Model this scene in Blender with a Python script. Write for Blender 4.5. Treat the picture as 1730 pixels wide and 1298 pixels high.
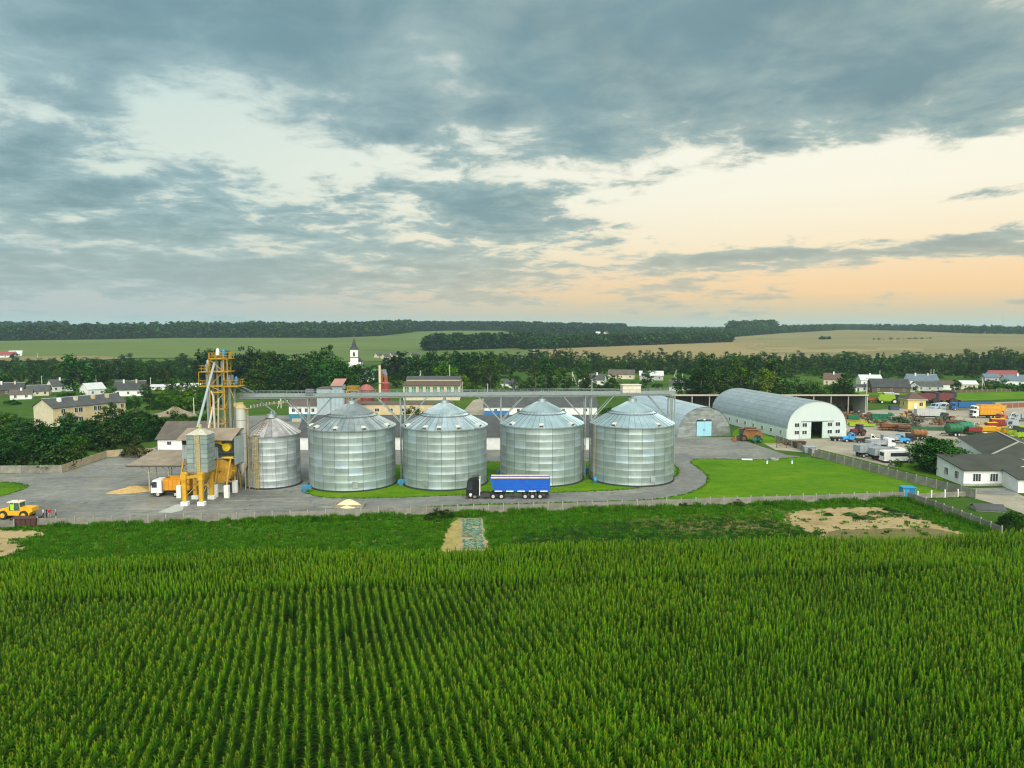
import bpy, bmesh, math, random
import numpy as np
from mathutils import Vector, Matrix, Euler

for _o in list(bpy.data.objects):
    bpy.data.objects.remove(_o)
SC = bpy.context.scene
COL = SC.collection
rad = math.radians

# ---------------------------------------------------------------- camera
CAM_H, PITCH, FPX = 31.0, math.atan(93 / 1200), 1200.0
cam_data = bpy.data.cameras.new("camera")
cam_data.sensor_fit = 'HORIZONTAL'
cam_data.sensor_width = 36.0
cam_data.lens = 36.0 * FPX / 1730.0
cam_data.clip_start = 0.5
cam_data.clip_end = 40000
cam = bpy.data.objects.new("camera", cam_data)
cam.location = (0, 0, CAM_H)
cam.rotation_euler = (math.pi / 2 - PITCH, 0, 0)
COL.objects.link(cam)
SC.camera = cam

# ---------------------------------------------------------------- light, sky, exposure
SUN_AZ, SUN_EL = rad(172), rad(44)          # azimuth measured from the view direction towards the right
EXPOSURE = 1.25
SKY_GAIN = 1.0 / (2 ** EXPOSURE)
sun_data = bpy.data.lights.new("sun", 'SUN')
sun_data.energy = 2.25
sun_data.angle = rad(80)
sun_data.color = (1.0, 0.93, 0.80)
sun = bpy.data.objects.new("sun", sun_data)
COL.objects.link(sun)
_sd = Vector((math.sin(SUN_AZ) * math.cos(SUN_EL), math.cos(SUN_AZ) * math.cos(SUN_EL), math.sin(SUN_EL)))
sun.rotation_euler = _sd.to_track_quat('Z', 'Y').to_euler()
sun.location = (60, -40, 90)

vs = SC.view_settings
SC.display_settings.display_device = 'sRGB'
vs.view_transform = 'Standard'
vs.look = 'None'
vs.exposure = EXPOSURE
vs.gamma = 1.0
vs.use_curve_mapping = False
SC.render.engine = 'CYCLES'
cy = SC.cycles
cy.use_denoising = True
cy.max_bounces = 4
cy.diffuse_bounces = 2
cy.glossy_bounces = 2
cy.transmission_bounces = 2
cy.transparent_max_bounces = 8
cy.volume_bounces = 1
cy.sample_clamp_indirect = 6
cy.use_fast_gi = False
cy.filter_width = 1.2


def lin(r, g, b):
    """photo colour 0-255 to linear"""
    o = []
    for c in (r, g, b):
        c /= 255.0
        o.append(c / 12.92 if c <= 0.04045 else ((c + 0.055) / 1.055) ** 2.4)
    return tuple(o)


class Nodes:
    def __init__(self, tree):
        self.t = tree
        self.t.nodes.clear()

    def n(self, kind, ins=None, **props):
        nd = self.t.nodes.new(kind)
        for k, v in props.items():
            setattr(nd, k, v)
        if ins:
            for k, v in ins.items():
                self.put(nd.inputs[k], v)
        return nd

    def put(self, sock, v):
        if isinstance(v, bpy.types.NodeSocket):
            self.t.links.new(v, sock)
        elif isinstance(v, bpy.types.Node):
            self.t.links.new(v.outputs[0], sock)
        else:
            if isinstance(v, (tuple, list)) and len(v) == 3 and sock.type == 'RGBA':
                v = (*v, 1.0)
            sock.default_value = v

    def m(self, op, a, b=None, c=None, clamp=False):
        nd = self.t.nodes.new('ShaderNodeMath')
        nd.operation = op
        nd.use_clamp = clamp
        self.put(nd.inputs[0], a)
        if b is not None:
            self.put(nd.inputs[1], b)
        if c is not None:
            self.put(nd.inputs[2], c)
        return nd.outputs[0]

    def mix(self, f, a, b, blend='MIX'):
        nd = self.t.nodes.new('ShaderNodeMix')
        nd.data_type = 'RGBA'
        nd.blend_type = blend
        self.put(nd.inputs[0], f)
        self.put(nd.inputs[6], a)
        self.put(nd.inputs[7], b)
        return nd.outputs[2]

    def step(self, v, lo, hi, smooth=True, t0=0.0, t1=1.0):
        nd = self.t.nodes.new('ShaderNodeMapRange')
        nd.interpolation_type = 'SMOOTHSTEP' if smooth else 'LINEAR'
        self.put(nd.inputs[0], v)
        nd.inputs[1].default_value = lo
        nd.inputs[2].default_value = hi
        nd.inputs[3].default_value = t0
        nd.inputs[4].default_value = t1
        return nd.outputs[0]

    def ramp(self, f, stops, interp='LINEAR'):
        nd = self.t.nodes.new('ShaderNodeValToRGB')
        nd.color_ramp.interpolation = interp
        e = nd.color_ramp.elements
        while len(e) > 1:
            e.remove(e[-1])
        e[0].position = stops[0][0]
        e[0].color = (*stops[0][1], 1)
        for p, c in stops[1:]:
            q = e.new(p)
            q.color = (*c, 1)
        self.put(nd.inputs[0], f)
        return nd.outputs[0]

    def noise(self, vec, scale, detail=3, rough=0.55, dist=0.0):
        nd = self.n('ShaderNodeTexNoise', {'Scale': scale, 'Detail': detail, 'Roughness': rough, 'Distortion': dist})
        if vec is not None:
            self.put(nd.inputs['Vector'], vec)
        return nd.outputs['Fac']


world = bpy.data.worlds.new("World")
SC.world = world
world.use_nodes = True
world.cycles.sampling_method = 'NONE'


def build_sky():
    W = Nodes(world.node_tree)
    tc = W.n('ShaderNodeTexCoord')
    nrm = W.n('ShaderNodeVectorMath', {0: tc.outputs['Generated']}, operation='NORMALIZE')
    sep = W.n('ShaderNodeSeparateXYZ', {0: nrm.outputs[0]})
    dx, dy, dz = sep.outputs
    az = W.m('ARCTAN2', dx, dy)
    el = W.m('ARCSINE', dz)
    # closeness to the setting sun's azimuth
    horiz = W.m('SQRT', W.m('ADD', W.m('MULTIPLY', dx, dx), W.m('ADD', W.m('MULTIPLY', dy, dy), 1e-5)))
    ga = rad(40)
    c = W.m('DIVIDE', W.m('ADD', W.m('MULTIPLY', dx, math.sin(ga)), W.m('MULTIPLY', dy, math.cos(ga))), horiz)
    warm = W.step(c, 0.34, 1.03)
    e = W.m('DIVIDE', el, 0.7, clamp=True)
    S = [(0, (166, 183, 186)), (.035, (182, 190, 190)), (.09, (190, 200, 198)), (.18, (214, 222, 208)), (.3, (216, 228, 216)),
         (.45, (202, 222, 216)), (.6, (172, 204, 206)), (1, (146, 188, 198))]
    left = W.ramp(e, [(p, lin(*k)) for p, k in S])
    S = [(0, (186, 188, 164)), (.03, (214, 196, 158)), (.065, (252, 208, 150)), (.1, (255, 216, 166)), (.16, (255, 234, 198)),
         (.25, (255, 247, 224)), (.38, (253, 249, 232)), (.55, (226, 230, 218)), (1, (172, 200, 204))]
    right = W.ramp(e, [(p, lin(*k)) for p, k in S])
    clear = W.mix(warm, left, right)

    # cloud field: noise on a flat cloud deck seen in perspective
    den = W.m('ADD', W.m('MAXIMUM', dz, 0.0), 0.13)
    qx = W.m('DIVIDE', dx, den)
    qy = W.m('DIVIDE', dy, den)
    q = W.n('ShaderNodeCombineXYZ', {0: qx, 1: qy, 2: 3.7})
    mid = W.noise(q.outputs[0], 1.3, 4, 0.55, 0.25)
    puff = W.noise(q.outputs[0], 4.2, 7, 0.64, 0.3)
    low = W.m('MULTIPLY', W.step(el, 0.12, 0.40, True, 1.7, 0.7), W.step(el, 0.0, 0.12, True, 0.55, 1.0))
    base = W.m('ADD', W.m('MULTIPLY', W.m('SUBTRACT', mid, 0.5), 1.25), W.m('MULTIPLY', W.m('SUBTRACT', puff, 0.5), low))

    ae = W.n('ShaderNodeCombineXYZ', {0: az, 1: el, 2: 0.0}).outputs[0]
    ae_t = W.n('ShaderNodeCombineXYZ', {0: az, 1: W.m('MULTIPLY_ADD', az, 0.22, el), 2: 0.0}).outputs[0]

    def blob(d, px, py, sx, sy, amp, tilt=0.0):
        a0, e0 = math.atan((px - 865) / 1200), math.atan((556 - py) / 1200 * math.cos(math.atan((px - 865) / 1200)))
        src = ae_t if tilt else ae
        if tilt:
            e0 += a0 * 0.22
        v = W.n('ShaderNodeVectorMath', {0: src, 1: (1200 / sx, 1200 / sy, 0), 2: (-a0 * 1200 / sx, -e0 * 1200 / sy, 0)}, operation='MULTIPLY_ADD').outputs[0]
        r2 = W.n('ShaderNodeVectorMath', {0: v, 1: v}, operation='DOT_PRODUCT').outputs['Value']
        return W.m('MULTIPLY_ADD', W.m('POWER', 0.3678794, r2), amp, d)
    blobs = [(1080, 110, 420, 110, .50), (900, -10, 1300, 110, .34), (1330, 190, 260, 55, .22), (560, 110, 260, 70, .34, 1), (330, 85, 210, 60, .34, 1), (110, 60, 160, 60, .14),
             (760, 205, 190, 36, .16, 1), (150, 150, 100, 100, .34, 1), (205, 225, 50, 40, .22, 1), (40, 235, 80, 45, .34, 1), (430, 385, 330, 40, .30), (880, 365, 190, 70, .32), (640, 325, 200, 30, .16),
             (300, 458, 560, 30, .50), (40, 330, 130, 30, .36), (1420, 430, 180, 19, .50), (1150, 441, 95, 12, .46), (950, 300, 140, 50, .14),
             (1180, 484, 90, 13, .36), (1700, 402, 80, 20, .5), (1660, 330, 100, 11, .46), (1600, 245, 70, 26, .40), (1600, 160, 260, 60, .26),
             (900, 507, 600, 12, .16), (210, 318, 60, 11, .34), (700, 240, 60, 14, .26), (1030, 250, 90, 26, .2),
             (390, 245, 180, 46, -.24, 1), (1330, 340, 320, 70, -.60), (560, 285, 240, 26, -.22), (1650, 280, 160, 30, -.2), (1500, 480, 330, 22, -.28),
             (30, 30, 110, 50, -.14)]
    d = base
    for b in blobs:
        d = blob(d, *b)
    # high overhead and behind, the deck goes on as broken cloud
    alpha = W.step(d, -0.04, 0.27)
    thick = W.step(d, 0.0, 0.66)
    cl_left = W.ramp(thick, [(0, lin(174, 194, 194)), (.3, lin(146, 175, 180)), (1, lin(106, 143, 152))])
    cl_right = W.ramp(thick, [(0, lin(204, 204, 186)), (.3, lin(154, 175, 170)), (1, lin(104, 139, 147))])
    soft = W.noise(q.outputs[0], 3.2, 2, 0.5, 0.4)
    cl = W.mix(warm, cl_left, cl_right)
    cl = W.mix(1.0, cl, W.ramp(soft, [(0.25, (0.86, 0.88, 0.89)), (0.75, (1.13, 1.11, 1.08))]), 'MULTIPLY')
    # air between: clouds near the horizon take the colour of the clear sky there
    air = W.step(el, 0.0, 0.17, True, 0.5, 0.0)
    cl = W.mix(air, cl, clear)
    graded = W.mix(W.m('MULTIPLY', alpha, 0.94), clear, cl)
    nish = W.n('ShaderNodeTexSky', sky_type='NISHITA', sun_disc=False, sun_elevation=SUN_EL, sun_rotation=SUN_AZ,
               air_density=1.6, dust_density=2.2, ozone_density=1.5)
    graded = W.n('ShaderNodeVectorMath', {0: graded, 'Scale': 10.0 * SKY_GAIN}, operation='SCALE')
    nm = W.n('ShaderNodeVectorMath', {0: nish.outputs[0], 'Scale': 1.0}, operation='SCALE')
    col = W.mix(0.06, graded.outputs[0], nm.outputs[0])
    bg = W.n('ShaderNodeBackground', {'Color': col, 'Strength': 0.1})
    out = W.n('ShaderNodeOutputWorld', {'Surface': bg.outputs[0]})


build_sky()

# ---------------------------------------------------------------- geometry helpers


def ray(px, py):
    u, v = (px - 865) / FPX, (649 - py) / FPX
    return Vector((u, math.cos(PITCH) + v * math.sin(PITCH), -math.sin(PITCH) + v * math.cos(PITCH)))


def P(px, py, z=0.0):
    """the place on the level z that the photograph shows at this pixel"""
    d = ray(px, py)
    t = (z - CAM_H) / d.z
    return Vector((d.x * t, d.y * t, z))


def Q(px, py, depth):
    """the point at this pixel whose distance along the view is depth"""
    d = ray(px, py)
    t = depth / d.y
    return Vector((d.x * t, depth, CAM_H + d.z * t))


def X(px, depth):
    return (px - 865) / FPX * depth * 1.003


HP = np.array([(0, 0), (600, 0), (760, 1.0), (1000, 4.6), (1300, 9.8), (1600, 14.8), (2000, 19.0), (2500, 23.5), (3200, 27.0), (4500, 29), (30000, 29)], float)


def sstep(a, b, x):
    t = np.clip((x - a) / (b - a), 0, 1)
    return t * t * (3 - 2 * t)


def T(x, y):
    """height of the land"""
    x = np.asarray(x, float)
    y = np.asarray(y, float)
    h = np.interp(y, HP[:, 0], HP[:, 1])
    az = x / np.maximum(y, 60.0)
    h = h + 11 * (1 - sstep(0.02, 0.22, az)) * sstep(1450, 2000, y) * (1 - 0.5 * sstep(2600, 4000, y))
    h = h + 3.0 * np.sin(x / 330 + 1.1) * np.sin(y / 410 + .4) * sstep(800, 1600, y)
    h = h + 5.0 * np.exp(-((az - 0.47) / 0.2) ** 2) * sstep(1000, 2100, y)
    return h


def land(px, py):
    """where the ray through a pixel first meets the land"""
    d = ray(px, py)
    t = 60.0
    last = t
    for _ in range(900):
        p = (d.x * t, d.y * t, CAM_H + d.z * t)
        if p[2] <= float(T(p[0], p[1])):
            break
        last = t
        t *= 1.012
        if d.y * t > 9000:
            break
    for _ in range(18):
        m = (last + t) / 2
        if CAM_H + d.z * m <= float(T(d.x * m, d.y * m)):
            t = m
        else:
            last = m
    return Vector((d.x * t, d.y * t, float(T(d.x * t, d.y * t))))


class MB:
    """collects shapes into one mesh"""

    def __init__(self):
        self.v, self.f, self.mi, self.cur = [], [], [], 0

    def add(self, vs_, fs_):
        b = len(self.v)
        self.v += [tuple(p) for p in vs_]
        for f in fs_:
            self.f.append(tuple(i + b for i in f))
            self.mi.append(self.cur)
        return self

    def bx(self, x0, x1, y0, y1, z0, z1):
        return self.add([(x0, y0, z0), (x1, y0, z0), (x1, y1, z0), (x0, y1, z0), (x0, y0, z1), (x1, y0, z1), (x1, y1, z1), (x0, y1, z1)],
                        [(3, 2, 1, 0), (4, 5, 6, 7), (0, 1, 5, 4), (1, 2, 6, 5), (2, 3, 7, 6), (3, 0, 4, 7)])

    def rbx(self, x0, x1, y0, y1, z0, z1, c=0.05):
        """box with chamfered vertical and top edges"""
        o = [(x0 + c, y0), (x1 - c, y0), (x1, y0 + c), (x1, y1 - c), (x1 - c, y1), (x0 + c, y1), (x0, y1 - c), (x0, y0 + c)]
        i = [(min(max(x, x0 + c), x1 - c), min(max(y, y0 + c), y1 - c)) for x, y in o]
        vs_ = [(x, y, z0) for x, y in o] + [(x, y, z1 - c) for x, y in o] + [(x, y, z1) for x, y in i]
        fs_ = [tuple(range(7, -1, -1)), tuple(range(16, 24))]
        for k in range(8):
            j = (k + 1) % 8
            fs_ += [(k, j, 8 + j, 8 + k), (8 + k, 8 + j, 16 + j, 16 + k)]
        return self.add(vs_, fs_)

    def tube(self, p0, p1, r, n=6, r2=None):
        p0, p1 = Vector(p0), Vector(p1)
        d = (p1 - p0)
        if d.length < 1e-6:
            return self
        d.normalize()
        a = d.orthogonal().normalized()
        b = d.cross(a)
        r2 = r if r2 is None else r2
        vs_ = []
        for p, q in ((p0, r), (p1, r2)):
            for k in range(n):
                t = 2 * math.pi * (k + .5) / n
                vs_.append(p + (a * math.cos(t) + b * math.sin(t)) * q)
        fs_ = [(k, (k + 1) % n, n + (k + 1) % n, n + k) for k in range(n)] + [tuple(range(n - 1, -1, -1)), tuple(range(n, 2 * n))]
        return self.add(vs_, fs_)

    def bar(self, p0, p1, w, h):
        """square bar between two points"""
        p0, p1 = Vector(p0), Vector(p1)
        d = (p1 - p0).normalized()
        up = Vector((0, 0, 1)) if abs(d.z) < 0.95 else Vector((0, 1, 0))
        s = d.cross(up).normalized() * (w / 2)
        u = s.cross(d).normalized() * (h / 2)
        vs_ = [p + a + b for p in (p0, p1) for a, b in ((s, u), (-s, u), (-s, -u), (s, -u))]
        return self.add(vs_, [(0, 1, 5, 4), (1, 2, 6, 5), (2, 3, 7, 6), (3, 0, 4, 7), (3, 2, 1, 0), (4, 5, 6, 7)])

    def lathe(self, prof, n=16, o=(0, 0, 0), axis='Z', a0=0.0, a1=2 * math.pi):
        full = abs(a1 - a0 - 2 * math.pi) < 1e-6
        m = n if full else n + 1
        vs_ = []
        for r, z in prof:
            for k in range(m):
                t = a0 + (a1 - a0) * k / n
                p = (r * math.cos(t), r * math.sin(t), z)
                if axis == 'Y':
                    p = (p[0], p[2], p[1])
                elif axis == 'X':
                    p = (p[2], p[0], p[1])
                vs_.append((p[0] + o[0], p[1] + o[1], p[2] + o[2]))
        fs_ = []
        for i in range(len(prof) - 1):
            for k in range(n):
                j = (k + 1) % m
                f = (i * m + k, i * m + j, (i + 1) * m + j, (i + 1) * m + k)
                fs_.append(f if axis != 'Y' else f[::-1])
        return self.add(vs_, fs_)

    def prism(self, poly, y0, y1):
        """outline in x,z pulled along y (outline counter-clockwise seen from -y)"""
        n = len(poly)
        vs_ = [(x, y0, z) for x, z in poly] + [(x, y1, z) for x, z in poly]
        fs_ = [tuple(range(n)), tuple(range(2 * n - 1, n - 1, -1))]
        fs_ += [(k, n + k, n + (k + 1) % n, (k + 1) % n) for k in range(n)]
        return self.add(vs_, fs_)

    def prismx(self, poly, x0, x1):
        """outline in y,z pulled along x"""
        n = len(poly)
        vs_ = [(x0, y, z) for y, z in poly] + [(x1, y, z) for y, z in poly]
        fs_ = [tuple(range(n - 1, -1, -1)), tuple(range(n, 2 * n))]
        fs_ += [(k, (k + 1) % n, n + (k + 1) % n, n + k) for k in range(n)]
        return self.add(vs_, fs_)

    def mesh(self, name, mats, smooth=False):
        me = bpy.data.meshes.new(name)
        me.from_pydata(self.v, [], self.f)
        for m in (mats if isinstance(mats, (list, tuple)) else [mats]):
            me.materials.append(m)
        if any(self.mi):
            me.polygons.foreach_set('material_index', self.mi)
        if smooth:
            me.polygons.foreach_set('use_smooth', [True] * len(me.polygons))
            try:
                me.set_sharp_from_angle(angle=rad(38))
            except Exception:
                pass
        me.update()
        return me

    def build(self, name, mats, parent=None, loc=(0, 0, 0), rot=(0, 0, 0), smooth=False):
        return put(name, self.mesh(name, mats, smooth), parent, loc, rot)


def put(name, me, parent=None, loc=(0, 0, 0), rot=(0, 0, 0), scale=None):
    o = bpy.data.objects.new(name, me)
    COL.objects.link(o)
    o.parent = parent
    o.location = loc
    o.rotation_euler = rot if not isinstance(rot, (int, float)) else (0, 0, rot)
    if scale is not None:
        o.scale = scale if not isinstance(scale, (int, float)) else (scale,) * 3
    return o


def tag(o, label=None, cat=None, group=None, kind=None):
    if label:
        o['label'] = label
    if cat:
        o['category'] = cat
    if group:
        o['group'] = group
    if kind:
        o['kind'] = kind
    return o


def thing(name, label, cat, loc=(0, 0, 0), rz=0.0, group=None):
    o = bpy.data.objects.new(name, None)
    o.empty_display_size = 0.3
    COL.objects.link(o)
    o.location = loc
    o.rotation_euler = (0, 0, rz)
    return tag(o, label, cat, group)


def dup(root, loc, rz, label, group=None, scale=None):
    r = root.copy()
    COL.objects.link(r)
    r.location = loc
    r.rotation_euler = (0, 0, rz)
    if scale:
        r.scale = scale
    tag(r, label, None, group)
    for ch in root.children:
        c_ = ch.copy()
        COL.objects.link(c_)
        c_.parent = r
        for g in ch.children:
            d_ = g.copy()
            COL.objects.link(d_)
            d_.parent = c_
    return r


ORD = ['first', 'second', 'third', 'fourth', 'fifth', 'sixth', 'seventh', 'eighth', 'ninth', 'tenth', 'eleventh', 'twelfth', 'thirteenth',
       'fourteenth', 'fifteenth', 'sixteenth', 'seventeenth', 'eighteenth', 'nineteenth', 'twentieth']
TENS = ['', '', 'twenty', 'thirty', 'forty', 'fifty', 'sixty', 'seventy', 'eighty', 'ninety']


def nth(i):
    """0 -> first"""
    i += 1
    if i <= 20:
        return ORD[i - 1]
    if i > 100:
        return 'hundred and ' + nth(i - 101)
    if i % 10 == 0:
        return {30: 'thirtieth', 40: 'fortieth', 50: 'fiftieth', 60: 'sixtieth', 70: 'seventieth', 80: 'eightieth', 90: 'ninetieth', 100: 'hundredth'}[i]
    return TENS[i // 10] + '-' + ORD[i % 10 - 1]


# ---------------------------------------------------------------- materials
MATS = {}


def mat(name, col, rough=0.8, metal=0.0, vary=0.12, scale=1.5, rnd=0.0, bump=0.0, bscale=20.0, spec=0.4, col2=None, detail=4, coat=0.0, streak=False, world_space=False):
    """procedural surface: colour broken up by noise, optional difference from object to object and relief"""
    if name in MATS:
        return MATS[name]
    m = bpy.data.materials.new(name)
    m.use_nodes = True
    N = Nodes(m.node_tree)
    if world_space:
        vec = N.n('ShaderNodeNewGeometry').outputs['Position']
    else:
        vec = N.n('ShaderNodeTexCoord').outputs['Object']
    v2 = vec
    if streak:
        mp = N.n('ShaderNodeMapping', {'Vector': vec, 'Scale': (1.0, 1.0, 0.08)})
        v2 = mp.outputs[0]
    f = N.noise(v2, scale, detail, 0.6)
    lo = tuple(max(0.0, k * (1 - vary)) for k in col)
    hi = tuple(min(1.0, k * (1 + vary)) for k in col) if col2 is None else col2
    cc = N.ramp(f, [(0.3, lo), (0.7, hi)])
    if rnd:
        oi = N.n('ShaderNodeObjectInfo')
        k = N.step(oi.outputs['Random'], 0, 1, False, 1 - rnd, 1 + rnd)
        vm = N.n('ShaderNodeVectorMath', {0: cc, 'Scale': k}, operation='SCALE')
        cc = vm.outputs[0]
    bs = N.n('ShaderNodeBsdfPrincipled', {'Base Color': cc, 'Roughness': rough, 'Metallic': metal, 'Specular IOR Level': spec})
    if coat:
        bs.inputs['Coat Weight'].default_value = coat
        bs.inputs['Coat Roughness'].default_value = 0.15
    if bump:
        fb = N.noise(vec, bscale, 3, 0.6)
        b = N.n('ShaderNodeBump', {'Height': fb, 'Strength': bump, 'Distance': 0.05})
        N.put(bs.inputs['Normal'], b.outputs[0])
    N.n('ShaderNodeOutputMaterial', {'Surface': bs.outputs[0]})
    MATS[name] = m
    return m


def leaf_mat(name, c1, c2, trans=0.35, rnd=0.22, attr=True, rough=0.6, spec=0.06, patch=0.0, hue=0.015):
    if name in MATS:
        return MATS[name]
    m = bpy.data.materials.new(name)
    m.use_nodes = True
    N = Nodes(m.node_tree)
    oi = N.n('ShaderNodeObjectInfo')
    if attr:
        at = N.n('ShaderNodeAttribute', attribute_name='tone').outputs['Fac']
    else:
        at = N.noise(N.n('ShaderNodeTexCoord').outputs['Object'], 2.0, 3)
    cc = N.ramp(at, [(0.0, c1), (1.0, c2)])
    k = N.step(oi.outputs['Random'], 0, 1, False, 1 - rnd, 1 + rnd)
    cc = N.n('ShaderNodeVectorMath', {0: cc, 'Scale': k}, operation='SCALE').outputs[0]
    if patch:
        pk = N.step(N.noise(N.n('ShaderNodeNewGeometry').outputs['Position'], .11, 3, .55), .3, .7, False, 1 - patch, 1 + patch)
        cc = N.n('ShaderNodeVectorMath', {0: cc, 'Scale': pk}, operation='SCALE').outputs[0]
    hs = N.n('ShaderNodeHueSaturation', {'Hue': N.step(N.m('FRACT', N.m('MULTIPLY', oi.outputs['Random'], 5.7)), 0, 1, False, 0.5 + hue, 0.5 - hue), 'Saturation': 1.0, 'Value': 1.0, 'Fac': 1.0, 'Color': cc})
    d = N.n('ShaderNodeBsdfPrincipled', {'Base Color': hs.outputs[0], 'Roughness': rough, 'Specular IOR Level': spec})
    tcol = N.mix(1.0, hs.outputs[0], (1.0, 1.25, 0.5), 'MULTIPLY')
    t = N.n('ShaderNodeBsdfTranslucent', {'Color': tcol})
    ms = N.n('ShaderNodeMixShader', {0: trans, 1: d.outputs[0], 2: t.outputs[0]})
    N.n('ShaderNodeOutputMaterial', {'Surface': ms.outputs[0]})
    MATS[name] = m
    return m


def scatter(name, pts, scl, rot, protos, label, cat, kind='stuff', idx=None, seed=0):
    """uncountable cover: one object whose points carry copies of a few small meshes"""
    n = len(pts)
    me = bpy.data.meshes.new(name)
    me.vertices.add(n)
    me.vertices.foreach_set('co', np.asarray(pts, np.float32).ravel())
    a = me.attributes.new('scl', 'FLOAT_VECTOR', 'POINT')
    s = np.asarray(scl, np.float32)
    if s.ndim == 1:
        s = np.repeat(s[:, None], 3, 1)
    a.data.foreach_set('vector', s.ravel())
    a = me.attributes.new('turn', 'FLOAT_VECTOR', 'POINT')
    a.data.foreach_set('vector', np.asarray(rot, np.float32).ravel())
    a = me.attributes.new('pick', 'INT', 'POINT')
    rng = np.random.default_rng(seed)
    a.data.foreach_set('value', (rng.integers(0, len(protos), n) if idx is None else np.asarray(idx)).astype(np.int32))
    me.update()
    o = put(name, me)
    tag(o, label, cat, None, kind)
    pc = bpy.data.collections.new(name + "_kinds")
    for k, pm in enumerate(protos):
        po = bpy.data.objects.new("%s_kind_%02d" % (name, k), pm)
        pc.objects.link(po)
    g = bpy.data.node_groups.new(name, 'GeometryNodeTree')
    g.interface.new_socket('Geometry', in_out='INPUT', socket_type='NodeSocketGeometry')
    g.interface.new_socket('Geometry', in_out='OUTPUT', socket_type='NodeSocketGeometry')
    gi = g.nodes.new('NodeGroupInput')
    go = g.nodes.new('NodeGroupOutput')
    ci = g.nodes.new('GeometryNodeCollectionInfo')
    ci.inputs['Collection'].default_value = pc
    ci.inputs['Separate Children'].default_value = True
    ci.inputs['Reset Children'].default_value = True
    ip = g.nodes.new('GeometryNodeInstanceOnPoints')
    ip.inputs['Pick Instance'].default_value = True

    def attr(nm, typ):
        nd = g.nodes.new('GeometryNodeInputNamedAttribute')
        nd.data_type = typ
        nd.inputs['Name'].default_value = nm
        return nd.outputs['Attribute']
    er = g.nodes.new('FunctionNodeEulerToRotation')
    L = g.links.new
    L(attr('turn', 'FLOAT_VECTOR'), er.inputs[0])
    L(gi.outputs[0], ip.inputs['Points'])
    L(ci.outputs[0], ip.inputs['Instance'])
    L(attr('pick', 'INT'), ip.inputs['Instance Index'])
    L(er.outputs[0], ip.inputs['Rotation'])
    L(attr('scl', 'FLOAT_VECTOR'), ip.inputs['Scale'])
    L(ip.outputs[0], go.inputs[0])
    md = o.modifiers.new('scatter', 'NODES')
    md.node_group = g
    return o

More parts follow.
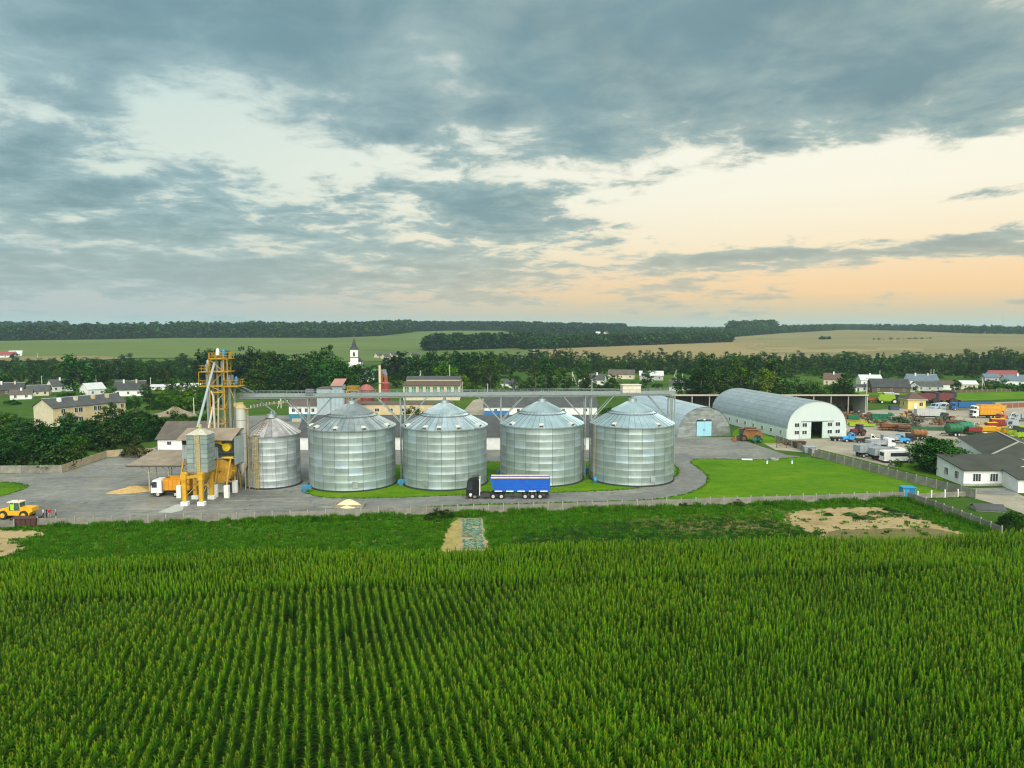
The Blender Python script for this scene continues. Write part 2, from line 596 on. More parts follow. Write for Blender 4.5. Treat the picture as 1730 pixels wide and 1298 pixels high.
# ================================================================ people
def person(label, px, py, shirt, legs, skin=(0.42, 0.25, 0.17), hair=(0.03, 0.02, 0.015), face=0.0, pose='stand', shorts=False, h=1.78):
    k = h / 1.78
    J = {'pelvis': (0, 0, .95), 'waist': (0, 0, 1.10), 'chest': (0, 0, 1.34), 'neck': (0, .01, 1.50), 'head': (0, .02, 1.60), 'crown': (0, .02, 1.74),
         'shl': (.19, 0, 1.43), 'shr': (-.19, 0, 1.43), 'ell': (.25, .02, 1.15), 'elr': (-.25, .02, 1.15), 'wrl': (.25, .10, .92), 'wrr': (-.25, .10, .92), 'hnl': (.25, .13, .83), 'hnr': (-.25, .13, .83),
         'hpl': (.10, 0, .90), 'hpr': (-.10, 0, .90), 'knl': (.11, .03, .50), 'knr': (-.11, .02, .50), 'anl': (.11, -.01, .09), 'anr': (-.11, -.03, .09), 'tol': (.12, .16, .04), 'tor': (-.12, .14, .04)}
    if pose == 'reach':
        J.update(ell=(.26, .14, 1.2), wrl=(.2, .38, 1.2), hnl=(.18, .46, 1.2))
    if pose == 'hip':
        J.update(elr=(-.36, -.02, 1.2), wrr=(-.22, .06, 1.02), hnr=(-.17, .08, .98))
    E = [('pelvis', 'waist'), ('waist', 'chest'), ('chest', 'neck'), ('neck', 'head'), ('head', 'crown'), ('chest', 'shl'), ('chest', 'shr'), ('shl', 'ell'), ('shr', 'elr'), ('ell', 'wrl'), ('elr', 'wrr'), ('wrl', 'hnl'), ('wrr', 'hnr'),
         ('pelvis', 'hpl'), ('pelvis', 'hpr'), ('hpl', 'knl'), ('hpr', 'knr'), ('knl', 'anl'), ('knr', 'anr'), ('anl', 'tol'), ('anr', 'tor')]
    RD = {'pelvis': (.155, .115), 'waist': (.145, .105), 'chest': (.175, .115), 'neck': (.055, .06), 'head': (.085, .10), 'crown': (.06, .07), 'shl': (.07, .07), 'shr': (.07, .07), 'ell': (.045, .045), 'elr': (.045, .045), 'wrl': (.033, .033), 'wrr': (.033, .033),
          'hnl': (.035, .03), 'hnr': (.035, .03), 'hpl': (.095, .095), 'hpr': (.095, .095), 'knl': (.065, .065), 'knr': (.065, .065), 'anl': (.045, .045), 'anr': (.045, .045), 'tol': (.04, .03), 'tor': (.04, .03)}
    names = list(J)
    me = bpy.data.meshes.new('body_skeleton')
    me.from_pydata([tuple(c * k for c in J[n]) for n in names], [(names.index(a), names.index(c)) for a, c in E], [])
    o = bpy.data.objects.new('body_skeleton', me)
    COL.objects.link(o)
    md = o.modifiers.new('skin', 'SKIN')
    sv = me.skin_vertices[0].data
    for i, n in enumerate(names):
        sv[i].radius = tuple(q * k for q in RD[n])
        sv[i].use_root = n == 'pelvis'
    o.modifiers.new('smooth', 'SUBSURF').levels = 1
    dg = bpy.context.evaluated_depsgraph_get()
    body = bpy.data.meshes.new_from_object(o.evaluated_get(dg))
    bpy.data.objects.remove(o)
    body.name = 'person'
    body.materials.clear()
    ms = [mat('skin_%s' % label[:6].replace(' ', '_'), skin, .6), mat('cloth_%.2f_%.2f_%.2f' % shirt, shirt, .9), mat('cloth_%.2f_%.2f_%.2f' % legs, legs, .9), mat('hair', hair, .8), mat('shoe', (0.03, 0.03, 0.03), .7)]
    for m in ms:
        body.materials.append(m)
    for f in body.polygons:
        x, y, z = f.center / k
        arm = abs(x) > .21 and z < 1.40
        if z > 1.66 or (z > 1.56 and y < -.02):
            i = 3
        elif z > 1.49:
            i = 0
        elif arm:
            i = 0 if (z < 1.18) else 1
        elif z > .98:
            i = 1
        elif z > (.55 if shorts else .1):
            i = 2
        elif z > .1:
            i = 0
        else:
            i = 4
        f.material_index = i
        f.use_smooth = True
    p = P(px, py)
    b = put('person', body, None, p, (0, 0, face))
    tag(b, label, 'person')
    # face: nose, eyes and mouth on the head
    return b


person('person in white shirt and shorts standing at the black truck cab door', 795, 848, (0.75, 0.75, 0.74), (0.03, 0.03, 0.04), face=.1, shorts=True, pose='reach')
person('person in white shirt and dark trousers nearest the yellow loader', 73.5, 876.5, (0.70, 0.72, 0.74), (0.03, 0.03, 0.04), face=2.2)
person('person in black clothes behind the one in white by the loader', 79, 875.5, (0.015, 0.015, 0.02), (0.02, 0.02, 0.025), face=2.0)
person('person in red shirt and pale trousers in the group by the loader', 84, 876.5, (0.55, 0.02, 0.03), (0.35, 0.33, 0.28), face=-2.0, pose='hip')
person('person with bare back and dark red trousers, rightmost by the loader', 95, 876, (0.45, 0.30, 0.24), (0.12, 0.03, 0.03), face=1.9)


# ================================================================ ground, fields, roads
rng = np.random.default_rng(7)


def ground_mat():
    m = bpy.data.materials.new("meadow")
    m.use_nodes = True
    N = Nodes(m.node_tree)
    pos = N.n('ShaderNodeNewGeometry').outputs['Position']
    a = N.noise(pos, 0.012, 3, 0.5)
    b = N.noise(pos, 0.12, 4, 0.6)
    c = N.noise(pos, 1.3, 4, 0.7)
    f = N.m('ADD', N.m('ADD', N.m('MULTIPLY', a, 0.4), N.m('MULTIPLY', b, 0.35)), N.m('MULTIPLY', c, 0.25))
    cc = N.ramp(f, [(0.36, (0.022, 0.058, 0.007)), (0.5, (0.044, 0.098, 0.010)), (0.62, (0.085, 0.13, 0.018))])
    bs = N.n('ShaderNodeBsdfPrincipled', {'Base Color': cc, 'Roughness': 0.95, 'Specular IOR Level': 0.1})
    bp = N.n('ShaderNodeBump', {'Height': c, 'Strength': 0.5, 'Distance': 0.2})
    N.put(bs.inputs['Normal'], bp.outputs[0])
    N.n('ShaderNodeOutputMaterial', {'Surface': bs.outputs[0]})
    return m


def grid_axis(lo, hi, fine0, fine1, step, grow):
    a = list(np.arange(fine0, fine1 + step / 2, step))
    s = step
    while a[-1] < hi:
        s *= grow
        a.append(a[-1] + s)
    s = step
    while a[0] > lo:
        s *= grow
        a.insert(0, a[0] - s)
    return np.array(a)


def build_ground():
    xs = grid_axis(-14000, 14000, -1500, 1500, 40, 1.15)
    ys = grid_axis(-2500, 22000, 0, 3600, 40, 1.18)
    gx, gy = np.meshgrid(xs, ys)
    gz = T(gx, gy)
    v = np.stack([gx, gy, gz], -1).reshape(-1, 3)
    nx = len(xs)
    fs_ = [(j * nx + i, j * nx + i + 1, (j + 1) * nx + i + 1, (j + 1) * nx + i) for j in range(len(ys) - 1) for i in range(nx - 1)]
    me = bpy.data.meshes.new('ground')
    me.from_pydata(v.tolist(), [], fs_)
    me.materials.append(ground_mat())
    me.polygons.foreach_set('use_smooth', [True] * len(me.polygons))
    o = put('ground', me)
    tag(o, 'green meadow land stretching to the hills', None, None, 'structure')


build_ground()


def chaikin(pts, k):
    for _ in range(k):
        q = []
        for i in range(len(pts)):
            a, b = pts[i], pts[(i + 1) % len(pts)]
            q += [a * 0.75 + b * 0.25, a * 0.25 + b * 0.75]
        pts = q
    return pts


def sheet(name, px, z, material, label=None, round_=0, kind='structure', cat=None, rag=0.0):
    pts = [P(*p) for p in px]
    pts = chaikin(pts, round_)
    if rag:
        r = random.Random(len(px) * 7 + int(px[0][0]))
        out = []
        for i in range(len(pts)):
            a, b = pts[i], pts[(i + 1) % len(pts)]
            n = max(1, int((b - a).length / 0.8))
            for k in range(n):
                p = a.lerp(b, k / n)
                out.append(p + Vector((r.uniform(-rag, rag), r.uniform(-rag, rag), 0)))
        pts = out
    from mathutils.geometry import tessellate_polygon
    vs_ = [(p.x, p.y, z) for p in pts]
    tris = tessellate_polygon([[Vector(v) for v in vs_]])
    me = bpy.data.meshes.new(name)
    fs_ = []
    for t in tris:
        a, b, c = (Vector(vs_[i]) for i in t)
        fs_.append(t if (b - a).cross(c - a).z > 0 else t[::-1])
    me.from_pydata(vs_, [], fs_)
    me.materials.append(material)
    o = put(name, me)
    tag(o, label, cat, None, kind)
    return o


def surf_mat(name, stops, scales, rough=0.9, bump=0.3, spec=0.2, streak=None):
    m = bpy.data.materials.new(name)
    m.use_nodes = True
    N = Nodes(m.node_tree)
    pos = N.n('ShaderNodeNewGeometry').outputs['Position']
    f = None
    for s, w in scales:
        v = pos
        if streak:
            v = N.n('ShaderNodeMapping', {'Vector': pos, 'Scale': streak}).outputs[0]
        k = N.m('MULTIPLY', N.noise(v, s, 4, 0.62, 0.3), w)
        f = k if f is None else N.m('ADD', f, k)
    cc = N.ramp(f, stops)
    bs = N.n('ShaderNodeBsdfPrincipled', {'Base Color': cc, 'Roughness': rough, 'Specular IOR Level': spec})
    bp = N.n('ShaderNodeBump', {'Height': N.noise(pos, 9.0, 4, 0.7), 'Strength': bump, 'Distance': 0.06})
    N.put(bs.inputs['Normal'], bp.outputs[0])
    N.n('ShaderNodeOutputMaterial', {'Surface': bs.outputs[0]})
    return m


M_asph = surf_mat('old_asphalt', [(0.36, (0.066, 0.073, 0.070)), (0.45, (0.118, 0.127, 0.120)), (0.53, (0.158, 0.163, 0.152)), (0.59, (0.215, 0.205, 0.17)), (0.66, (0.34, 0.30, 0.22))],
                  [(0.06, .42), (0.3, .33), (1.6, .25)], 0.85, 0.25, 0.3, (0.6, 1.0, 1.0))
def asphalt_mat():
    m = bpy.data.materials.new('stained_asphalt')
    m.use_nodes = True
    N = Nodes(m.node_tree)
    pos = N.n('ShaderNodeNewGeometry').outputs['Position']
    f = N.m('ADD', N.m('MULTIPLY', N.noise(pos, .07, 4, .6, .5), .6), N.m('MULTIPLY', N.noise(pos, .8, 5, .65), .4))
    cc = N.ramp(f, [(.36, (0.105, 0.110, 0.103)), (.47, (0.155, 0.160, 0.148)), (.56, (0.195, 0.198, 0.180)), (.66, (0.255, 0.245, 0.21))])
    # dusty streaks left by wheels and spilled grain
    mp = N.n('ShaderNodeMapping', {'Vector': pos, 'Scale': (.10, .75, 1), 'Rotation': (0, 0, .12)}).outputs[0]
    cc = N.mix(N.m('MULTIPLY', N.step(N.noise(mp, 1.0, 5, .62, 1.2), .54, .72), .75), cc, (0.34, 0.32, 0.26))
    mp2 = N.n('ShaderNodeMapping', {'Vector': pos, 'Scale': (.16, .5, 1), 'Rotation': (0, 0, -.35), 'Location': (31, 7, 0)}).outputs[0]
    cc = N.mix(N.m('MULTIPLY', N.step(N.noise(mp2, 1.0, 4, .6, 1.6), .56, .74), .6), cc, (0.055, 0.058, 0.055))
    # dirt near the silos and dryer
    cc = N.mix(N.m('MULTIPLY', N.step(N.noise(pos, .16, 4, .65, .4), .55, .68), .6), cc, (0.20, 0.165, 0.105))
    # oil spots
    vo = N.n('ShaderNodeTexVoronoi', {'Vector': pos, 'Scale': .33}).outputs['Distance']
    cc = N.mix(N.m('MULTIPLY', N.step(N.m('ADD', vo, N.m('MULTIPLY', N.noise(pos, 2.0, 3), .3)), .22, .34, True, 1, 0), .6), cc, (0.045, 0.046, 0.045))
    bs = N.n('ShaderNodeBsdfPrincipled', {'Base Color': cc, 'Roughness': .88, 'Specular IOR Level': .25})
    N.put(bs.inputs['Normal'], N.n('ShaderNodeBump', {'Height': N.noise(pos, 7.0, 4, .7), 'Strength': .25, 'Distance': .05}).outputs[0])
    N.n('ShaderNodeOutputMaterial', {'Surface': bs.outputs[0]})
    return m


M_road = surf_mat('road_asphalt', [(0.36, (0.10, 0.106, 0.10)), (0.5, (0.155, 0.162, 0.152)), (0.64, (0.23, 0.225, 0.20))], [(0.08, .4), (0.5, .35), (3.0, .25)], 0.85, 0.2, 0.3)
M_conc = surf_mat('yard_concrete', [(0.34, (0.19, 0.17, 0.13)), (0.45, (0.27, 0.245, 0.19)), (0.55, (0.335, 0.30, 0.235)), (0.68, (0.42, 0.38, 0.30))], [(0.06, .4), (0.35, .35), (2.0, .25)], 0.92, 0.2)
M_lawn = surf_mat('mown_lawn', [(0.34, (0.032, 0.105, 0.0015)), (0.46, (0.060, 0.160, 0.002)), (0.56, (0.100, 0.195, 0.003)), (0.68, (0.175, 0.225, 0.012))],
                  [(0.09, .4), (0.5, .3), (3.5, .3)], 0.95, 0.7, 0.1, (.7, 1.3, 1))
M_verge = surf_mat('dry_verge', [(0.33, (0.045, 0.11, 0.008)), (0.48, (0.09, 0.15, 0.016)), (0.6, (0.16, 0.165, 0.04)), (0.72, (0.23, 0.20, 0.07))],
                   [(0.12, .35), (0.6, .35), (3.5, .3)], 0.95, 0.6, 0.1)
M_weed = surf_mat('weedy_soil', [(0.34, (0.025, 0.07, 0.007)), (0.5, (0.045, 0.13, 0.010)), (0.62, (0.07, 0.17, 0.014)), (0.72, (0.16, 0.16, 0.05))],
                  [(0.15, .35), (0.9, .35), (4, .3)], 0.95, 0.8, 0.1)
M_soil = surf_mat('dry_soil', [(0.34, (0.16, 0.125, 0.06)), (0.43, (0.27, 0.205, 0.10)), (0.52, (0.36, 0.275, 0.14)), (0.66, (0.45, 0.35, 0.19))], [(0.12, .3), (0.8, .35), (4, .35)], 0.95, 0.6, 0.1, (0.5, 1.4, 1))
M_soil2 = surf_mat('weedy_dry_soil', [(0.33, (0.06, 0.08, 0.02)), (0.5, (0.14, 0.125, 0.05)), (0.68, (0.24, 0.19, 0.09))], [(0.2, .3), (1.2, .35), (5, .35)], 0.95, 0.6, 0.1)
M_dark = surf_mat('field_earth', [(0.35, (0.018, 0.016, 0.010)), (0.6, (0.04, 0.034, 0.02))], [(0.5, .5), (4, .5)], 1.0, 0.5, 0.05)

M_asph = asphalt_mat()
sheet('yard_asphalt', [(-80, 802), (105, 799), (180, 774), (230, 769), (330, 727), (420, 703), (545, 700), (800, 712), (1000, 735), (1140, 739), (1240, 739),
                       (1330, 769), (1382, 774), (1400, 800), (1300, 850), (640, 869), (500, 877), (60, 888), (-80, 893)], 0.006, M_asph, 'worn grey asphalt yard round the silos')
sheet('road', [(556, 862), (600, 850), (640, 846), (780, 843), (960, 840), (1060, 836), (1110, 828), (1150, 814), (1160, 800), (1152, 789), (1130, 775), (1150, 764), (1185, 774), (1168, 782), (1184, 794),
               (1197, 808), (1186, 823), (1150, 836), (1090, 844), (930, 848), (800, 851), (700, 856), (620, 864)], 0.011, M_road, 'grey service road curving round the silos', 1)
sheet('concrete_yard', [(1284, 746), (1330, 742), (1436, 741), (1425, 712), (1466, 694), (1620, 683), (1700, 679), (1800, 676), (1900, 690), (1900, 775), (1720, 768), (1640, 760), (1560, 800), (1498, 787), (1383, 759), (1372, 766), (1310, 760)],
      0.008, M_conc, 'pale dusty concrete machinery yard')
sheet('silo_lawn', [(508, 831), (540, 841), (600, 843), (700, 840), (800, 836), (960, 832), (1060, 828), (1108, 819), (1140, 807), (1148, 797), (1140, 785), (1120, 779), (665, 782), (655, 800), (560, 818)],
      0.018, M_lawn, 'strip of grass under the silos', 1, rag=.12)
sheet('lawn', [(600, 866), (700, 858), (800, 853), (930, 850), (1090, 846), (1150, 838), (1187, 825), (1199, 808), (1184, 793), (1163, 781), (1180, 775), (1290, 778), (1376, 770), (1500, 803), (1652, 841), (1530, 843), (1200, 853), (900, 863), (640, 871)],
      0.022, M_lawn, 'bright mown lawn between the road and the fences', 1, rag=.12)
sheet('dry_verge', [(596, 866), (700, 860), (900, 856), (1100, 851), (1250, 847), (1330, 850), (1200, 855), (900, 865), (640, 873)], 0.027, M_verge, 'yellowed grass verge along the front fence', 1, rag=.25)
sheet('left_lawn', [(-80, 814), (20, 815), (52, 821), (30, 831), (-10, 842), (-80, 846)], 0.016, M_lawn, 'small lawn at the left edge of the yard', 1, rag=.15)
sheet('hangar_lawn', [(1236, 738), (1240, 726), (1260, 722), (1310, 741), (1330, 748), (1300, 750), (1262, 745)], 0.014, M_lawn, 'grass between the two arched hangars', 1, rag=.1)
sheet('gravel_road', [(560, 861), (500, 868), (420, 872), (330, 874), (420, 878), (520, 874), (600, 868)], 0.016, surf_mat('gravel', [(0.35, (0.25, 0.25, 0.21)), (0.65, (0.44, 0.42, 0.35))], [(0.3, .5), (2, .5)]),
      'pale gravel edge of the yard', 1, rag=.3)
sheet('concrete_slab', [(266, 866), (296, 853), (311, 851), (309, 862), (290, 867)], 0.014, surf_mat('pale_slab', [(0.35, (0.32, 0.33, 0.30)), (0.65, (0.45, 0.46, 0.42))], [(0.4, .5), (2, .5)]), 'pale concrete slab in the asphalt')
sheet('office_path', [(1632, 838), (1650, 829), (1700, 828), (1740, 842), (1830, 880), (1830, 905), (1700, 858)], 0.03, M_conc, 'pale path in front of the white building', 0, rag=.1)
sheet('office_apron', [(1638, 826), (1698, 824), (1720, 834), (1712, 838), (1645, 835)], 0.036, M_asph, 'dark asphalt apron under the white wall')
sheet('bus_lawn', [(1500, 788), (1545, 778), (1600, 775), (1598, 808), (1590, 812)], 0.02, M_lawn, 'grass under the round tree', 1, rag=.1)

# garden land between the fence and the maize
sheet('weedy_ground', [(-160, 905), (60, 889), (500, 879), (900, 866), (1200, 856), (1530, 846), (1690, 905), (1900, 960), (1900, 990), (-160, 1010)], 0.010, M_weed, 'weedy ground behind the maize')
sheet('dry_plot', [(1322, 880), (1328, 864), (1400, 858), (1490, 856), (1560, 874), (1640, 908), (1700, 940), (1400, 940), (1380, 905)], 0.018, M_soil, 'bare dry garden plot', 1, rag=.35)
sheet('dry_plot_edge', [(1385, 896), (1480, 893), (1580, 892), (1620, 902), (1680, 940), (1400, 940)], 0.024, M_soil2, 'weedy lower part of the dry plot', 1, rag=.4)
sheet('sandy_track', [(-80, 897), (40, 896), (88, 900), (60, 908), (20, 914), (50, 926), (20, 940), (-80, 945)], 0.02, M_soil, 'sandy track at the left edge', 1, rag=.35)
sheet('cabbage_bed', [(775, 876), (816, 876), (818, 900), (826, 930), (772, 930), (766, 905)], 0.02, M_soil, 'sandy vegetable bed', 0, rag=.25)
sheet('dry_grass_strip', [(762, 882), (778, 878), (776, 930), (742, 935), (750, 905)], 0.03, surf_mat('straw_grass', [(0.35, (0.19, 0.16, 0.04)), (0.65, (0.40, 0.32, 0.12))], [(0.6, .5), (3, .5)]), 'dry yellow grass beside the cabbages', 1, rag=.3)
sheet('brown_patch', [(1135, 888), (1200, 880), (1310, 882), (1330, 892), (1240, 897), (1160, 897)], 0.018, M_soil2, 'brown weedy patch', 1, rag=.5)

# far fields laid over the land


def drape(name, lower, upper, material, label, n=70, m=14, lift=0.25):
    lower, upper = np.array(lower, float), np.array(upper, float)
    x0, x1 = max(lower[0, 0], upper[0, 0]), min(lower[-1, 0], upper[-1, 0])
    vs_, fs_ = [], []
    for i in range(n + 1):
        x = x0 + (x1 - x0) * i / n
        a, b = np.interp(x, lower[:, 0], lower[:, 1]), np.interp(x, upper[:, 0], upper[:, 1])
        p, q = land(x, a), land(x, b)
        for j in range(m + 1):
            t = j / m
            xx, yy = p.x + (q.x - p.x) * t, p.y + (q.y - p.y) * t
            vs_.append((xx, yy, float(T(xx, yy)) + lift + 0.0012 * max(0, yy - 500)))
    for i in range(n):
        for j in range(m):
            k = i * (m + 1) + j
            fs_.append((k, k + m + 1, k + m + 2, k + 1))
    me = bpy.data.meshes.new(name)
    me.from_pydata(vs_, [], fs_)
    me.materials.append(material)
    me.polygons.foreach_set('use_smooth', [True] * len(me.polygons))
    o = put(name, me)
    tag(o, label, None, None, 'structure')
    return o


M_fgreen = surf_mat('pasture', [(0.34, (0.070, 0.105, 0.030)), (0.5, (0.100, 0.140, 0.036)), (0.66, (0.145, 0.175, 0.055))], [(0.004, .4), (0.02, .35), (0.15, .25)], 0.95, 0.2, 0.1, (0.5, 1.6, 1))
M_ftan = surf_mat('stubble', [(0.34, (0.19, 0.155, 0.07)), (0.5, (0.245, 0.195, 0.09)), (0.66, (0.30, 0.235, 0.12))], [(0.004, .35), (0.02, .35), (0.15, .3)], 0.95, 0.2, 0.1, (0.5, 1.6, 1))
M_fmix = surf_mat('mixed_stubble', [(0.34, (0.12, 0.12, 0.05)), (0.5, (0.185, 0.165, 0.075)), (0.66, (0.25, 0.205, 0.11))], [(0.003, .4), (0.014, .35), (0.1, .25)], 0.95, 0.2, 0.1, (0.4, 1.8, 1))
drape('pasture_field', [(-160, 606), (300, 606), (620, 612), (925, 606)], [(-160, 579), (0, 577), (180, 574.5), (300, 572), (560, 572), (640, 569), (700, 562), (770, 559.5), (850, 560), (890, 568), (925, 577)], M_fgreen, 'pale green pasture below the far forest')
drape('hay_field', [(-120, 608), (20, 611), (90, 612), (150, 611), (215, 606)], [(-120, 607), (20, 604), (90, 602.5), (150, 602), (215, 605.5)], M_fmix, 'dry yellowish meadow behind the left village', 30, 6, 0.4)
drape('stubble_field', [(840, 602), (1000, 612), (1300, 612), (1560, 604)], [(840, 598), (1000, 586), (1120, 582), (1240, 577.5), (1400, 581), (1560, 590)], M_ftan, 'tan stubble field beyond the tree belt')
drape('mixed_field', [(1225, 581), (1300, 600), (1500, 605), (1860, 606)], [(1225, 572), (1320, 564.5), (1430, 558.5), (1540, 560.5), (1640, 565), (1860, 568)], M_fmix, 'dry olive field under the right-hand horizon')
drape('far_meadow', [(1440, 668), (1560, 668), (1600, 678), (1800, 672)], [(1440, 657), (1560, 656), (1600, 658), (1800, 655)], M_lawn, 'green meadow behind the machinery yard', 40, 6, 0.02)

# ================================================================ maize
A_far, B_far = P(0, 943, 2.3), P(1730, 895, 2.3)
edge = (B_far - A_far)
edge.z = 0
edge.normalize()
enorm = Vector((edge.y, -edge.x, 0))        # towards the camera
if enorm.y > 0:
    enorm = -enorm
ROW_AZ = math.atan((527 - 865) / 1200)
rdir = Vector((math.sin(ROW_AZ), math.cos(ROW_AZ), 0))
rside = Vector((math.cos(ROW_AZ), -math.sin(ROW_AZ), 0))
M_corn = leaf_mat('maize_leaf', (0.004, 0.040, 0.002), (0.125, 0.295, 0.003), 0.22, 0.28, True, 0.5, 0.06, 0.22)  # dark end of the leaf colour also holds the shade low in the rows
M_stalk = mat('maize_stalk', (0.07, 0.16, 0.02), 0.7)
M_tassel = leaf_mat('maize_tassel', (0.20, 0.27, 0.010), (0.34, 0.34, 0.03), 0.2, 0.2)


def corn_mesh(seed):
    r = random.Random(seed)
    b = MB()
    tone = []
    H = 2.15
    b.cur = 1
    b.tube((0, 0, 0), (0.02, 0.01, 1.2), 0.016, 4, 0.013)
    b.tube((0.02, 0.01, 1.2), (0, 0, H), 0.013, 4, 0.006)
    tone += [0.4] * len(b.v)
    plane = r.uniform(-0.5, 0.5)
    nl = 13
    for i in range(nl):
        t = i / (nl - 1)
        z0 = 0.35 + 1.72 * t
        side = (i % 2) * math.pi + plane * .6 + r.uniform(-0.45, 0.45)
        L = (0.48 + 0.28 * math.sin(math.pi * min(1, t * 0.9 + 0.1))) * r.uniform(0.85, 1.1) * (1.0 if t < .62 else 0.72)
        w = (0.12 if t < 0.8 else 0.08) * r.uniform(0.9, 1.15)
        pitch = rad(50 + 34 * t + r.uniform(-6, 6))
        droop = rad(r.uniform(100, 145)) * (1 - 0.62 * t)
        ns = 5
        p = Vector((0, 0, z0))
        pts = [p.copy()]
        for k in range(ns):
            a = pitch - droop * (k / ns) ** 1.15
            p = p + Vector((math.cos(a) * math.cos(side), math.cos(a) * math.sin(side), math.sin(a))) * (L / ns)
            pts.append(p.copy())
        sd = Vector((-math.sin(side), math.cos(side), 0))
        base = len(b.v)
        vs_, fs_ = [], []
        for k, q in enumerate(pts):
            ww = w * (0.55, 0.95, 1.0, 0.82, 0.5, 0.06)[k] / 2
            vs_ += [q + sd * ww, q - sd * ww]
        for k in range(ns):
            fs_.append((2 * k, 2 * k + 1, 2 * k + 3, 2 * k + 2))
        b.cur = 0
        b.add(vs_, fs_)
        tt = 0.03 + 0.94 * t ** 2.2  # yellower young upper leaves; low leaves darkened to stand for shade between rows
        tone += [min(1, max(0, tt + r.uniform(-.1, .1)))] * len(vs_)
    b.cur = 2
    for k in range(6):
        a = r.uniform(0, 6.28)
        o_ = r.uniform(0.02, 0.10) if k else 0.01
        l_ = r.uniform(0.22, 0.32)
        n0 = len(b.v)
        e_ = Vector((math.cos(a) * o_, math.sin(a) * o_, H + l_))
        sd = Vector((math.sin(a), -math.cos(a), 0)) * 0.013
        if not k:
            e_.z += 0.06
        c_ = Vector((math.cos(a) * o_ * .6, math.sin(a) * o_ * .6, H + l_ * .6))
        b.add([(0, 0, H - .05), c_ + sd, e_, c_ - sd], [(0, 1, 2, 3)])
        tone += [r.random()] * 4
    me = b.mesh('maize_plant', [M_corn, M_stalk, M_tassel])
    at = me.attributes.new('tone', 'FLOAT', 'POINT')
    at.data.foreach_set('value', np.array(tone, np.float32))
    me.polygons.foreach_set('use_smooth', [True] * len(me.polygons))
    return me


CORN = [corn_mesh(100 + k) for k in range(7)]


def corn_points():
    pts, rots = [], []
    # coordinates along the far edge (s) and away from it towards the camera (t)
    O = A_far.copy()
    O.z = 0
    HEAD = 13.0

    def inside(x, y):
        return (np.abs(x) < 0.75 * y + 9) & (y > 36)
    # headland: rows along the edge
    for k in range(int(HEAD / 0.72)):
        if k in (6, 7):
            if k == 6:
                continue
        t = 0.3 + k * 0.72
        s = np.arange(-24, (B_far - A_far).length + 40, 0.23)
        s = s + rng.uniform(-.07, .07, len(s))
        wob = 0.9 * np.sin(s / 9.0 + 1) * np.exp(-k / 3.0) * 0.5
        x = O.x + edge.x * s + enorm.x * (t + wob) + rng.normal(0, .05, len(s))
        y = O.y + edge.y * s + enorm.y * (t + wob) + rng.normal(0, .05, len(s))
        m = inside(x, y)
        pts.append(np.stack([x, y], 1)[m])
        rots.append(np.full(m.sum(), math.atan2(edge.y, edge.x) + math.pi / 2))
    # main rows
    for k in range(-125, 165):
        gaps = [(rng.uniform(35, 100), rng.uniform(3, 9)) for _ in range(1)] if rng.random() < .09 else []
        n_ = k * 0.88
        l_ = np.arange(20, 150, 0.21)
        l_ = l_ + rng.uniform(-.08, .08, len(l_))
        x = rdir.x * l_ + rside.x * n_ + rng.normal(0, .035, len(l_))
        y = rdir.y * l_ + rside.y * n_ + rng.normal(0, .035, len(l_))
        t = (x - O.x) * enorm.x + (y - O.y) * enorm.y
        m = inside(x, y) & (t > HEAD + 1.0)
        g = np.sin(x * 0.31 + 2.1 * np.sin(y * .23)) * np.sin(y * 0.19 + 1.3) + rng.uniform(-.5, .5, len(x))
        m &= (g > -1.18) & (rng.random(len(x)) > 0.06)
        for g0, gl_ in gaps:
            m &= ~((l_ > g0) & (l_ < g0 + gl_) & (rng.random(len(x)) < .85))
        pts.append(np.stack([x, y], 1)[m])
        rots.append(np.full(m.sum(), -ROW_AZ))
    p = np.concatenate(pts)
    r = np.concatenate(rots)
    return p, r


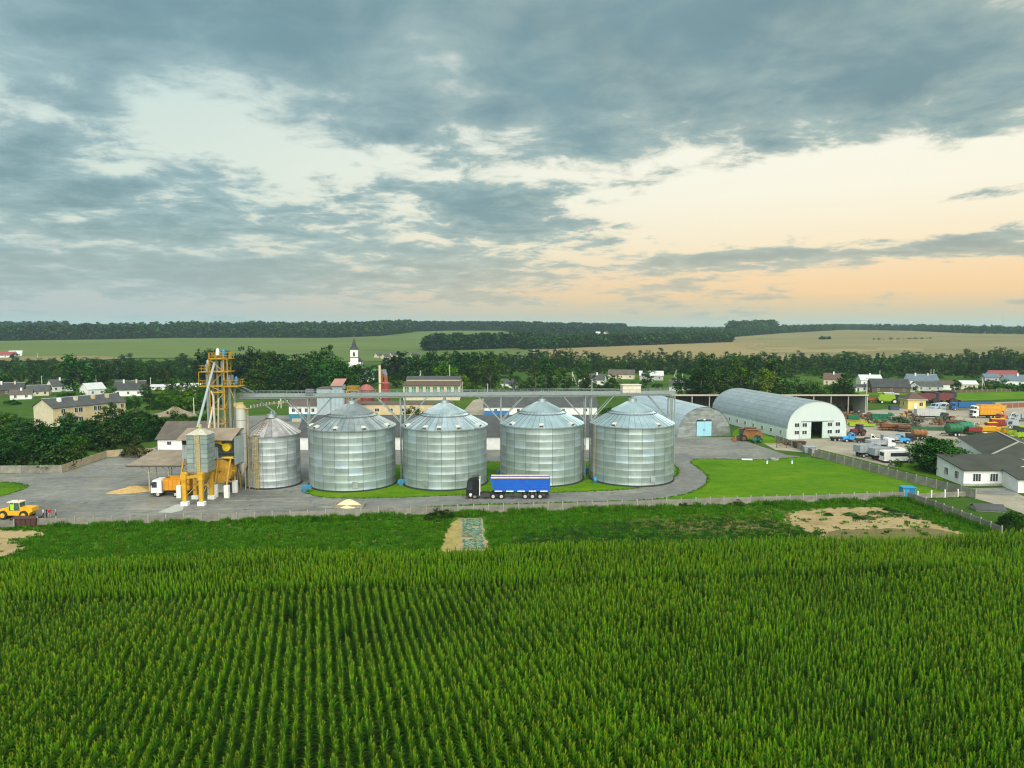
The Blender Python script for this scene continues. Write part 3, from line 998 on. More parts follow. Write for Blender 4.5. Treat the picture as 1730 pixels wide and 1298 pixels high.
def build_corn():
    p, r = corn_points()
    n = len(p)
    hum = 1 + 0.09 * np.sin(p[:, 0] / 6.3 + 1.2 * np.sin(p[:, 1] / 7.1)) + 0.05 * np.sin(p[:, 1] / 3.7 + p[:, 0] / 11)
    sc_ = hum * rng.uniform(0.82, 1.12, n)
    rz = r + rng.normal(0, 0.32 + .5 * (p[:, 0] > 8), n) + rng.integers(0, 2, n) * math.pi
    pick = rng.integers(0, len(CORN), n)
    # the 300 plants nearest the lens that stand in the frame are objects of their own
    v = []
    for i in np.argsort(p[:, 1])[:9000]:
        x, y = p[i]
        zc = y * math.cos(PITCH) + (CAM_H - 2.3) * math.sin(PITCH)
        yc = -(CAM_H - 2.3) * math.cos(PITCH) + y * math.sin(PITCH)
        u, w = x / zc * FPX, 649 - yc / zc * FPX
        if abs(u) < 860 and w < 1290:
            v.append(i)
        if len(v) == 300:
            break
    own = set(v)
    for i in v:
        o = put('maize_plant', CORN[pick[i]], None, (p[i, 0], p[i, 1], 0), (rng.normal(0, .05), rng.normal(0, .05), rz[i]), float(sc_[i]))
        tag(o, 'tall green maize plant with yellow tassel in the rows nearest the bottom edge', 'maize plant', 'maize plants in the nearest rows')
    m = np.array([i not in own for i in range(n)])
    pts3 = np.concatenate([p, np.zeros((n, 1))], 1)[m]
    rot = np.stack([rng.normal(0, .06, n), rng.normal(0, .06, n), rz], 1)[m]
    s3 = np.stack([sc_, sc_, sc_], 1)[m]
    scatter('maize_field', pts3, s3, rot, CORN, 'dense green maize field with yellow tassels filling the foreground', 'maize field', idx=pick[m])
    # bare earth below
    O = A_far
    q = [O + edge * -60 + enorm * 0.1, O + edge * 240 + enorm * 0.1, O + edge * 240 + enorm * 130, O + edge * -60 + enorm * 130]
    me = bpy.data.meshes.new('field_earth')
    me.from_pydata([(a.x, a.y, 0.03) for a in q], [], [(3, 2, 1, 0)])
    me.materials.append(M_dark)
    tag(put('field_earth', me), 'dark earth between the maize rows', None, None, 'structure')


build_corn()

# ---------------------------------------------------------------- weeds of the garden strip
M_weed1 = leaf_mat('weed_leaf', (0.030, 0.115, 0.004), (0.085, 0.23, 0.006), 0.3, 0.35)
M_weed2 = leaf_mat('dark_weed_leaf', (0.018, 0.06, 0.010), (0.04, 0.12, 0.016), 0.25, 0.3)
M_weed3 = leaf_mat('dry_weed_leaf', (0.16, 0.15, 0.04), (0.30, 0.26, 0.08), 0.2, 0.3)


def tuft_mesh(seed, n, h, spread, w, material, flat=0.4):
    r = random.Random(seed)
    b = MB()
    tone = []
    for k in range(n):
        a, q = r.uniform(0, 6.28), spread * math.sqrt(r.random())
        x, y = math.cos(a) * q, math.sin(a) * q
        l_ = h * r.uniform(0.5, 1.1)
        lean = r.uniform(0.1, 1.0) * flat
        da = r.uniform(0, 6.28)
        e_ = Vector((x + math.cos(da) * l_ * lean, y + math.sin(da) * l_ * lean, l_ * (1 - .3 * lean)))
        s = Vector((-math.sin(da), math.cos(da), 0)) * w * r.uniform(.7, 1.2)
        mid_ = Vector((x, y, 0)).lerp(e_, 0.55) + Vector((0, 0, l_ * 0.12))
        b.add([(x, y, 0), mid_ + s, e_, mid_ - s], [(0, 1, 2, 3)])
        t = r.random()
        tone += [t * .5, t, t, t]
    me = b.mesh('tuft', [material])
    at = me.attributes.new('tone', 'FLOAT', 'POINT')
    at.data.foreach_set('value', np.array(tone, np.float32))
    return me


TUFT = [tuft_mesh(k, 26, 0.42, 0.42, 0.06, M_weed1) for k in range(4)]
TUFT_D = [tuft_mesh(20 + k, 26, 0.40, 0.40, 0.07, M_weed2, 0.6) for k in range(3)]
TUFT_Y = [tuft_mesh(40 + k, 22, 0.38, 0.35, 0.03, M_weed3) for k in range(2)]
TUFT_T = [tuft_mesh(60 + k, 40, 1.0, 0.5, 0.07, M_weed1) for k in range(3)]


def in_poly(px, x, y):
    q = [P(*p) for p in px]
    ins = np.zeros(len(x), bool)
    j = len(q) - 1
    for i in range(len(q)):
        a, b = q[i], q[j]
        c = ((a.y > y) != (b.y > y)) & (x < (b.x - a.x) * (y - a.y) / (b.y - a.y + 1e-9) + a.x)
        ins ^= c
        j = i
    return ins


def fill(px, n, avoid=()):
    q = [P(*p) for p in px]
    x = rng.uniform(min(a.x for a in q), max(a.x for a in q), n)
    y = rng.uniform(min(a.y for a in q), max(a.y for a in q), n)
    m = in_poly(px, x, y)
    for a in avoid:
        m &= ~in_poly(a, x, y)
    return x[m], y[m]


PLOT = [(1322, 880), (1328, 864), (1400, 858), (1490, 856), (1560, 874), (1640, 908), (1700, 940), (1400, 940), (1380, 905)]
BED = [(764, 873), (822, 873), (826, 940), (738, 940)]
TRACK = [(-80, 897), (40, 896), (88, 900), (60, 908), (20, 914), (50, 926), (20, 940), (-80, 945)]
BROWN = [(1135, 888), (1200, 880), (1310, 882), (1330, 892), (1240, 897), (1160, 897)]


def weeds():
    strip = [(-120, 902), (60, 888.5), (500, 878.5), (900, 866), (1200, 856), (1530, 846), (1690, 905), (1900, 990), (-120, 1000)]
    x, y = fill(strip, 60000, [BED])
    xj, yj = x + rng.normal(0, .9, len(x)), y + rng.normal(0, .6, len(x))
    soil = (in_poly(PLOT, xj, yj) | in_poly(TRACK, xj, yj)) & (rng.random(len(x)) > .03)
    x, y = x[~soil], y[~soil]
    t = (x - A_far.x) * enorm.x + (y - A_far.y) * enorm.y
    m = t < -0.4
    x, y = x[m], y[m]
    den = 0.5 + 0.5 * np.sin(x * .23 + 1.7 * np.sin(y * .31)) * np.sin(y * .5 + x * .07)
    br = in_poly(BROWN, x, y)
    keep = (rng.random(len(x)) < 0.35 + 0.55 * den) & ~(br & (rng.random(len(x)) < .45))
    x, y = x[keep], y[keep]
    dark = (x > 0) & ((np.sin(x * .05) + 0.1 * (A_far.y - y + 18)) > 0.1) & (rng.random(len(x)) < .7)
    dry = rng.random(len(x)) < 0.04 + 0.25 * in_poly([(1050, 880), (1330, 860), (1340, 905), (1100, 905)], x, y)
    n = len(x)
    pick = rng.integers(0, 4, n)
    pick = np.where(dark, 4 + rng.integers(0, 3, n), pick)
    pick = np.where(dry, 7 + rng.integers(0, 2, n), pick)
    s = rng.uniform(0.5, 1.25, n)
    scatter('weeds', np.stack([x, y, np.zeros(n) + .01], 1), s, np.stack([np.zeros(n), np.zeros(n), rng.uniform(0, 6.28, n)], 1), TUFT + TUFT_D + TUFT_Y,
            'low green weeds covering the strip between maize and fence', 'weeds', idx=pick)
    # tall weeds along the outside of the front fence
    pl = [P(*q) for q in [(90, 890), (200, 888), (500, 879), (700, 872), (900, 865), (1200, 856), (1525, 845), (1600, 872), (1685, 906)]]
    xs, ys = [], []
    for a, b in zip(pl[:-1], pl[1:]):
        k = int((b - a).length * 9)
        tt = rng.random(k)
        xs.append(a.x + (b.x - a.x) * tt)
        ys.append(a.y + (b.y - a.y) * tt - 0.25 - np.abs(rng.normal(0, .8, k)))
    x, y = np.concatenate(xs), np.concatenate(ys)
    keep = rng.random(len(x)) < 0.5 + 0.5 * np.sin(x * .35 + np.sin(x * .11) * 3)
    x, y = x[keep], y[keep]
    n = len(x)
    scatter('tall_grass', np.stack([x, y, np.zeros(n)], 1), rng.uniform(.45, 1.15, n), np.stack([np.zeros(n), np.zeros(n), rng.uniform(0, 6.28, n)], 1), TUFT_T,
            'tall rank grass along the foot of the fences', 'tall grass')
    # sprouts in the dry plot
    x, y = fill(PLOT, 320)
    n = len(x)
    scatter('plot_weeds', np.stack([x, y, np.zeros(n) + .02], 1), rng.uniform(.2, .5, n), np.stack([np.zeros(n), np.zeros(n), rng.uniform(0, 6.28, n)], 1), TUFT_Y + TUFT_D[:1],
            'sparse dry weeds on the bare plot', 'weeds')


weeds()


def lawn_grass():
    polys = [[(508, 831), (540, 841), (600, 843), (700, 840), (800, 836), (960, 832), (1060, 828), (1108, 819), (1140, 807), (1148, 797), (1140, 785), (1120, 779), (665, 782), (655, 800), (560, 818)],
             [(600, 866), (700, 858), (800, 853), (930, 850), (1090, 846), (1150, 838), (1187, 825), (1199, 808), (1184, 793), (1163, 781), (1180, 775), (1290, 778), (1376, 770), (1500, 803), (1652, 841), (1530, 843), (1200, 853), (900, 863), (640, 871)],
             [(-80, 814), (20, 815), (52, 821), (30, 831), (-10, 842), (-80, 846)]]
    X_, Y_, S_ = [], [], []
    for q in polys:
        pts = chaikin([P(*p) for p in q], 1)
        for i in range(len(pts)):
            a, b = pts[i], pts[(i + 1) % len(pts)]
            k = int((b - a).length * 7)
            t = rng.random(k)
            X_.append(a.x + (b.x - a.x) * t + rng.normal(0, .16, k))
            Y_.append(a.y + (b.y - a.y) * t + rng.normal(0, .16, k))
            S_.append(rng.uniform(.18, .5, k))
        x, y = fill(q, 9000)
        keep = rng.random(len(x)) < .35 + .4 * np.sin(x * .4) * np.sin(y * .3)
        X_.append(x[keep])
        Y_.append(y[keep])
        S_.append(rng.uniform(.10, .22, keep.sum()))
    x, y, s = np.concatenate(X_), np.concatenate(Y_), np.concatenate(S_)
    n = len(x)
    scatter('lawn_grass', np.stack([x, y, np.zeros(n) + .015], 1), s, np.stack([np.zeros(n), np.zeros(n), rng.uniform(0, 6.28, n)], 1), TUFT + TUFT_Y[:1], 'uneven tufts of grass on and along the lawns', 'grass')


lawn_grass()
# pumpkin patches and cabbages
for k, (px, py, w) in enumerate([(1437, 871, 1.3), (1452, 877, 1.1), (1464, 876, 1.5), (1482, 868, 1.5), (1508, 871, 1.6), (1510, 864.5, 1.1), (1528, 869, 1.9), (1550, 876, 1.2), (1400, 871, .7), (1500, 862, .8)]):
    b = MB()
    tone = []
    r = random.Random(900 + k)
    for i in range(110):
        a, q = r.uniform(0, 6.28), w * math.sqrt(r.random())
        x, y, z = math.cos(a) * q, math.sin(a) * q * .8, 0.05 + 0.4 * (1 - (q / w) ** 2) * r.uniform(.5, 1.1)
        t = r.uniform(0, 6.28)
        s = r.uniform(.12, .24)
        tl = r.uniform(-.5, .5)
        c_, d_ = Vector((math.cos(t), math.sin(t), tl)) * s, Vector((-math.sin(t), math.cos(t), r.uniform(-.4, .4))) * s
        o_ = Vector((x, y, z))
        b.add([o_ + c_, o_ + d_, o_ - c_, o_ - d_], [(0, 1, 2, 3)])
        tone += [r.random()] * 4
    me = b.mesh('pumpkin_plant', [M_weed2])
    me.attributes.new('tone', 'FLOAT', 'POINT').data.foreach_set('value', np.array(tone, np.float32))
    o = put('pumpkin_plant', me, None, P(px, py))
    tag(o, 'low dark green leafy plant clump, %s from the left on the bare dry plot' % nth([8, 0, 1, 2, 4, 5, 6, 7, 3, 9].index(k) if False else sorted(range(10), key=lambda i: [1437, 1452, 1464, 1482, 1508, 1510, 1528, 1550, 1400, 1500][i]).index(k)), 'plant', 'plant clumps on the dry plot')
M_cab = leaf_mat('cabbage_leaf', (0.13, 0.27, 0.20), (0.28, 0.46, 0.38), 0.1, 0.25)


def cabbage_mesh(seed):
    r = random.Random(seed)
    b = MB()
    tone = []
    for ring, (n, rad_, z, tilt, s) in enumerate([(7, .24, .06, .25, .19), (6, .16, .13, .7, .17), (4, .07, .19, 1.1, .12)]):
        for k in range(n):
            a = 6.283 * k / n + r.uniform(-.25, .25) + ring
            d_ = Vector((math.cos(a), math.sin(a), 0))
            u = (d_ * math.cos(tilt) + Vector((0, 0, math.sin(tilt)))) * s
            w = Vector((-d_.y, d_.x, 0)) * s * .85
            o_ = d_ * rad_ + Vector((0, 0, z))
            b.add([o_ - u * .8, o_ + w, o_ + u, o_ - w], [(0, 1, 2, 3)])
            t = r.random()
            tone += [t * .4, t, 1, t]
    me = b.mesh('cabbage', [M_cab])
    me.attributes.new('tone', 'FLOAT', 'POINT').data.foreach_set('value', np.array(tone, np.float32))
    return me


_cab = [cabbage_mesh(k) for k in range(3)]
_c0, _c1, _c2 = P(781, 878), P(813, 878), P(782, 929)
for i in range(6):
    for j in range(16):
        if rng.random() < 0.08:
            continue
        p_ = _c0 + (_c1 - _c0) * ((i + .5) / 6) + (_c2 - _c0) * ((j + .5) / 16)
        o = put('cabbage', _cab[(i * 5 + j) % 3], None, (p_.x + rng.normal(0, .06), p_.y + rng.normal(0, .09), .02), (0, 0, rng.uniform(0, 6.28)), rng.uniform(0.75, 1.1))
        tag(o, 'blue-green cabbage in the narrow vegetable bed behind the maize', 'cabbage', 'cabbages in the vegetable bed')

# ================================================================ silos
def metal_mat(name, c1, c2, rough=0.42, metal=0.75, rnd=0.14, streak_amt=0.5, tint=None):
    m = bpy.data.materials.new(name)
    m.use_nodes = True
    N = Nodes(m.node_tree)
    oi = N.n('ShaderNodeObjectInfo')
    pos = N.n('ShaderNodeNewGeometry').outputs['Position']
    v = N.n('ShaderNodeMapping', {'Vector': pos, 'Scale': (1.3, 1.3, 0.10)}).outputs[0]
    f = N.noise(v, 1.6, 5, 0.65)
    g = N.noise(pos, 0.5, 4, 0.6)
    cc = N.ramp(N.m('ADD', N.m('MULTIPLY', f, streak_amt), N.m('MULTIPLY', g, 1 - streak_amt)), [(0.32, c1), (0.68, c2)])
    k = N.step(oi.outputs['Random'], 0, 1, False, 1 - rnd, 1 + rnd)
    cc = N.n('ShaderNodeVectorMath', {0: cc, 'Scale': k}, operation='SCALE').outputs[0]
    if tint:
        k2 = N.step(N.m('FRACT', N.m('MULTIPLY', oi.outputs['Random'], 7.31)), 0.72, 0.98)
        cc = N.mix(N.m('MULTIPLY', k2, 0.5), cc, tint)
    r = N.step(g, 0.3, 0.7, False, rough - 0.08, rough + 0.12)
    bs = N.n('ShaderNodeBsdfPrincipled', {'Base Color': cc, 'Roughness': r, 'Metallic': metal})
    wv = N.n('ShaderNodeTexWave', {'Vector': pos, 'Scale': 3.0, 'Distortion': 0.0}, bands_direction='Z')
    bp = N.n('ShaderNodeBump', {'Height': wv.outputs['Fac'], 'Strength': 0.15, 'Distance': 0.008})
    bp2 = N.n('ShaderNodeBump', {'Height': N.noise(pos, 0.9, 3, 0.5), 'Strength': 0.22, 'Distance': 0.12, 'Normal': bp.outputs[0]})
    N.put(bs.inputs['Normal'], bp2.outputs[0])
    N.n('ShaderNodeOutputMaterial', {'Surface': bs.outputs[0]})
    MATS[name] = m
    return m


M_galv = metal_mat('galvanised_sheet', (0.25, 0.32, 0.31), (0.37, 0.45, 0.43), 0.44, 0.55, 0.11, tint=(0.42, 0.55, 0.64))
M_galv_old = metal_mat('weathered_galvanised_sheet', (0.26, 0.31, 0.32), (0.50, 0.55, 0.55), 0.5, 0.6, 0.2)
M_roof_new = metal_mat('bright_roof_sheet', (0.30, 0.40, 0.43), (0.42, 0.53, 0.57), 0.46, 0.55, 0.07)
M_roof_mid = metal_mat('streaked_roof_sheet', (0.25, 0.32, 0.34), (0.46, 0.55, 0.58), 0.46, 0.55, 0.2)
M_roof_old = metal_mat('dull_roof_sheet', (0.19, 0.23, 0.24), (0.38, 0.44, 0.45), 0.5, 0.5, 0.18)
M_rustroof = metal_mat('rust_stained_roof_sheet', (0.27, 0.23, 0.21), (0.50, 0.53, 0.55), 0.5, 0.5, 0.25)
M_seam = mat('dark_seam', (0.10, 0.12, 0.12), 0.8)  # dark liner colour visible through the gaps between sheets
M_steel = mat('galvanised_steel', (0.28, 0.33, 0.33), 0.5, 0.6, 0.2, 2.0)
M_steel_d = mat('dark_steel', (0.14, 0.16, 0.17), 0.6, 0.4)
M_black = mat('black_rubber', (0.012, 0.012, 0.013), 0.8, 0, 0.2)
M_tan = mat('dusty_tan_steel', (0.40, 0.33, 0.17), 0.75, 0.1, 0.25, 2.0)
M_yel = mat('yellow_paint', (0.56, 0.31, 0.014), 0.5, 0, 0.16, 1.2, coat=0.1)
M_yel_d = mat('weathered_yellow_paint', (0.46, 0.27, 0.03), 0.6, 0, 0.35, 1.2)
M_white = mat('white_paint', (0.78, 0.79, 0.76), 0.6, 0, 0.06)
M_whitewash = mat('whitewashed_concrete', (0.74, 0.76, 0.74), 0.85, 0, 0.10, 0.8)
M_blue = mat('blue_paint', (0.02, 0.20, 0.40), 0.45, 0, 0.12)
M_concrete = mat('grey_concrete', (0.30, 0.30, 0.27), 0.9, 0, 0.22, 0.9, rnd=0.1, bump=0.3)


def arc_panel(r, da, h, lip=0.04, gap=0.035, seg=5, mats=None, ribs=True):
    """one curved wall sheet, its foot lapped over the sheet below"""
    g = gap / r
    prof = [(r + lip, 0.0), (r + lip, 0.05), (r, 0.13), (r, h * .5), (r, h - 0.012)]
    b = MB()
    b.lathe(prof, seg, (0, 0, 0), 'Z', -da / 2 + g, da / 2 - g)
    me = b.mesh('wall_panel', mats, True)
    return me


def silo(label, cx, cy, R, H, rings, npan, apex, nroof, m_wall, m_roof, collar=True, z0=0.25, rot=0.0, group='large grain silos'):
    S = thing('grain_silo', label, 'silo', (cx, cy, 0), 0, group)
    h = (H - z0) / rings
    da = 2 * math.pi / npan
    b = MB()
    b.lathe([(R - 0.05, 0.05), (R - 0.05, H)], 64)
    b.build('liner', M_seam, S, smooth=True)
    b = MB()
    b.lathe([(R + 0.35, 0), (R + 0.35, 0.10), (R + 0.06, 0.16), (R + 0.06, z0), (R - 0.04, z0)], 64)
    b.build('foundation_ring', mat('bitumen_black', (0.02, 0.023, 0.028), 0.8), S, smooth=False)
    me = arc_panel(R, da, h, mats=[m_wall])
    for i in range(rings):
        off = rot
        for k in range(npan):
            a = off + (k + .5) * da
            put('wall_panel', me, S, (0, 0, z0 + i * h), (0, 0, a))
    # roof
    slope = (apex - H) / (R + 0.2 - 0.9)
    re, rc = R + 0.22, (R * 0.49 if collar else 1.0)
    dr = 2 * math.pi / nroof

    def zr(r):
        return H + (re - r) * slope
    b = MB()
    g = 0.010
    a0, a1 = -dr / 2, dr / 2
    for r0, r1, da0 in [(re, rc, 0)]:
        vs_ = []
        for r in (r0, (r0 + r1) / 2, r1):
            w = r * dr / 2
            rib = min(.10, w * .35)
            for y, z in ((-w + .015, 0.0), (-w + .015 + rib, 0.0), (-w + .02 + rib, -0.04), (w - .1, -0.04), (w - .015, 0.075 if r > r1 else 0.06), (w + .03, 0.075)):
                vs_.append((r, y, zr(r) + z))
        fs_ = []
        for i in range(2):
            for k in range(5):
                q = i * 6 + k
                fs_.append((q, q + 1, q + 7, q + 6))
        b.add(vs_, fs_)
        b.add([(re, -re * dr / 2, zr(re)), (re, re * dr / 2, zr(re)), (re - .03, re * dr / 2, zr(re) - .22), (re - .03, -re * dr / 2, zr(re) - .22)], [(0, 3, 2, 1)])
    me = b.mesh('roof_panel', [m_roof], False)
    for k in range(nroof):
        put('roof_panel', me, S, (0, 0, 0), (0, 0, (k + .5) * dr + rot))
    if collar:
        b = MB()
        zc = zr(rc)
        b.lathe([(rc + 0.9, zr(rc + .9) + .10), (rc + .9, zr(rc + .9) + .22), (rc + .8, zr(rc + .9) + .22)], 48)
        for k in range(16):
            a = 2 * math.pi * k / 16
            b.tube(((rc + .9) * math.cos(a), (rc + .9) * math.sin(a), zr(rc + .9) - .05), ((rc + .9) * math.cos(a), (rc + .9) * math.sin(a), zr(rc + .9) + .2), .03, 4)
        b.build('safety_ring', M_steel_d, S)
        b = MB()
        n2 = nroof
        prof = [(rc + 0.12, zc + 0.16), (rc * .55, zr(rc * .55) + 0.2), (0.85, zr(.85) + 0.22)]
        for k in range(n2):
            aa, ab = 2 * math.pi * k / n2 + rot, 2 * math.pi * (k + 1) / n2 + rot
            vs_ = []
            for r, z in prof:
                for t, dz in ((aa, .07), (aa + (ab - aa) * .16, 0), (ab, 0), (ab, .07)):
                    vs_.append((r * math.cos(t), r * math.sin(t), z + dz * min(1, r / rc + .2)))
            b.add(vs_, [(i * 4 + j, i * 4 + j + 1, i * 4 + 5 + j, i * 4 + 4 + j) for i in range(2) for j in range(3)])
        b.lathe([(rc + 0.12, zc - 0.1), (rc + 0.12, zc + 0.16)], 48)
        b.build('upper_roof', m_roof, S)
    b = MB()
    b.lathe([(1.05, zr(1.05) + .15), (0.95, zr(.9) + 0.45), (0.9, zr(.9) + .75), (0.25, zr(.9) + .85), (0.25, zr(.9) + 1.3)], 20)
    b.build('roof_cap', M_steel, S, smooth=True)
    return S, zr


def roof_vent(S, zr, a, r, white=True):
    e = MB()
    w = .55
    c, s = math.cos(a), math.sin(a)
    z = zr(r)
    e.cur = 0
    e.prism([(-.7, -.28), (.55, .02), (.55, .42), (.35, .50), (-.7, .14)], -w, w)
    e.cur = 1
    e.bx(-.76, -.68, -w + .06, w - .06, -.36, .08)
    for q_ in range(len(e.v)):
        e.v[q_] = tuple(u_ * .74 for u_ in e.v[q_])
    o = e.build('roof_vent', [mat('vent_hood', (0.62, 0.62, 0.56), 0.6, .2), mat('vent_mouth', (0.10, 0.08, 0.05), .9)], S, (r * c, r * s, z - .03), (0, 0, a + math.pi))
    return o


def silo_centre(px, py, R):
    f = P(px, py)
    d = Vector((f.x, f.y, 0)).normalized()
    return f + d * R


R_S, H_S = 8.5, 11.7
SILO = []
for i, (px, py, mr, mw, rt, lb) in enumerate([
        (597, 831.5, M_roof_old, M_galv, 0.13, 'big corrugated grain silo with dull streaked roof, next to the small rusty-roofed silo'),
        (752, 829.5, M_roof_mid, M_galv, 0.02, 'big corrugated grain silo with striped roof, directly behind the black truck cab'),
        (915, 823.0, M_roof_new, M_galv, 0.21, 'big corrugated grain silo with bright roof, behind the blue tipper trailer'),
        (1066, 822.5, M_roof_new, M_galv, 0.08, 'rightmost big grain silo, by the road bend and the silver hangar')]):
    c = silo_centre(px, py, R_S)
    S, zr = silo(lb, c.x, c.y, R_S, H_S, 8, 20, 15.9, 40, mw, mr, rot=rt)
    SILO.append((c, S, zr))
for i, angs in enumerate([[-100, -62, -135, -20, 200], [-112, -92, -66, -28, 210], [-93, -45, -140, 30], [-60, -125, 150, 20]]):
    for a in angs:
        roof_vent(SILO[i][1], SILO[i][2], rad(a), 7.9)
c_s = silo_centre(462, 826.5, 5.35)
S_small, zr_small = silo('small grain silo with rust-stained roof and tan ladder strip beside the yellow dryer tower', c_s.x, c_s.y, 5.35, 10.3, 8, 14, 13.3, 26, M_galv_old, M_rustroof, collar=False, rot=.2, group='small grain silos')
S_small['group'] = 'grain silos'
for _, s_, _z in SILO:
    s_['group'] = 'grain silos'


def ladder(parent, cx, cy, a, R, z0, z1, m, w=0.55, cage=True, name='ladder'):
    b = MB()
    c, s = math.cos(a), math.sin(a)
    t = Vector((-s, c, 0))
    o_ = Vector((c, s, 0)) * (R + .28)
    for k in (-1, 1):
        b.bar(o_ + t * w * .5 * k + Vector((0, 0, z0)), o_ + t * w * .5 * k + Vector((0, 0, z1)), .09, .09)
    z = z0 + .3
    while z < z1:
        b.tube(o_ - t * w * .5 + Vector((0, 0, z)), o_ + t * w * .5 + Vector((0, 0, z)), .035, 4)
        z += .45
    if cage:
        z = z0 + 2.4
        oo = Vector((c, s, 0)) * (R + .95)
        while z < z1:
            b.bar(o_ - t * w * .6 + Vector((0, 0, z)), oo - t * w * .45 + Vector((0, 0, z)), .05, .07)
            b.bar(o_ + t * w * .6 + Vector((0, 0, z)), oo + t * w * .45 + Vector((0, 0, z)), .05, .07)
            b.bar(oo - t * w * .45 + Vector((0, 0, z)), oo + t * w * .45 + Vector((0, 0, z)), .05, .07)
            z += .9
        for k in (-.45, 0, .45):
            b.bar(oo + t * w * k + Vector((0, 0, z0 + 2.4)), oo + t * w * k + Vector((0, 0, z1)), .05, .05)
    return b.build(name, m, parent)


ladder(S_small, 0, 0, math.atan2(-1, -.24), 5.35, .1, 10.4, M_tan, .8)
b = MB()
b.bx(.05, .12, -.36, .36, .2, 10.2)
b.build('ladder_plate', M_tan, S_small, (5.4 * math.cos(math.atan2(-1, -.24)), 5.4 * math.sin(math.atan2(-1, -.24)), 0), (0, 0, math.atan2(-1, -.24)))
b = MB()   # ladder's run over the roof
for k in (-1, 1):
    b.bar((-1.2 + .35 * k, -5.2, 10.45), (-.25 + .3 * k, -1.2, 13.1), .1, .08)
for k in range(9):
    t = k / 8
    b.bar((-1.55 + .95 * t, -5.2 + 4 * t, 10.5 + 2.65 * t), (-.85 + .95 * t, -5.2 + 4 * t, 10.5 + 2.65 * t), .06, .06)
b.bx(-2.0, -.5, -5.6, -4.4, 10.45, 10.55)
b.build('roof_ladder', mat('rusty_steel', (0.27, 0.15, 0.06), .8, .1, .3), S_small)
ladder(SILO[3][1], 0, 0, math.atan2(-.42, -1), R_S, .1, 12, mat('pale_rust_steel', (0.42, 0.34, 0.22), .8), .5, False)
# entry hatches low on the walls
for (c, S, _z), a in zip(SILO, (-75, -110, -100, -70)):
    a = rad(a)
    b = MB()
    b.rbx(-.04, .09, -.5, .5, 0, 1.25, .03)
    o = b.build('hatch', M_galv_old, S, ((R_S + .06) * math.cos(a), (R_S + .06) * math.sin(a), .75), (0, 0, a))


def blower(px, py, label, s=1.0, rz=0.0):
    t = thing('aeration_fan', label, 'fan', P(px, py), rz, 'blue aeration fans at the silo feet')
    b = MB()
    b.lathe([(0, -.30), (.55, -.30), (.62, -.22), (.62, .22), (.55, .30), (0, .30)], 20, (0, 0, .72), 'Y')
    b.build('housing', mat('fan_blue', (0.02, 0.20, 0.36), .5, 0, .15), t, smooth=True)
    b = MB()
    b.lathe([(0, -.34), (.26, -.34), (.28, -.30)], 14, (0, 0, .72), 'Y')
    b.build('inlet', M_steel_d, t)
    b = MB()
    b.bx(.1, 1.2, -.24, .24, .72, 1.28)
    b.build('outlet_duct', mat('fan_blue', (0.03, 0.30, 0.52)), t)
    b = MB()
    b.bx(-.5, .5, -.35, .35, 0, .12)
    b.bx(-.4, -.3, -.3, .3, .1, .5)
    b.bx(.3, .4, -.3, .3, .1, .5)
    b.build('base_frame', M_steel_d, t)
    t.scale = (s, s, s)


blower(515, 832, 'blue aeration fan on the grass left of the first big silo', 1.1)
blower(677, 821, 'blue aeration fan in the gap between the first and second big silos', 1.0, .3)
blower(843, 803, 'blue aeration fan behind the blue trailer between the second and third silos', .9, .2)
blower(988, 800, 'dark blue aeration fan deep in the gap left of the last silo', .9, .3)
blower(1005, 817, 'bright blue aeration fan at the front left foot of the last silo', 1.0, math.pi / 2)

# ================================================================ conveyor gallery over the silos
gl = Q(404, 667, 142.5)
gr = Q(1140, 667, 149.5)
gl.z = gr.z = 17.35
gdir = (gr - gl)
GL = gdir.length
grz = math.atan2(gdir.y, gdir.x)
G = thing('conveyor_gallery', 'long galvanised conveyor bridge with railings running over all the silos', 'conveyor', (gl.x, gl.y, 0), grz)
zt = 17.35
b = MB()
b.bx(0, GL, -.42, .42, zt, zt + .62)
for k in range(int(GL / 3)):
    b.bx(k * 3, k * 3 + .09, -.47, .47, zt - .02, zt + .66)
b.build('conveyor_trough', M_steel, G)
b = MB()
b.bar((0, -.9, zt - .15), (GL, -.9, zt - .15), .12, .34)
b.bar((0, .9, zt - .15), (GL, .9, zt - .15), .12, .34)
b.build('bridge_beam', mat('bright_steel', (0.38, 0.44, 0.44), .5, .5, .15), G)
b = MB()
for k in range(int(GL / 1.5)):
    b.bx(k * 1.5, k * 1.5 + 1.46, -1.5, -.5, zt + .02, zt + .07)
    b.bx(k * 1.5, k * 1.5 + 1.46, .5, 1.5, zt + .02, zt + .07)
b.build('walkway', mat('walkway_steel', (0.24, 0.28, 0.28), .7, .4), G)
for sd in (-1.5, 1.5):
    b = MB()
    for z in (.55, 1.1):
        b.bar((0, sd, zt + z), (GL, sd, zt + z), .045, .055)
    b.bar((0, sd, zt + .12), (GL, sd, zt + .12), .02, .12)
    for k in range(int(GL / 1.5) + 1):
        b.bar((k * 1.5, sd, zt), (k * 1.5, sd, zt + 1.12), .05, .05)
    b.build('railing', M_steel, G)


def gx_of(px):
    """distance along the gallery at a pixel column"""
    best = min(range(0, int(GL * 10) + 1), key=lambda k: abs(865 + 1200 * (gl.x + math.cos(grz) * k / 10) / ((gl.y + math.sin(grz) * k / 10) * 1.003) - px))
    return best / 10


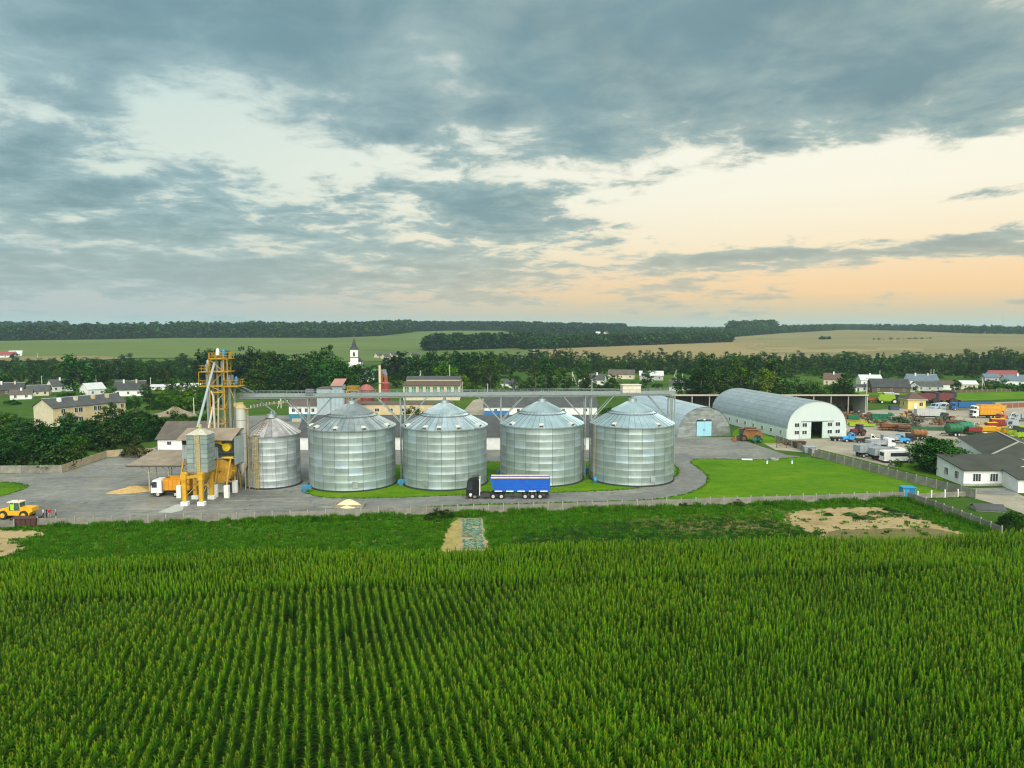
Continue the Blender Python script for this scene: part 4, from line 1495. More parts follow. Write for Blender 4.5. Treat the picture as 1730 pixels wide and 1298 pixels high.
for pxs in ((521,), (676, 684), (846,), (988, 998), (1131, 1138)):
    b = MB()
    for px in pxs:
        x = gx_of(px)
        for sd in (-.9, .9):
            b.bar((x, sd, 0), (x, sd, zt - .2), .2, .2)
        for z in np.arange(2, zt - 1, 3.4):
            b.bar((x, -.9, z), (x, .9, z + 1.8), .07, .07)
    x0, x1 = gx_of(pxs[0]), gx_of(pxs[-1])
    for sd in (-.9, .9):
        if pxs[0] != 521 or True:
            b.bar((x0, sd, zt - 5.4), (x0 - 4.6, sd, zt - .3), .17, .17)
        if x1 + 4.6 < GL:
            b.bar((x1, sd, zt - 5.4), (x1 + 4.6, sd, zt - .3), .17, .17)
    b.build('support_frame', M_steel, G)
for c, S, zr in SILO:   # down spouts to the silo roofs
    x = (c.x - gl.x) * math.cos(grz) + (c.y - gl.y) * math.sin(grz)
    b = MB()
    b.tube((x, 0, 16.0), (x, 0, zt), .28, 8)
    b.bx(x - .5, x + .5, -.55, .55, zt - .25, zt + .75)
    b.build('spout', M_steel, G)
b = MB()
x = gx_of(418)
b.tube((x + 1.2, .3, zt), (gx_of(462), .4, 14.1), .16, 8)
b.tube((gx_of(462), .4, 14.1), (gx_of(462) + .1, .4, 13.2), .34, 8)
b.build('spout', M_steel, G)
b = MB()
x = gx_of(1066)
b.rbx(x - 2, x + 1.9, -1.1, 1.1, zt + .25, zt + 1.95, .06)
b.bx(x - 2.15, x + 2.05, -1.25, 1.25, zt + 1.95, zt + 2.05)
b.build('drive_housing', mat('cream_sheet', (0.62, 0.58, 0.47), .7, 0, .12), G)
b = MB()
x = gx_of(524)
b.rbx(x - .9, x + .7, -.7, .7, zt + .3, zt + 1.5, .05)
b.build('drive_motor', M_steel_d, G)

# ================================================================ dryer tower (elevator tower with yellow frame)
dT = 139.0


def TX(px):
    return X(px, dT)


def TZ(py):
    return CAM_H - (py - 556) * dT / 1200


def frame_rail(b, x0, x1, y0, y1, z, h=1.1, w=.09):
    for zz in (z + h * .5, z + h):
        for a, c in (((x0, y0), (x1, y0)), ((x1, y0), (x1, y1)), ((x1, y1), (x0, y1)), ((x0, y1), (x0, y0))):
            b.bar((a[0], a[1], zz), (c[0], c[1], zz), w * .7, w * .7)
    for a, c in (((x0, y0), (x1, y0)), ((x1, y0), (x1, y1)), ((x1, y1), (x0, y1)), ((x0, y1), (x0, y0))):
        n = max(1, int((Vector(a) - Vector(c)).length / 1.0))
        for k in range(n + 1):
            p = Vector((a[0], a[1], z)).lerp(Vector((c[0], c[1], z)), k / n)
            b.bar(p, p + Vector((0, 0, h)), w * .7, w * .7)


M_tower = mat('dull_tower_yellow', (0.43, 0.255, 0.022), .6, 0, .25, 1.2)
tower = thing('elevator_tower', 'tall yellow steel elevator tower with platforms and bundled grey pipes', 'tower', (TX(376), dT, 0))
ox = TX(376)
x0, x1 = TX(359.5) - ox, TX(384) - ox
xr = TX(392) - ox
y0, y1 = -1.5, 1.9
ztop = TZ(606)
for xx, yy in ((x0, y0), (x1, y0), (x0, y1), (x1, y1)):
    b = MB()
    b.bar((xx, yy, 0), (xx, yy, ztop + 1.1), .2, .2)
    b.build('corner_post', M_tower, tower)
levels = [TZ(p) for p in (715, 690, 662, 651.5, 627)] + [ztop]
for z in levels:
    b = MB()
    for yy in (y0, y1):
        b.bar((x0, yy, z), (x1, yy, z), .2, .26)
    for xx in (x0, x1):
        b.bar((xx, y0, z), (xx, y1, z), .2, .26)
    b.build('cross_beam', M_tower, tower)
for i, (z, z2) in enumerate(zip(levels[:-1], levels[1:])):
    b = MB()
    a, c = (x0, x1) if i % 2 else (x1, x0)
    b.bar((a, y0, z), (c, y0, z2), .13, .13)
    b.bar((x1, y0 if i % 2 else y1, z), (x1, y1 if i % 2 else y0, z2), .12, .12)
    b.build('brace', M_tower, tower)
b = MB()
frame_rail(b, x0 - .05, TX(392) - ox, y0 - .3, y1 + .3, ztop, 1.15)
b.bx(x0, TX(392) - ox, y0 - .3, y1 + .3, ztop - .05, ztop)
b.bar((TX(391) - ox, y0 - .3, TZ(651)), (TX(391) - ox, y0 - .3, ztop), .12, .12)
b.build('top_platform', M_tower, tower)
b = MB()
xl = TX(343.5) - ox
z = TZ(627)
b.bx(xl, TX(392) - ox, y0 - .4, y1, z - .15, z - .03)
frame_rail(b, xl, x0, y0 - .4, y1, z, 1.1)
b.bar((xl, y0 - .4, TZ(653)), (xl, y0 - .4, z), .1, .1)
b.bar((xl, y1, TZ(653)), (xl, y1, z), .1, .1)
z = TZ(651)
b.bx(xl + .1, x0, y0 - .4, y1, z - .15, z - .03)
frame_rail(b, xl + .1, x0, y0 - .4, y1, z, 1.0)
b.build('left_platform', M_tower, tower)
b = MB()
z = TZ(651.5)
b.bx(x1, TX(408) - ox, y0 - .3, y1, z - .18, z - .03)
frame_rail(b, x1, TX(408) - ox, y0 - .3, y1, z, 1.15)
b.bar((TX(400) - ox, y0, TZ(672)), (TX(392) - ox, y0, z - .1), .12, .12)
b.build('right_platform', M_tower, tower)
for k, (px, dy, r, ptop) in enumerate([(352.5, -.5, .30, 616), (357.5, .8, .26, 622), (369, -.2, .27, 610), (373, .9, .24, 612), (378, -.4, .30, 608), (381.5, .8, .24, 612), (389, -.3, .30, 634), (393.5, .7, .28, 640)]):
    b = MB()
    xx = TX(px) - ox
    b.bar((xx, dy, 0), (xx, dy, TZ(ptop)), r * 1.5, r * 1.3)
    for zz in np.arange(2, TZ(ptop), 2.2):
        b.bx(xx - r * .85, xx + r * .85, dy - r * .8, dy + r * .8, zz, zz + .12)
    b.build('elevator_leg', M_steel, tower)
for px, pz, s, m in ((353.5, 611, .75, M_galv_old), (369, 592.5, .55, M_white), (379, 594, .6, M_blue), (392, 637, .6, M_steel_d), (399, 640, .5, M_blue)):
    b = MB()
    xx, zz = TX(px) - ox, TZ(pz)
    s *= .66
    b.lathe([(s * .9, -.9), (s, -.2), (s * .8, .25), (s * .4, .42), (0, .46)], 10, (xx, .1, zz))
    b.build('elevator_head', m, tower, smooth=True)
b = MB()   # chutes
_e = Q(333.5, 721, 126.5)
b.tube((TX(368) - ox, -1.2, TZ(612)), (_e.x - ox, 126.5 - dT, _e.z - .2), .24, 8)
b.build('long_spout', mat('pale_pipe', (0.36, 0.42, 0.42), .5, .4, .12), tower)
b = MB()
b.tube((TX(364) - ox, -1.3, TZ(683)), (X(350, dT - 4.6) - ox, -4.6, TZ(722) + .3), .2, 8)
b.tube((TX(361) - ox, -1.3, TZ(660)), (TX(367) - ox, -2, TZ(668)), .18, 8)
b.tube((TX(367) - ox, -2, TZ(668)), (TX(372) - ox, -3.2, TZ(724)), .2, 8)
b.tube((TX(374) - ox, -1.6, TZ(672)), (TX(374) - ox, -2.2, TZ(724)), .16, 8)
b.build('spout', mat('dusty_pipe', (0.50, 0.47, 0.38), .6, .3, .15), tower)
b = MB()
b.tube((TX(396) - ox, .5, TZ(654)), (TX(408) - ox, 2.5, TZ(666)), .15, 6)
b.tube((TX(402) - ox, .5, TZ(652)), (TX(420) - ox, 2.8, TZ(666)), .15, 6)
b.build('spout', M_steel, tower)

# pale storage column beside the tower
b0 = Q(407, 690, 136.5)
t = thing('dust_column', 'tall pale round metal column with tan cone head between dryer and small silo', 'tank', (b0.x, 136.5, 0))
zc = CAM_H - (690 - 556) * 136.5 / 1200
b = MB()
b.lathe([(.25, 2.9), (.95, 4.6), (.95, zc)], 24)
b.build('shell', mat('pale_column', (0.52, 0.53, 0.47), .6, .2, .14, .8, streak=True), t, smooth=True)
b = MB()
b.lathe([(1.02, zc - .05), (.98, zc + .15), (.5, zc + .75), (.45, zc + 1.1), (0, zc + 1.1)], 16)
b.bx(-1.2, .1, -.5, .4, zc + .3, zc + 1.0)
b.build('cone_head', M_tan, t)
b = MB()
for z in (5.2, 8.0, 10.8, 13.4):
    b.lathe([(.95, z), (1.0, z + .04), (.95, z + .08)], 24)
b.build('band', M_steel_d, t)
for sx in (-.8, .8):
    for sy in (-.8, .8):
        b = MB()
        b.bar((sx, sy, 0), (sx, sy, 5.0), .16, .16)
        b.build('leg', M_yel_d, t)
b = MB()
b.bar((1.35, -.5, .0), (1.35, -.5, zc - .2), .1, .1)
b.bar((1.35, -.0, .0), (1.35, -.0, zc - .2), .1, .1)
for z in np.arange(1, zc - .5, .5):
    b.bar((1.35, -.5, z), (1.35, 0, z), .05, .05)
b.bx(.9, 1.6, -.7, .3, zc - .1, zc)
b.build('ladder', M_tan, t)

# ================================================================ dryer house on stilts
dH = 131.0
hx0, hx1 = X(303.5, dH), X(392, dH)
D = thing('dryer_house', 'raised corrugated grey dryer house with dusty brown roof on yellow legs and white plinths', 'dryer', (hx0, dH, 0))
w = hx1 - hx0
dep = 6.0
zb, ze, zr_ = 6.9, 10.7, 12.0
M_corr = metal_mat('grey_cladding', (0.30, 0.36, 0.37), (0.44, 0.50, 0.50), .55, .4, .08)


def cladding(b, p0, p1, z0, z1, step=.45, depth=.05):
    """ribbed sheet wall between two plan points"""
    p0, p1 = Vector((p0[0], p0[1], 0)), Vector((p1[0], p1[1], 0))
    d = p1 - p0
    n = max(1, int(d.length / step))
    nn = Vector((d.y, -d.x, 0)).normalized() * depth
    vs_, fs_ = [], []
    for k in range(n):
        for t_, o_ in ((0, 0), (.4, 0), (.5, 1), (.9, 1)):
            q = p0 + d * ((k + t_) / n) + nn * o_
            vs_ += [(q.x, q.y, z0), (q.x, q.y, z1)]
    vs_ += [(p1.x, p1.y, z0), (p1.x, p1.y, z1)]
    m = len(vs_) // 2
    for k in range(m - 1):
        fs_.append((2 * k, 2 * k + 2, 2 * k + 3, 2 * k + 1))
    b.add(vs_, fs_)


# front wall: left bay has a dark opening above, right bay is open to the machinery
b = MB()
cladding(b, (0, 0), (2.2, 0), zb, ze - 1.2)
b.build('wall_panel', M_corr, D)
b = MB()
cladding(b, (0.9, .02), (6.7, .02), zb, ze - 1.6)
b.build('wall_panel', M_corr, D)
b = MB()
cladding(b, (w, .05), (w + .02, dep), zb - 1.3, ze + .2)
b.build('end_wall', M_corr, D)
b = MB()
cladding(b, (0, dep), (w, dep), zb, ze + .8)
cladding(b, (0, 0), (0, dep), zb, ze + .2)
b.bx(0, w, .1, dep, zb - .1, zb)
b.build('back_wall', M_corr, D)
b = MB()
b.prismx([(-1.1, ze - .25), (-1.1, ze - .1), (dep * .6, zr_ + .15), (dep + .4, zr_ - .2), (dep + .4, zr_ - .35), (dep * .6, zr_)], -.5, w + .12)
b.build('roof', mat('dusty_brown_roof', (0.25, 0.205, 0.15), .9, 0, .2, .6, bump=.3), D)
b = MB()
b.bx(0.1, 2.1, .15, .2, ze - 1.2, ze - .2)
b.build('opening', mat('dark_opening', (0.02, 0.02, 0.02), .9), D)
b = MB()   # yellow burner and fan seen in the open bay
b.lathe([(0, -.5), (.75, -.5), (.8, 0), (.75, .5), (0, .5)], 16, (w - 1.5, .6, ze - 1.7), 'Y')
b.tube((w - 6.5, .3, ze - .7), (w - 2.4, .3, ze - .7), .35, 8)
b.tube((w - 4.2, .2, ze - .3), (w - 1.6, .2, ze - 1.5), .16, 6)
b.bx(w - 2.4, w - .3, .1, 1.2, zb - .05, zb + .25)
b.build('burner', mat('bright_yellow_paint', (0.75, 0.52, 0.02), .45, 0, .15), D, smooth=True)
b = MB()   # hopper drum under the floor
b.lathe([(.3, -1.25), (2.2, -1.2), (2.25, 0), (2.2, 1.2), (.3, 1.25)], 24, (w - 2.7, 1.2, zb - 2.4), 'Y')
b.build('drum', mat('rusty_yellow_paint', (0.47, 0.26, 0.03), .6, 0, .3, 1.0), D, smooth=True)
for px, py in ((303.5, 841), (383.5, 841), (397.5, 832), (356, 838), (364, 840), (331, 829)):
    f = P(px, py)
    x, y = f.x - hx0, f.y - dH
    b = MB()
    b.rbx(x - .42, x + .42, y - .4, y + .4, 0, 2.3, .04)
    b.build('plinth', M_whitewash, D)
    b = MB()
    b.bar((x, y, 2.25), (x, min(max(y, .2), dep), zb - .02), .22, .22)
    b.build('leg', M_yel_d, D)
b = MB()
for a, c in (((0, 2.4), (2.4, 6.6)), ((w - 4.6, 6.6), (w - .8, 2.4)), ((w - 4.2, 2.4), (w - .8, 6.6))):
    b.bar((a[0], .1, a[1]), (c[0], .1, c[1]), .13, .13)
for z in (2.6, 4.6):
    b.bar((0, .1, z), (w, .1, z), .12, .12)
for xx in (.5, 1.5, w - 5.2, w - 4.4):
    b.bar((xx, .1, 2.4), (xx, .1, zb), .1, .1)
b.build('brace', M_yel_d, D)
b = MB()
b.bx(w - 5.2, w - 2.9, 2.2, 2.5, 0, 2.3)
b.build('white_panel', mat('dirty_white_sheet', (0.55, 0.55, 0.48), .8), D)

# square loading bin on yellow legs
bn0 = P(313, 855)
bx_, by_ = X(311.5, 124.8), 124.8
B = thing('loading_bin', 'square galvanised loading bin with tan ladder, on four yellow box legs with white feet', 'bin', (bx_, by_, 0))
W2, D2, zb2, ze2, za2 = X(346, 124.8) - bx_, 3.3, 5.5, 12.25, 13.2
M_bin = M_galv
me_cache = {}
nz = 8
hz = (ze2 - zb2) / nz
bf = MB()
bf.bx(.03, W2 / 3 - .03, -.03, .03, .03, hz - .03)
mf = bf.mesh('wall_panel', [M_galv])
bs_ = MB()
bs_.bx(-.03, .03, .03, D2 / 3 - .03, .03, hz - .03)
ms_ = bs_.mesh('wall_panel', [M_galv])
for i in range(nz):
    for k in range(3):
        put('wall_panel', mf, B, (k * W2 / 3, 0, zb2 + i * hz))
        put('wall_panel', mf, B, (k * W2 / 3, D2, zb2 + i * hz))
        put('wall_panel', ms_, B, (W2, k * D2 / 3, zb2 + i * hz))
        put('wall_panel', ms_, B, (0, k * D2 / 3, zb2 + i * hz))
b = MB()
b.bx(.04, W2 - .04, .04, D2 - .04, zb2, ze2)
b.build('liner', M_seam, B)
b = MB()
c_ = (W2 / 2, D2 / 2)
e = .15
for i, (p, q) in enumerate((((-e, -e), (W2 + e, -e)), ((W2 + e, -e), (W2 + e, D2 + e)), ((W2 + e, D2 + e), (-e, D2 + e)), ((-e, D2 + e), (-e, -e)))):
    b = MB()
    b.add([(p[0], p[1], ze2), (q[0], q[1], ze2), (c_[0] + .3 * (1 if i in (0, 1) else -1), c_[1] + (.3 if i in (1, 2) else -.3), za2), (c_[0] + (-.3 if i in (0, 3) else .3), c_[1] + (-.3 if i in (0, 1) else .3), za2)], [(0, 1, 2, 3)])
    b.build('roof_panel', mat('dusty_roof', (0.45, 0.44, 0.36), .7, .2, .2), B)
b = MB()
b.tube((c_[0], c_[1], za2 - .2), (c_[0], c_[1], za2 + .75), .4, 8, .25)
b.build('inlet', M_tan, B)
b = MB()
for xx in (W2 * .44, W2 * .64):
    b.bar((xx, -.12, zb2 - 2), (xx, -.12, ze2), .1, .1)
for z in np.arange(zb2 - 1.8, ze2, .42):
    b.bar((W2 * .44, -.12, z), (W2 * .64, -.12, z), .06, .06)
b.bx(W2 * .42, W2 * .66, -.08, -.04, zb2, ze2)
b.build('ladder', M_tan, B)
b = MB()   # hopper bottom
b.add([(0, 0, zb2), (W2, 0, zb2), (W2, D2, zb2), (0, D2, zb2), (W2 * .4, D2 * .4, 3.3), (W2 * .6, D2 * .4, 3.3), (W2 * .6, D2 * .6, 3.3), (W2 * .4, D2 * .6, 3.3)],
      [(0, 4, 5, 1), (1, 5, 6, 2), (2, 6, 7, 3), (3, 7, 4, 0), (4, 7, 6, 5)])
b.build('hopper', M_yel_d, B)
for px, py in ((313, 854), (341, 854), (331, 843), (358, 843)):
    f = P(px, py)
    x, y = f.x - bx_, f.y - by_
    b = MB()
    b.rbx(x - .62, x + .62, y - .5, y + .5, 0, .7, .05)
    b.build('foot', M_whitewash, B)
    b = MB()
    b.rbx(x - .34, x + .34, y - .32, y + .32, .68, 4.6, .04)
    b.build('leg', M_yel, B)
    b = MB()
    b.prism([(x - .42, 4.5), (x + .42, 4.5), (x + .42, 5.6), (x + .1, 5.9), (x - .42, 5.9)], y - .42, y + .42)
    b.build('leg_head', M_yel, B)
b = MB()
fl = [(P(px, py).x - bx_, P(px, py).y - by_) for px, py in ((313, 854), (341, 854), (358, 843), (331, 843))]
for i in range(4):
    a, c = fl[i], fl[(i + 1) % 4]
    b.bar((a[0], a[1], 4.9), (c[0], c[1], 5.3), .3, .5)
    b.bar((a[0], a[1], 1.4), (c[0], c[1], 4.4), .1, .1)
b.bx(.6, W2 - .4, .3, 1.4, 3.1, 3.2)
b.build('brace', M_yel_d, B)

# canopy over the tipping place
cz0, cz1 = 5.1, 6.3
c0 = Q(214, 790, 133.5)
C = thing('canopy', 'open-sided canopy with dusty brown sheet roof over the grain heap', 'canopy', (c0.x, 133.5, 0))
cw = X(306, 133.5) - c0.x
b = MB()
b.prismx([(-.1, cz0 - .12), (0, cz0 + .05), (10.5, cz1 + .05), (10.5, cz1 - .12)], 0, cw)
b.build('roof', MATS['dusty_brown_roof'], C)
b = MB()
b.bx(-.05, cw + .05, -.22, -.1, cz0 - .25, cz0 + .02)
b.build('fascia', mat('dark_fascia', (0.07, 0.06, 0.055), .8), C)
for x, y in ((3.9, .6), (7.4, 1.2), (3.9, 9.5), (.8, 9.5), (7.4, 9.5)):
    b = MB()
    b.bar((x, y, 0), (x, y, cz0 - .1 + y * .11), .18, .18)
    b.bar((x, y, 3.4), (x - 1.7, y, 4.9 + y * .11), .1, .1)
    b.bar((x, y, 3.4), (x + 1.7, y, 4.9 + y * .11), .1, .1)
    b.build('post', mat('tan_post', (0.42, 0.38, 0.26), .8), C)

# ================================================================ trees
M_leaf = {
    'dark': leaf_mat('leaf_dark', (0.016, 0.060, 0.013), (0.055, 0.145, 0.020), 0.22, 0.32, hue=0.03),
    'mid': leaf_mat('leaf_mid', (0.022, 0.082, 0.009), (0.074, 0.185, 0.014), 0.28, 0.32, hue=0.03),
    'light': leaf_mat('leaf_light', (0.055, 0.15, 0.005), (0.16, 0.30, 0.010), 0.3, 0.32, hue=0.03),
    'olive': leaf_mat('leaf_olive', (0.085, 0.10, 0.030), (0.20, 0.20, 0.060), 0.25, 0.32, hue=0.03),
    'pine': leaf_mat('leaf_pine', (0.011, 0.040, 0.018), (0.032, 0.088, 0.030), 0.12, 0.32, hue=0.03),
    'birch': leaf_mat('leaf_birch', (0.035, 0.080, 0.020), (0.09, 0.165, 0.035), 0.28, 0.32, hue=0.03),
}
M_bark = mat('bark', (0.085, 0.068, 0.05), 0.95, 0, .3, 4)
M_birchbark = mat('birch_bark', (0.14, 0.13, 0.11), 0.9, 0, .35, 5)


def crown_mesh(name, seed, shape, n, leaf, clumps=46):
    """crown of height 1 standing on z = 0 with its bottom a little above; many leaf faces gathered in clumps"""
    g = np.random.default_rng(seed)
    if shape == 'round':
        lob = g.uniform(-1, 1, (9, 3))
        cpos = []
        while len(cpos) < clumps:
            d = g.normal(size=3)
            d /= np.linalg.norm(d)
            k = 1 + 0.22 * np.max(lob @ d / 1.2) - 0.12 * abs(np.sin(3 * np.arctan2(d[1], d[0]) + seed))
            r = k * g.uniform(0.62, 1.0) if g.random() < .8 else k * g.uniform(.1, .6)
            cpos.append((d[0] * .33 * r, d[1] * .33 * r, max(.1, .52 + d[2] * .44 * r)))
        cpos = np.array(cpos)
        cr = g.uniform(.07, .125, clumps)
    elif shape == 'tall':
        z = g.uniform(.08, .98, clumps)
        w = .20 * np.sin(np.pi * np.clip((z - .05) / .98, 0, 1)) ** .7 * g.uniform(.4, 1.0, clumps)
        a = g.uniform(0, 6.28, clumps)
        cpos = np.stack([np.cos(a) * w, np.sin(a) * w, z], 1)
        cr = g.uniform(.05, .095, clumps)
    elif shape == 'spruce':
        z = .10 + .88 * (1 - np.sqrt(g.random(clumps)))
        w = .215 * (1 - z) ** .85 * g.uniform(.55, 1.05, clumps)
        a = g.uniform(0, 6.28, clumps)
        cpos = np.stack([np.cos(a) * w, np.sin(a) * w, z], 1)
        cr = .03 + .055 * (1 - z)
    else:   # bush
        cpos = []
        while len(cpos) < clumps:
            a, q = g.uniform(0, 6.28), math.sqrt(g.random())
            hgt = (1 - q ** 2.2) * (0.75 + .25 * math.sin(3 * a + seed)) * g.uniform(.45, 1.0)
            cpos.append((math.cos(a) * q * .62, math.sin(a) * q * .62, .1 + .78 * hgt))
        cpos = np.array(cpos)
        cr = g.uniform(.10, .18, clumps)
    ci = g.integers(0, clumps, n)
    d = g.normal(size=(n, 3))
    d /= np.linalg.norm(d, axis=1)[:, None]
    rr = g.random(n) ** .45
    pos = cpos[ci] + d * (cr[ci] * rr)[:, None] * np.array([1.15, 1.15, .8])
    pos[:, 2] = np.maximum(pos[:, 2], .03)
    # leaf directions
    u = g.normal(size=(n, 3))
    u /= np.linalg.norm(u, axis=1)[:, None]
    w = np.cross(u, g.normal(size=(n, 3)))
    w /= np.linalg.norm(w, axis=1)[:, None]
    s = leaf * g.uniform(.55, 1.25, n)
    if shape == 'spruce':
        u[:, 2] -= .35
        s = s * 1.1
    quad = np.stack([pos + u * s[:, None], pos + w * (s * .62)[:, None], pos - u * s[:, None], pos - w * (s * .62)[:, None]], 1)
    cen = np.array([0, 0, .5])
    out = pos - cen
    out /= (np.linalg.norm(out, axis=1)[:, None] + 1e-6)
    nor = .75 * d + .65 * out + np.array([0, 0, .35]) + g.normal(size=(n, 3)) * .28
    nor /= np.linalg.norm(nor, axis=1)[:, None]
    ctone = g.uniform(.15, .85, clumps)
    tone = np.clip(ctone[ci] + g.normal(0, .16, n), 0, 1)
    me = bpy.data.meshes.new(name)
    me.vertices.add(4 * n)
    me.vertices.foreach_set('co', quad.reshape(-1).astype(np.float32))
    me.loops.add(4 * n)
    me.loops.foreach_set('vertex_index', np.arange(4 * n, dtype=np.int32))
    me.polygons.add(n)
    me.polygons.foreach_set('loop_start', np.arange(0, 4 * n, 4, dtype=np.int32))
    me.polygons.foreach_set('use_smooth', np.ones(n, bool))
    me.materials.append(M_leaf['mid'])
    at = me.attributes.new('tone', 'FLOAT', 'POINT')
    at.data.foreach_set('value', np.repeat(tone, 4).astype(np.float32))
    me.update()
    me.validate()
    me.normals_split_custom_set(np.repeat(nor, 4, 0).astype(np.float32).tolist())
    return me


def trunk_mesh(seed, tall=False, m=None):
    r = random.Random(seed)
    b = MB()
    top = .66 if tall else .5
    b.tube((0, 0, 0), (.01, 0, top * .5), .026, 6, .019)
    b.tube((.01, 0, top * .5), (0, .01, top), .019, 6, .008)
    for k in range(5):
        a = r.uniform(0, 6.28)
        z = top * r.uniform(.45, .85)
        l_ = .12 if tall else .24
        b.tube((0, 0, z), (math.cos(a) * l_, math.sin(a) * l_, z + r.uniform(.1, .24)), .010, 5, .004)
    return b.mesh('trunk', [m or M_bark])


CROWN = {
    'round': [crown_mesh('crown', 10 + k, 'round', 1900, .030, 50) for k in range(5)],
    'tall': [crown_mesh('crown', 30 + k, 'tall', 1500, .024, 46) for k in range(3)],
    'spruce': [crown_mesh('crown', 40 + k, 'spruce', 1500, .026, 70) for k in range(3)],
    'bush': [crown_mesh('crown', 50 + k, 'bush', 1700, .042, 40) for k in range(4)],
}
TRUNK = {'round': trunk_mesh(1), 'tall': trunk_mesh(2, True, M_birchbark), 'spruce': trunk_mesh(3, True), 'bush': trunk_mesh(4)}
_tr = random.Random(77)
KIND = {'round': 'broadleaf_tree', 'tall': 'birch_tree', 'spruce': 'conifer_tree', 'bush': 'bush'}


def tree(x, y, h, shape, colour, label, group=None, wide=1.0, crown=None, z=None):
    z = float(T(x, y)) if z is None else z
    t = thing(KIND[shape], label, 'bush' if shape == 'bush' else 'tree', (x, y, z - .05), _tr.uniform(0, 6.28), group)
    cm = crown or _tr.choice(CROWN[shape])
    c = put('crown', cm, t, (0, 0, 0), (_tr.uniform(-.04, .04), _tr.uniform(-.04, .04), 0), (h * wide, h * wide * _tr.uniform(.9, 1.1), h))
    c.material_slots[0].link = 'OBJECT'
    c.material_slots[0].material = M_leaf[colour]
    put('trunk', TRUNK[shape], t, (0, 0, 0), (0, 0, 0), (h, h, h))
    return t


def tree_px(px, base, top, shape, colour, label, group=None, wide=1.0, crown=None, lean=0):
    """a tree whose foot and top the photograph shows at these pixel rows"""
    p = land(px, base) if base < 640 else P(px, base)
    ztop = CAM_H - (top - 556) * p.y / 1200
    return tree(p.x, p.y, max(1.0, ztop - p.z), shape, colour, label, group, wide, crown)


def tree_group(rows, text, group, wide=1.0):
    """rows of (px, base, top, shape, colour); the label counts them from the left"""
    rows = sorted(rows, key=lambda q: q[0])
    words = {'round': 'broadleaf tree', 'tall': 'slender tree', 'spruce': 'conifer', 'bush': 'bush'}
    tint = {'dark': 'dark green', 'mid': 'green', 'light': 'light green', 'olive': 'olive', 'pine': 'blackish green', 'birch': 'grey-green'}
    for i, q in enumerate(rows):
        tree_px(q[0], q[1], q[2], q[3], q[4], '%s %s, %s from left %s' % (tint[q[4]], words[q[3]], nth(i), text), group, q[5] if len(q) > 5 else wide)


R = random.Random(5)
# near left thicket
rows = []
for base, h0, h1, xs in ((791, 742, 762, (-40, -8, 24, 54, 86)), (778, 722, 742, (-22, 12, 44, 76, 108, 132)), (757, 700, 722, (-10, 26, 60, 96, 130, 160, 190)),
                         (746, 690, 712, (120, 150, 178, 205, 232, 256)), (730, 680, 698, (168, 200, 232, 262, 284)), (715, 676, 692, (190, 220, 250))):
    for x in xs:
        rows.append((x + R.uniform(-5, 5), base + R.uniform(-3, 2), R.uniform(h0, h1), R.choice(['bush', 'bush', 'round']), R.choice(['dark', 'dark', 'mid', 'dark']), 1.25))
tree_group(rows, 'in the thicket behind the left fence', 'thicket behind the left fence')
tree_px(232, 771, 737, 'bush', 'olive', 'brownish olive bush at the fence behind the canopy', None, 1.1)
tree_group([(-5, 716, 690, 'bush', 'light', 1.4), (22, 712, 694, 'bush', 'light', 1.3), (40, 722, 702, 'bush', 'mid', 1.2), (8, 735, 712, 'bush', 'mid', 1.4), (48, 735, 716, 'bush', 'dark', 1.3)], 'beside the long yellow house', 'bushes by the yellow house')
tree_group([(300, 694, 660, 'bush', 'light', 1.25), (322, 692, 655, 'bush', 'light', 1.2), (343, 692, 660, 'bush', 'mid', 1.1), (278, 690, 664, 'bush', 'mid', 1.2), (262, 692, 672, 'bush', 'mid', 1.1), (300, 712, 690, 'bush', 'dark', 1.2), (330, 716, 696, 'bush', 'dark', 1.2), (356, 712, 690, 'bush', 'mid', 1.2)],
           'around the rubble mound', 'bushes by the rubble mound')
# village on the left
tree_px(135, 666, 597, 'round', 'dark', 'single tall dark tree standing between the left village houses', None, 1.35)
rows = []
for x in range(-40, 110, 13):
    rows.append((x + R.uniform(-4, 4), R.uniform(640, 650), R.uniform(613, 627), R.choice(['round', 'bush', 'tall']), R.choice(['dark', 'mid', 'dark']), 1.2))
for x in range(150, 350, 12):
    rows.append((x + R.uniform(-4, 4), R.uniform(640, 652), R.uniform(603, 619), R.choice(['round', 'round', 'tall', 'spruce']), R.choice(['dark', 'mid', 'dark', 'pine']), 1.1))
tree_group(rows, 'in the belt behind left village', 'trees behind the left village')
rows = []
for x in range(-50, 330, 24):
    rows.append((x + R.uniform(-5, 5), R.uniform(612, 626), R.uniform(594, 608) - (4 if 170 < x < 230 else 0), R.choice(['round', 'round', 'bush']), R.choice(['dark', 'mid', 'dark']), 1.35))
tree_group(rows, 'on the left meadow edge', 'trees at the left meadow edge')
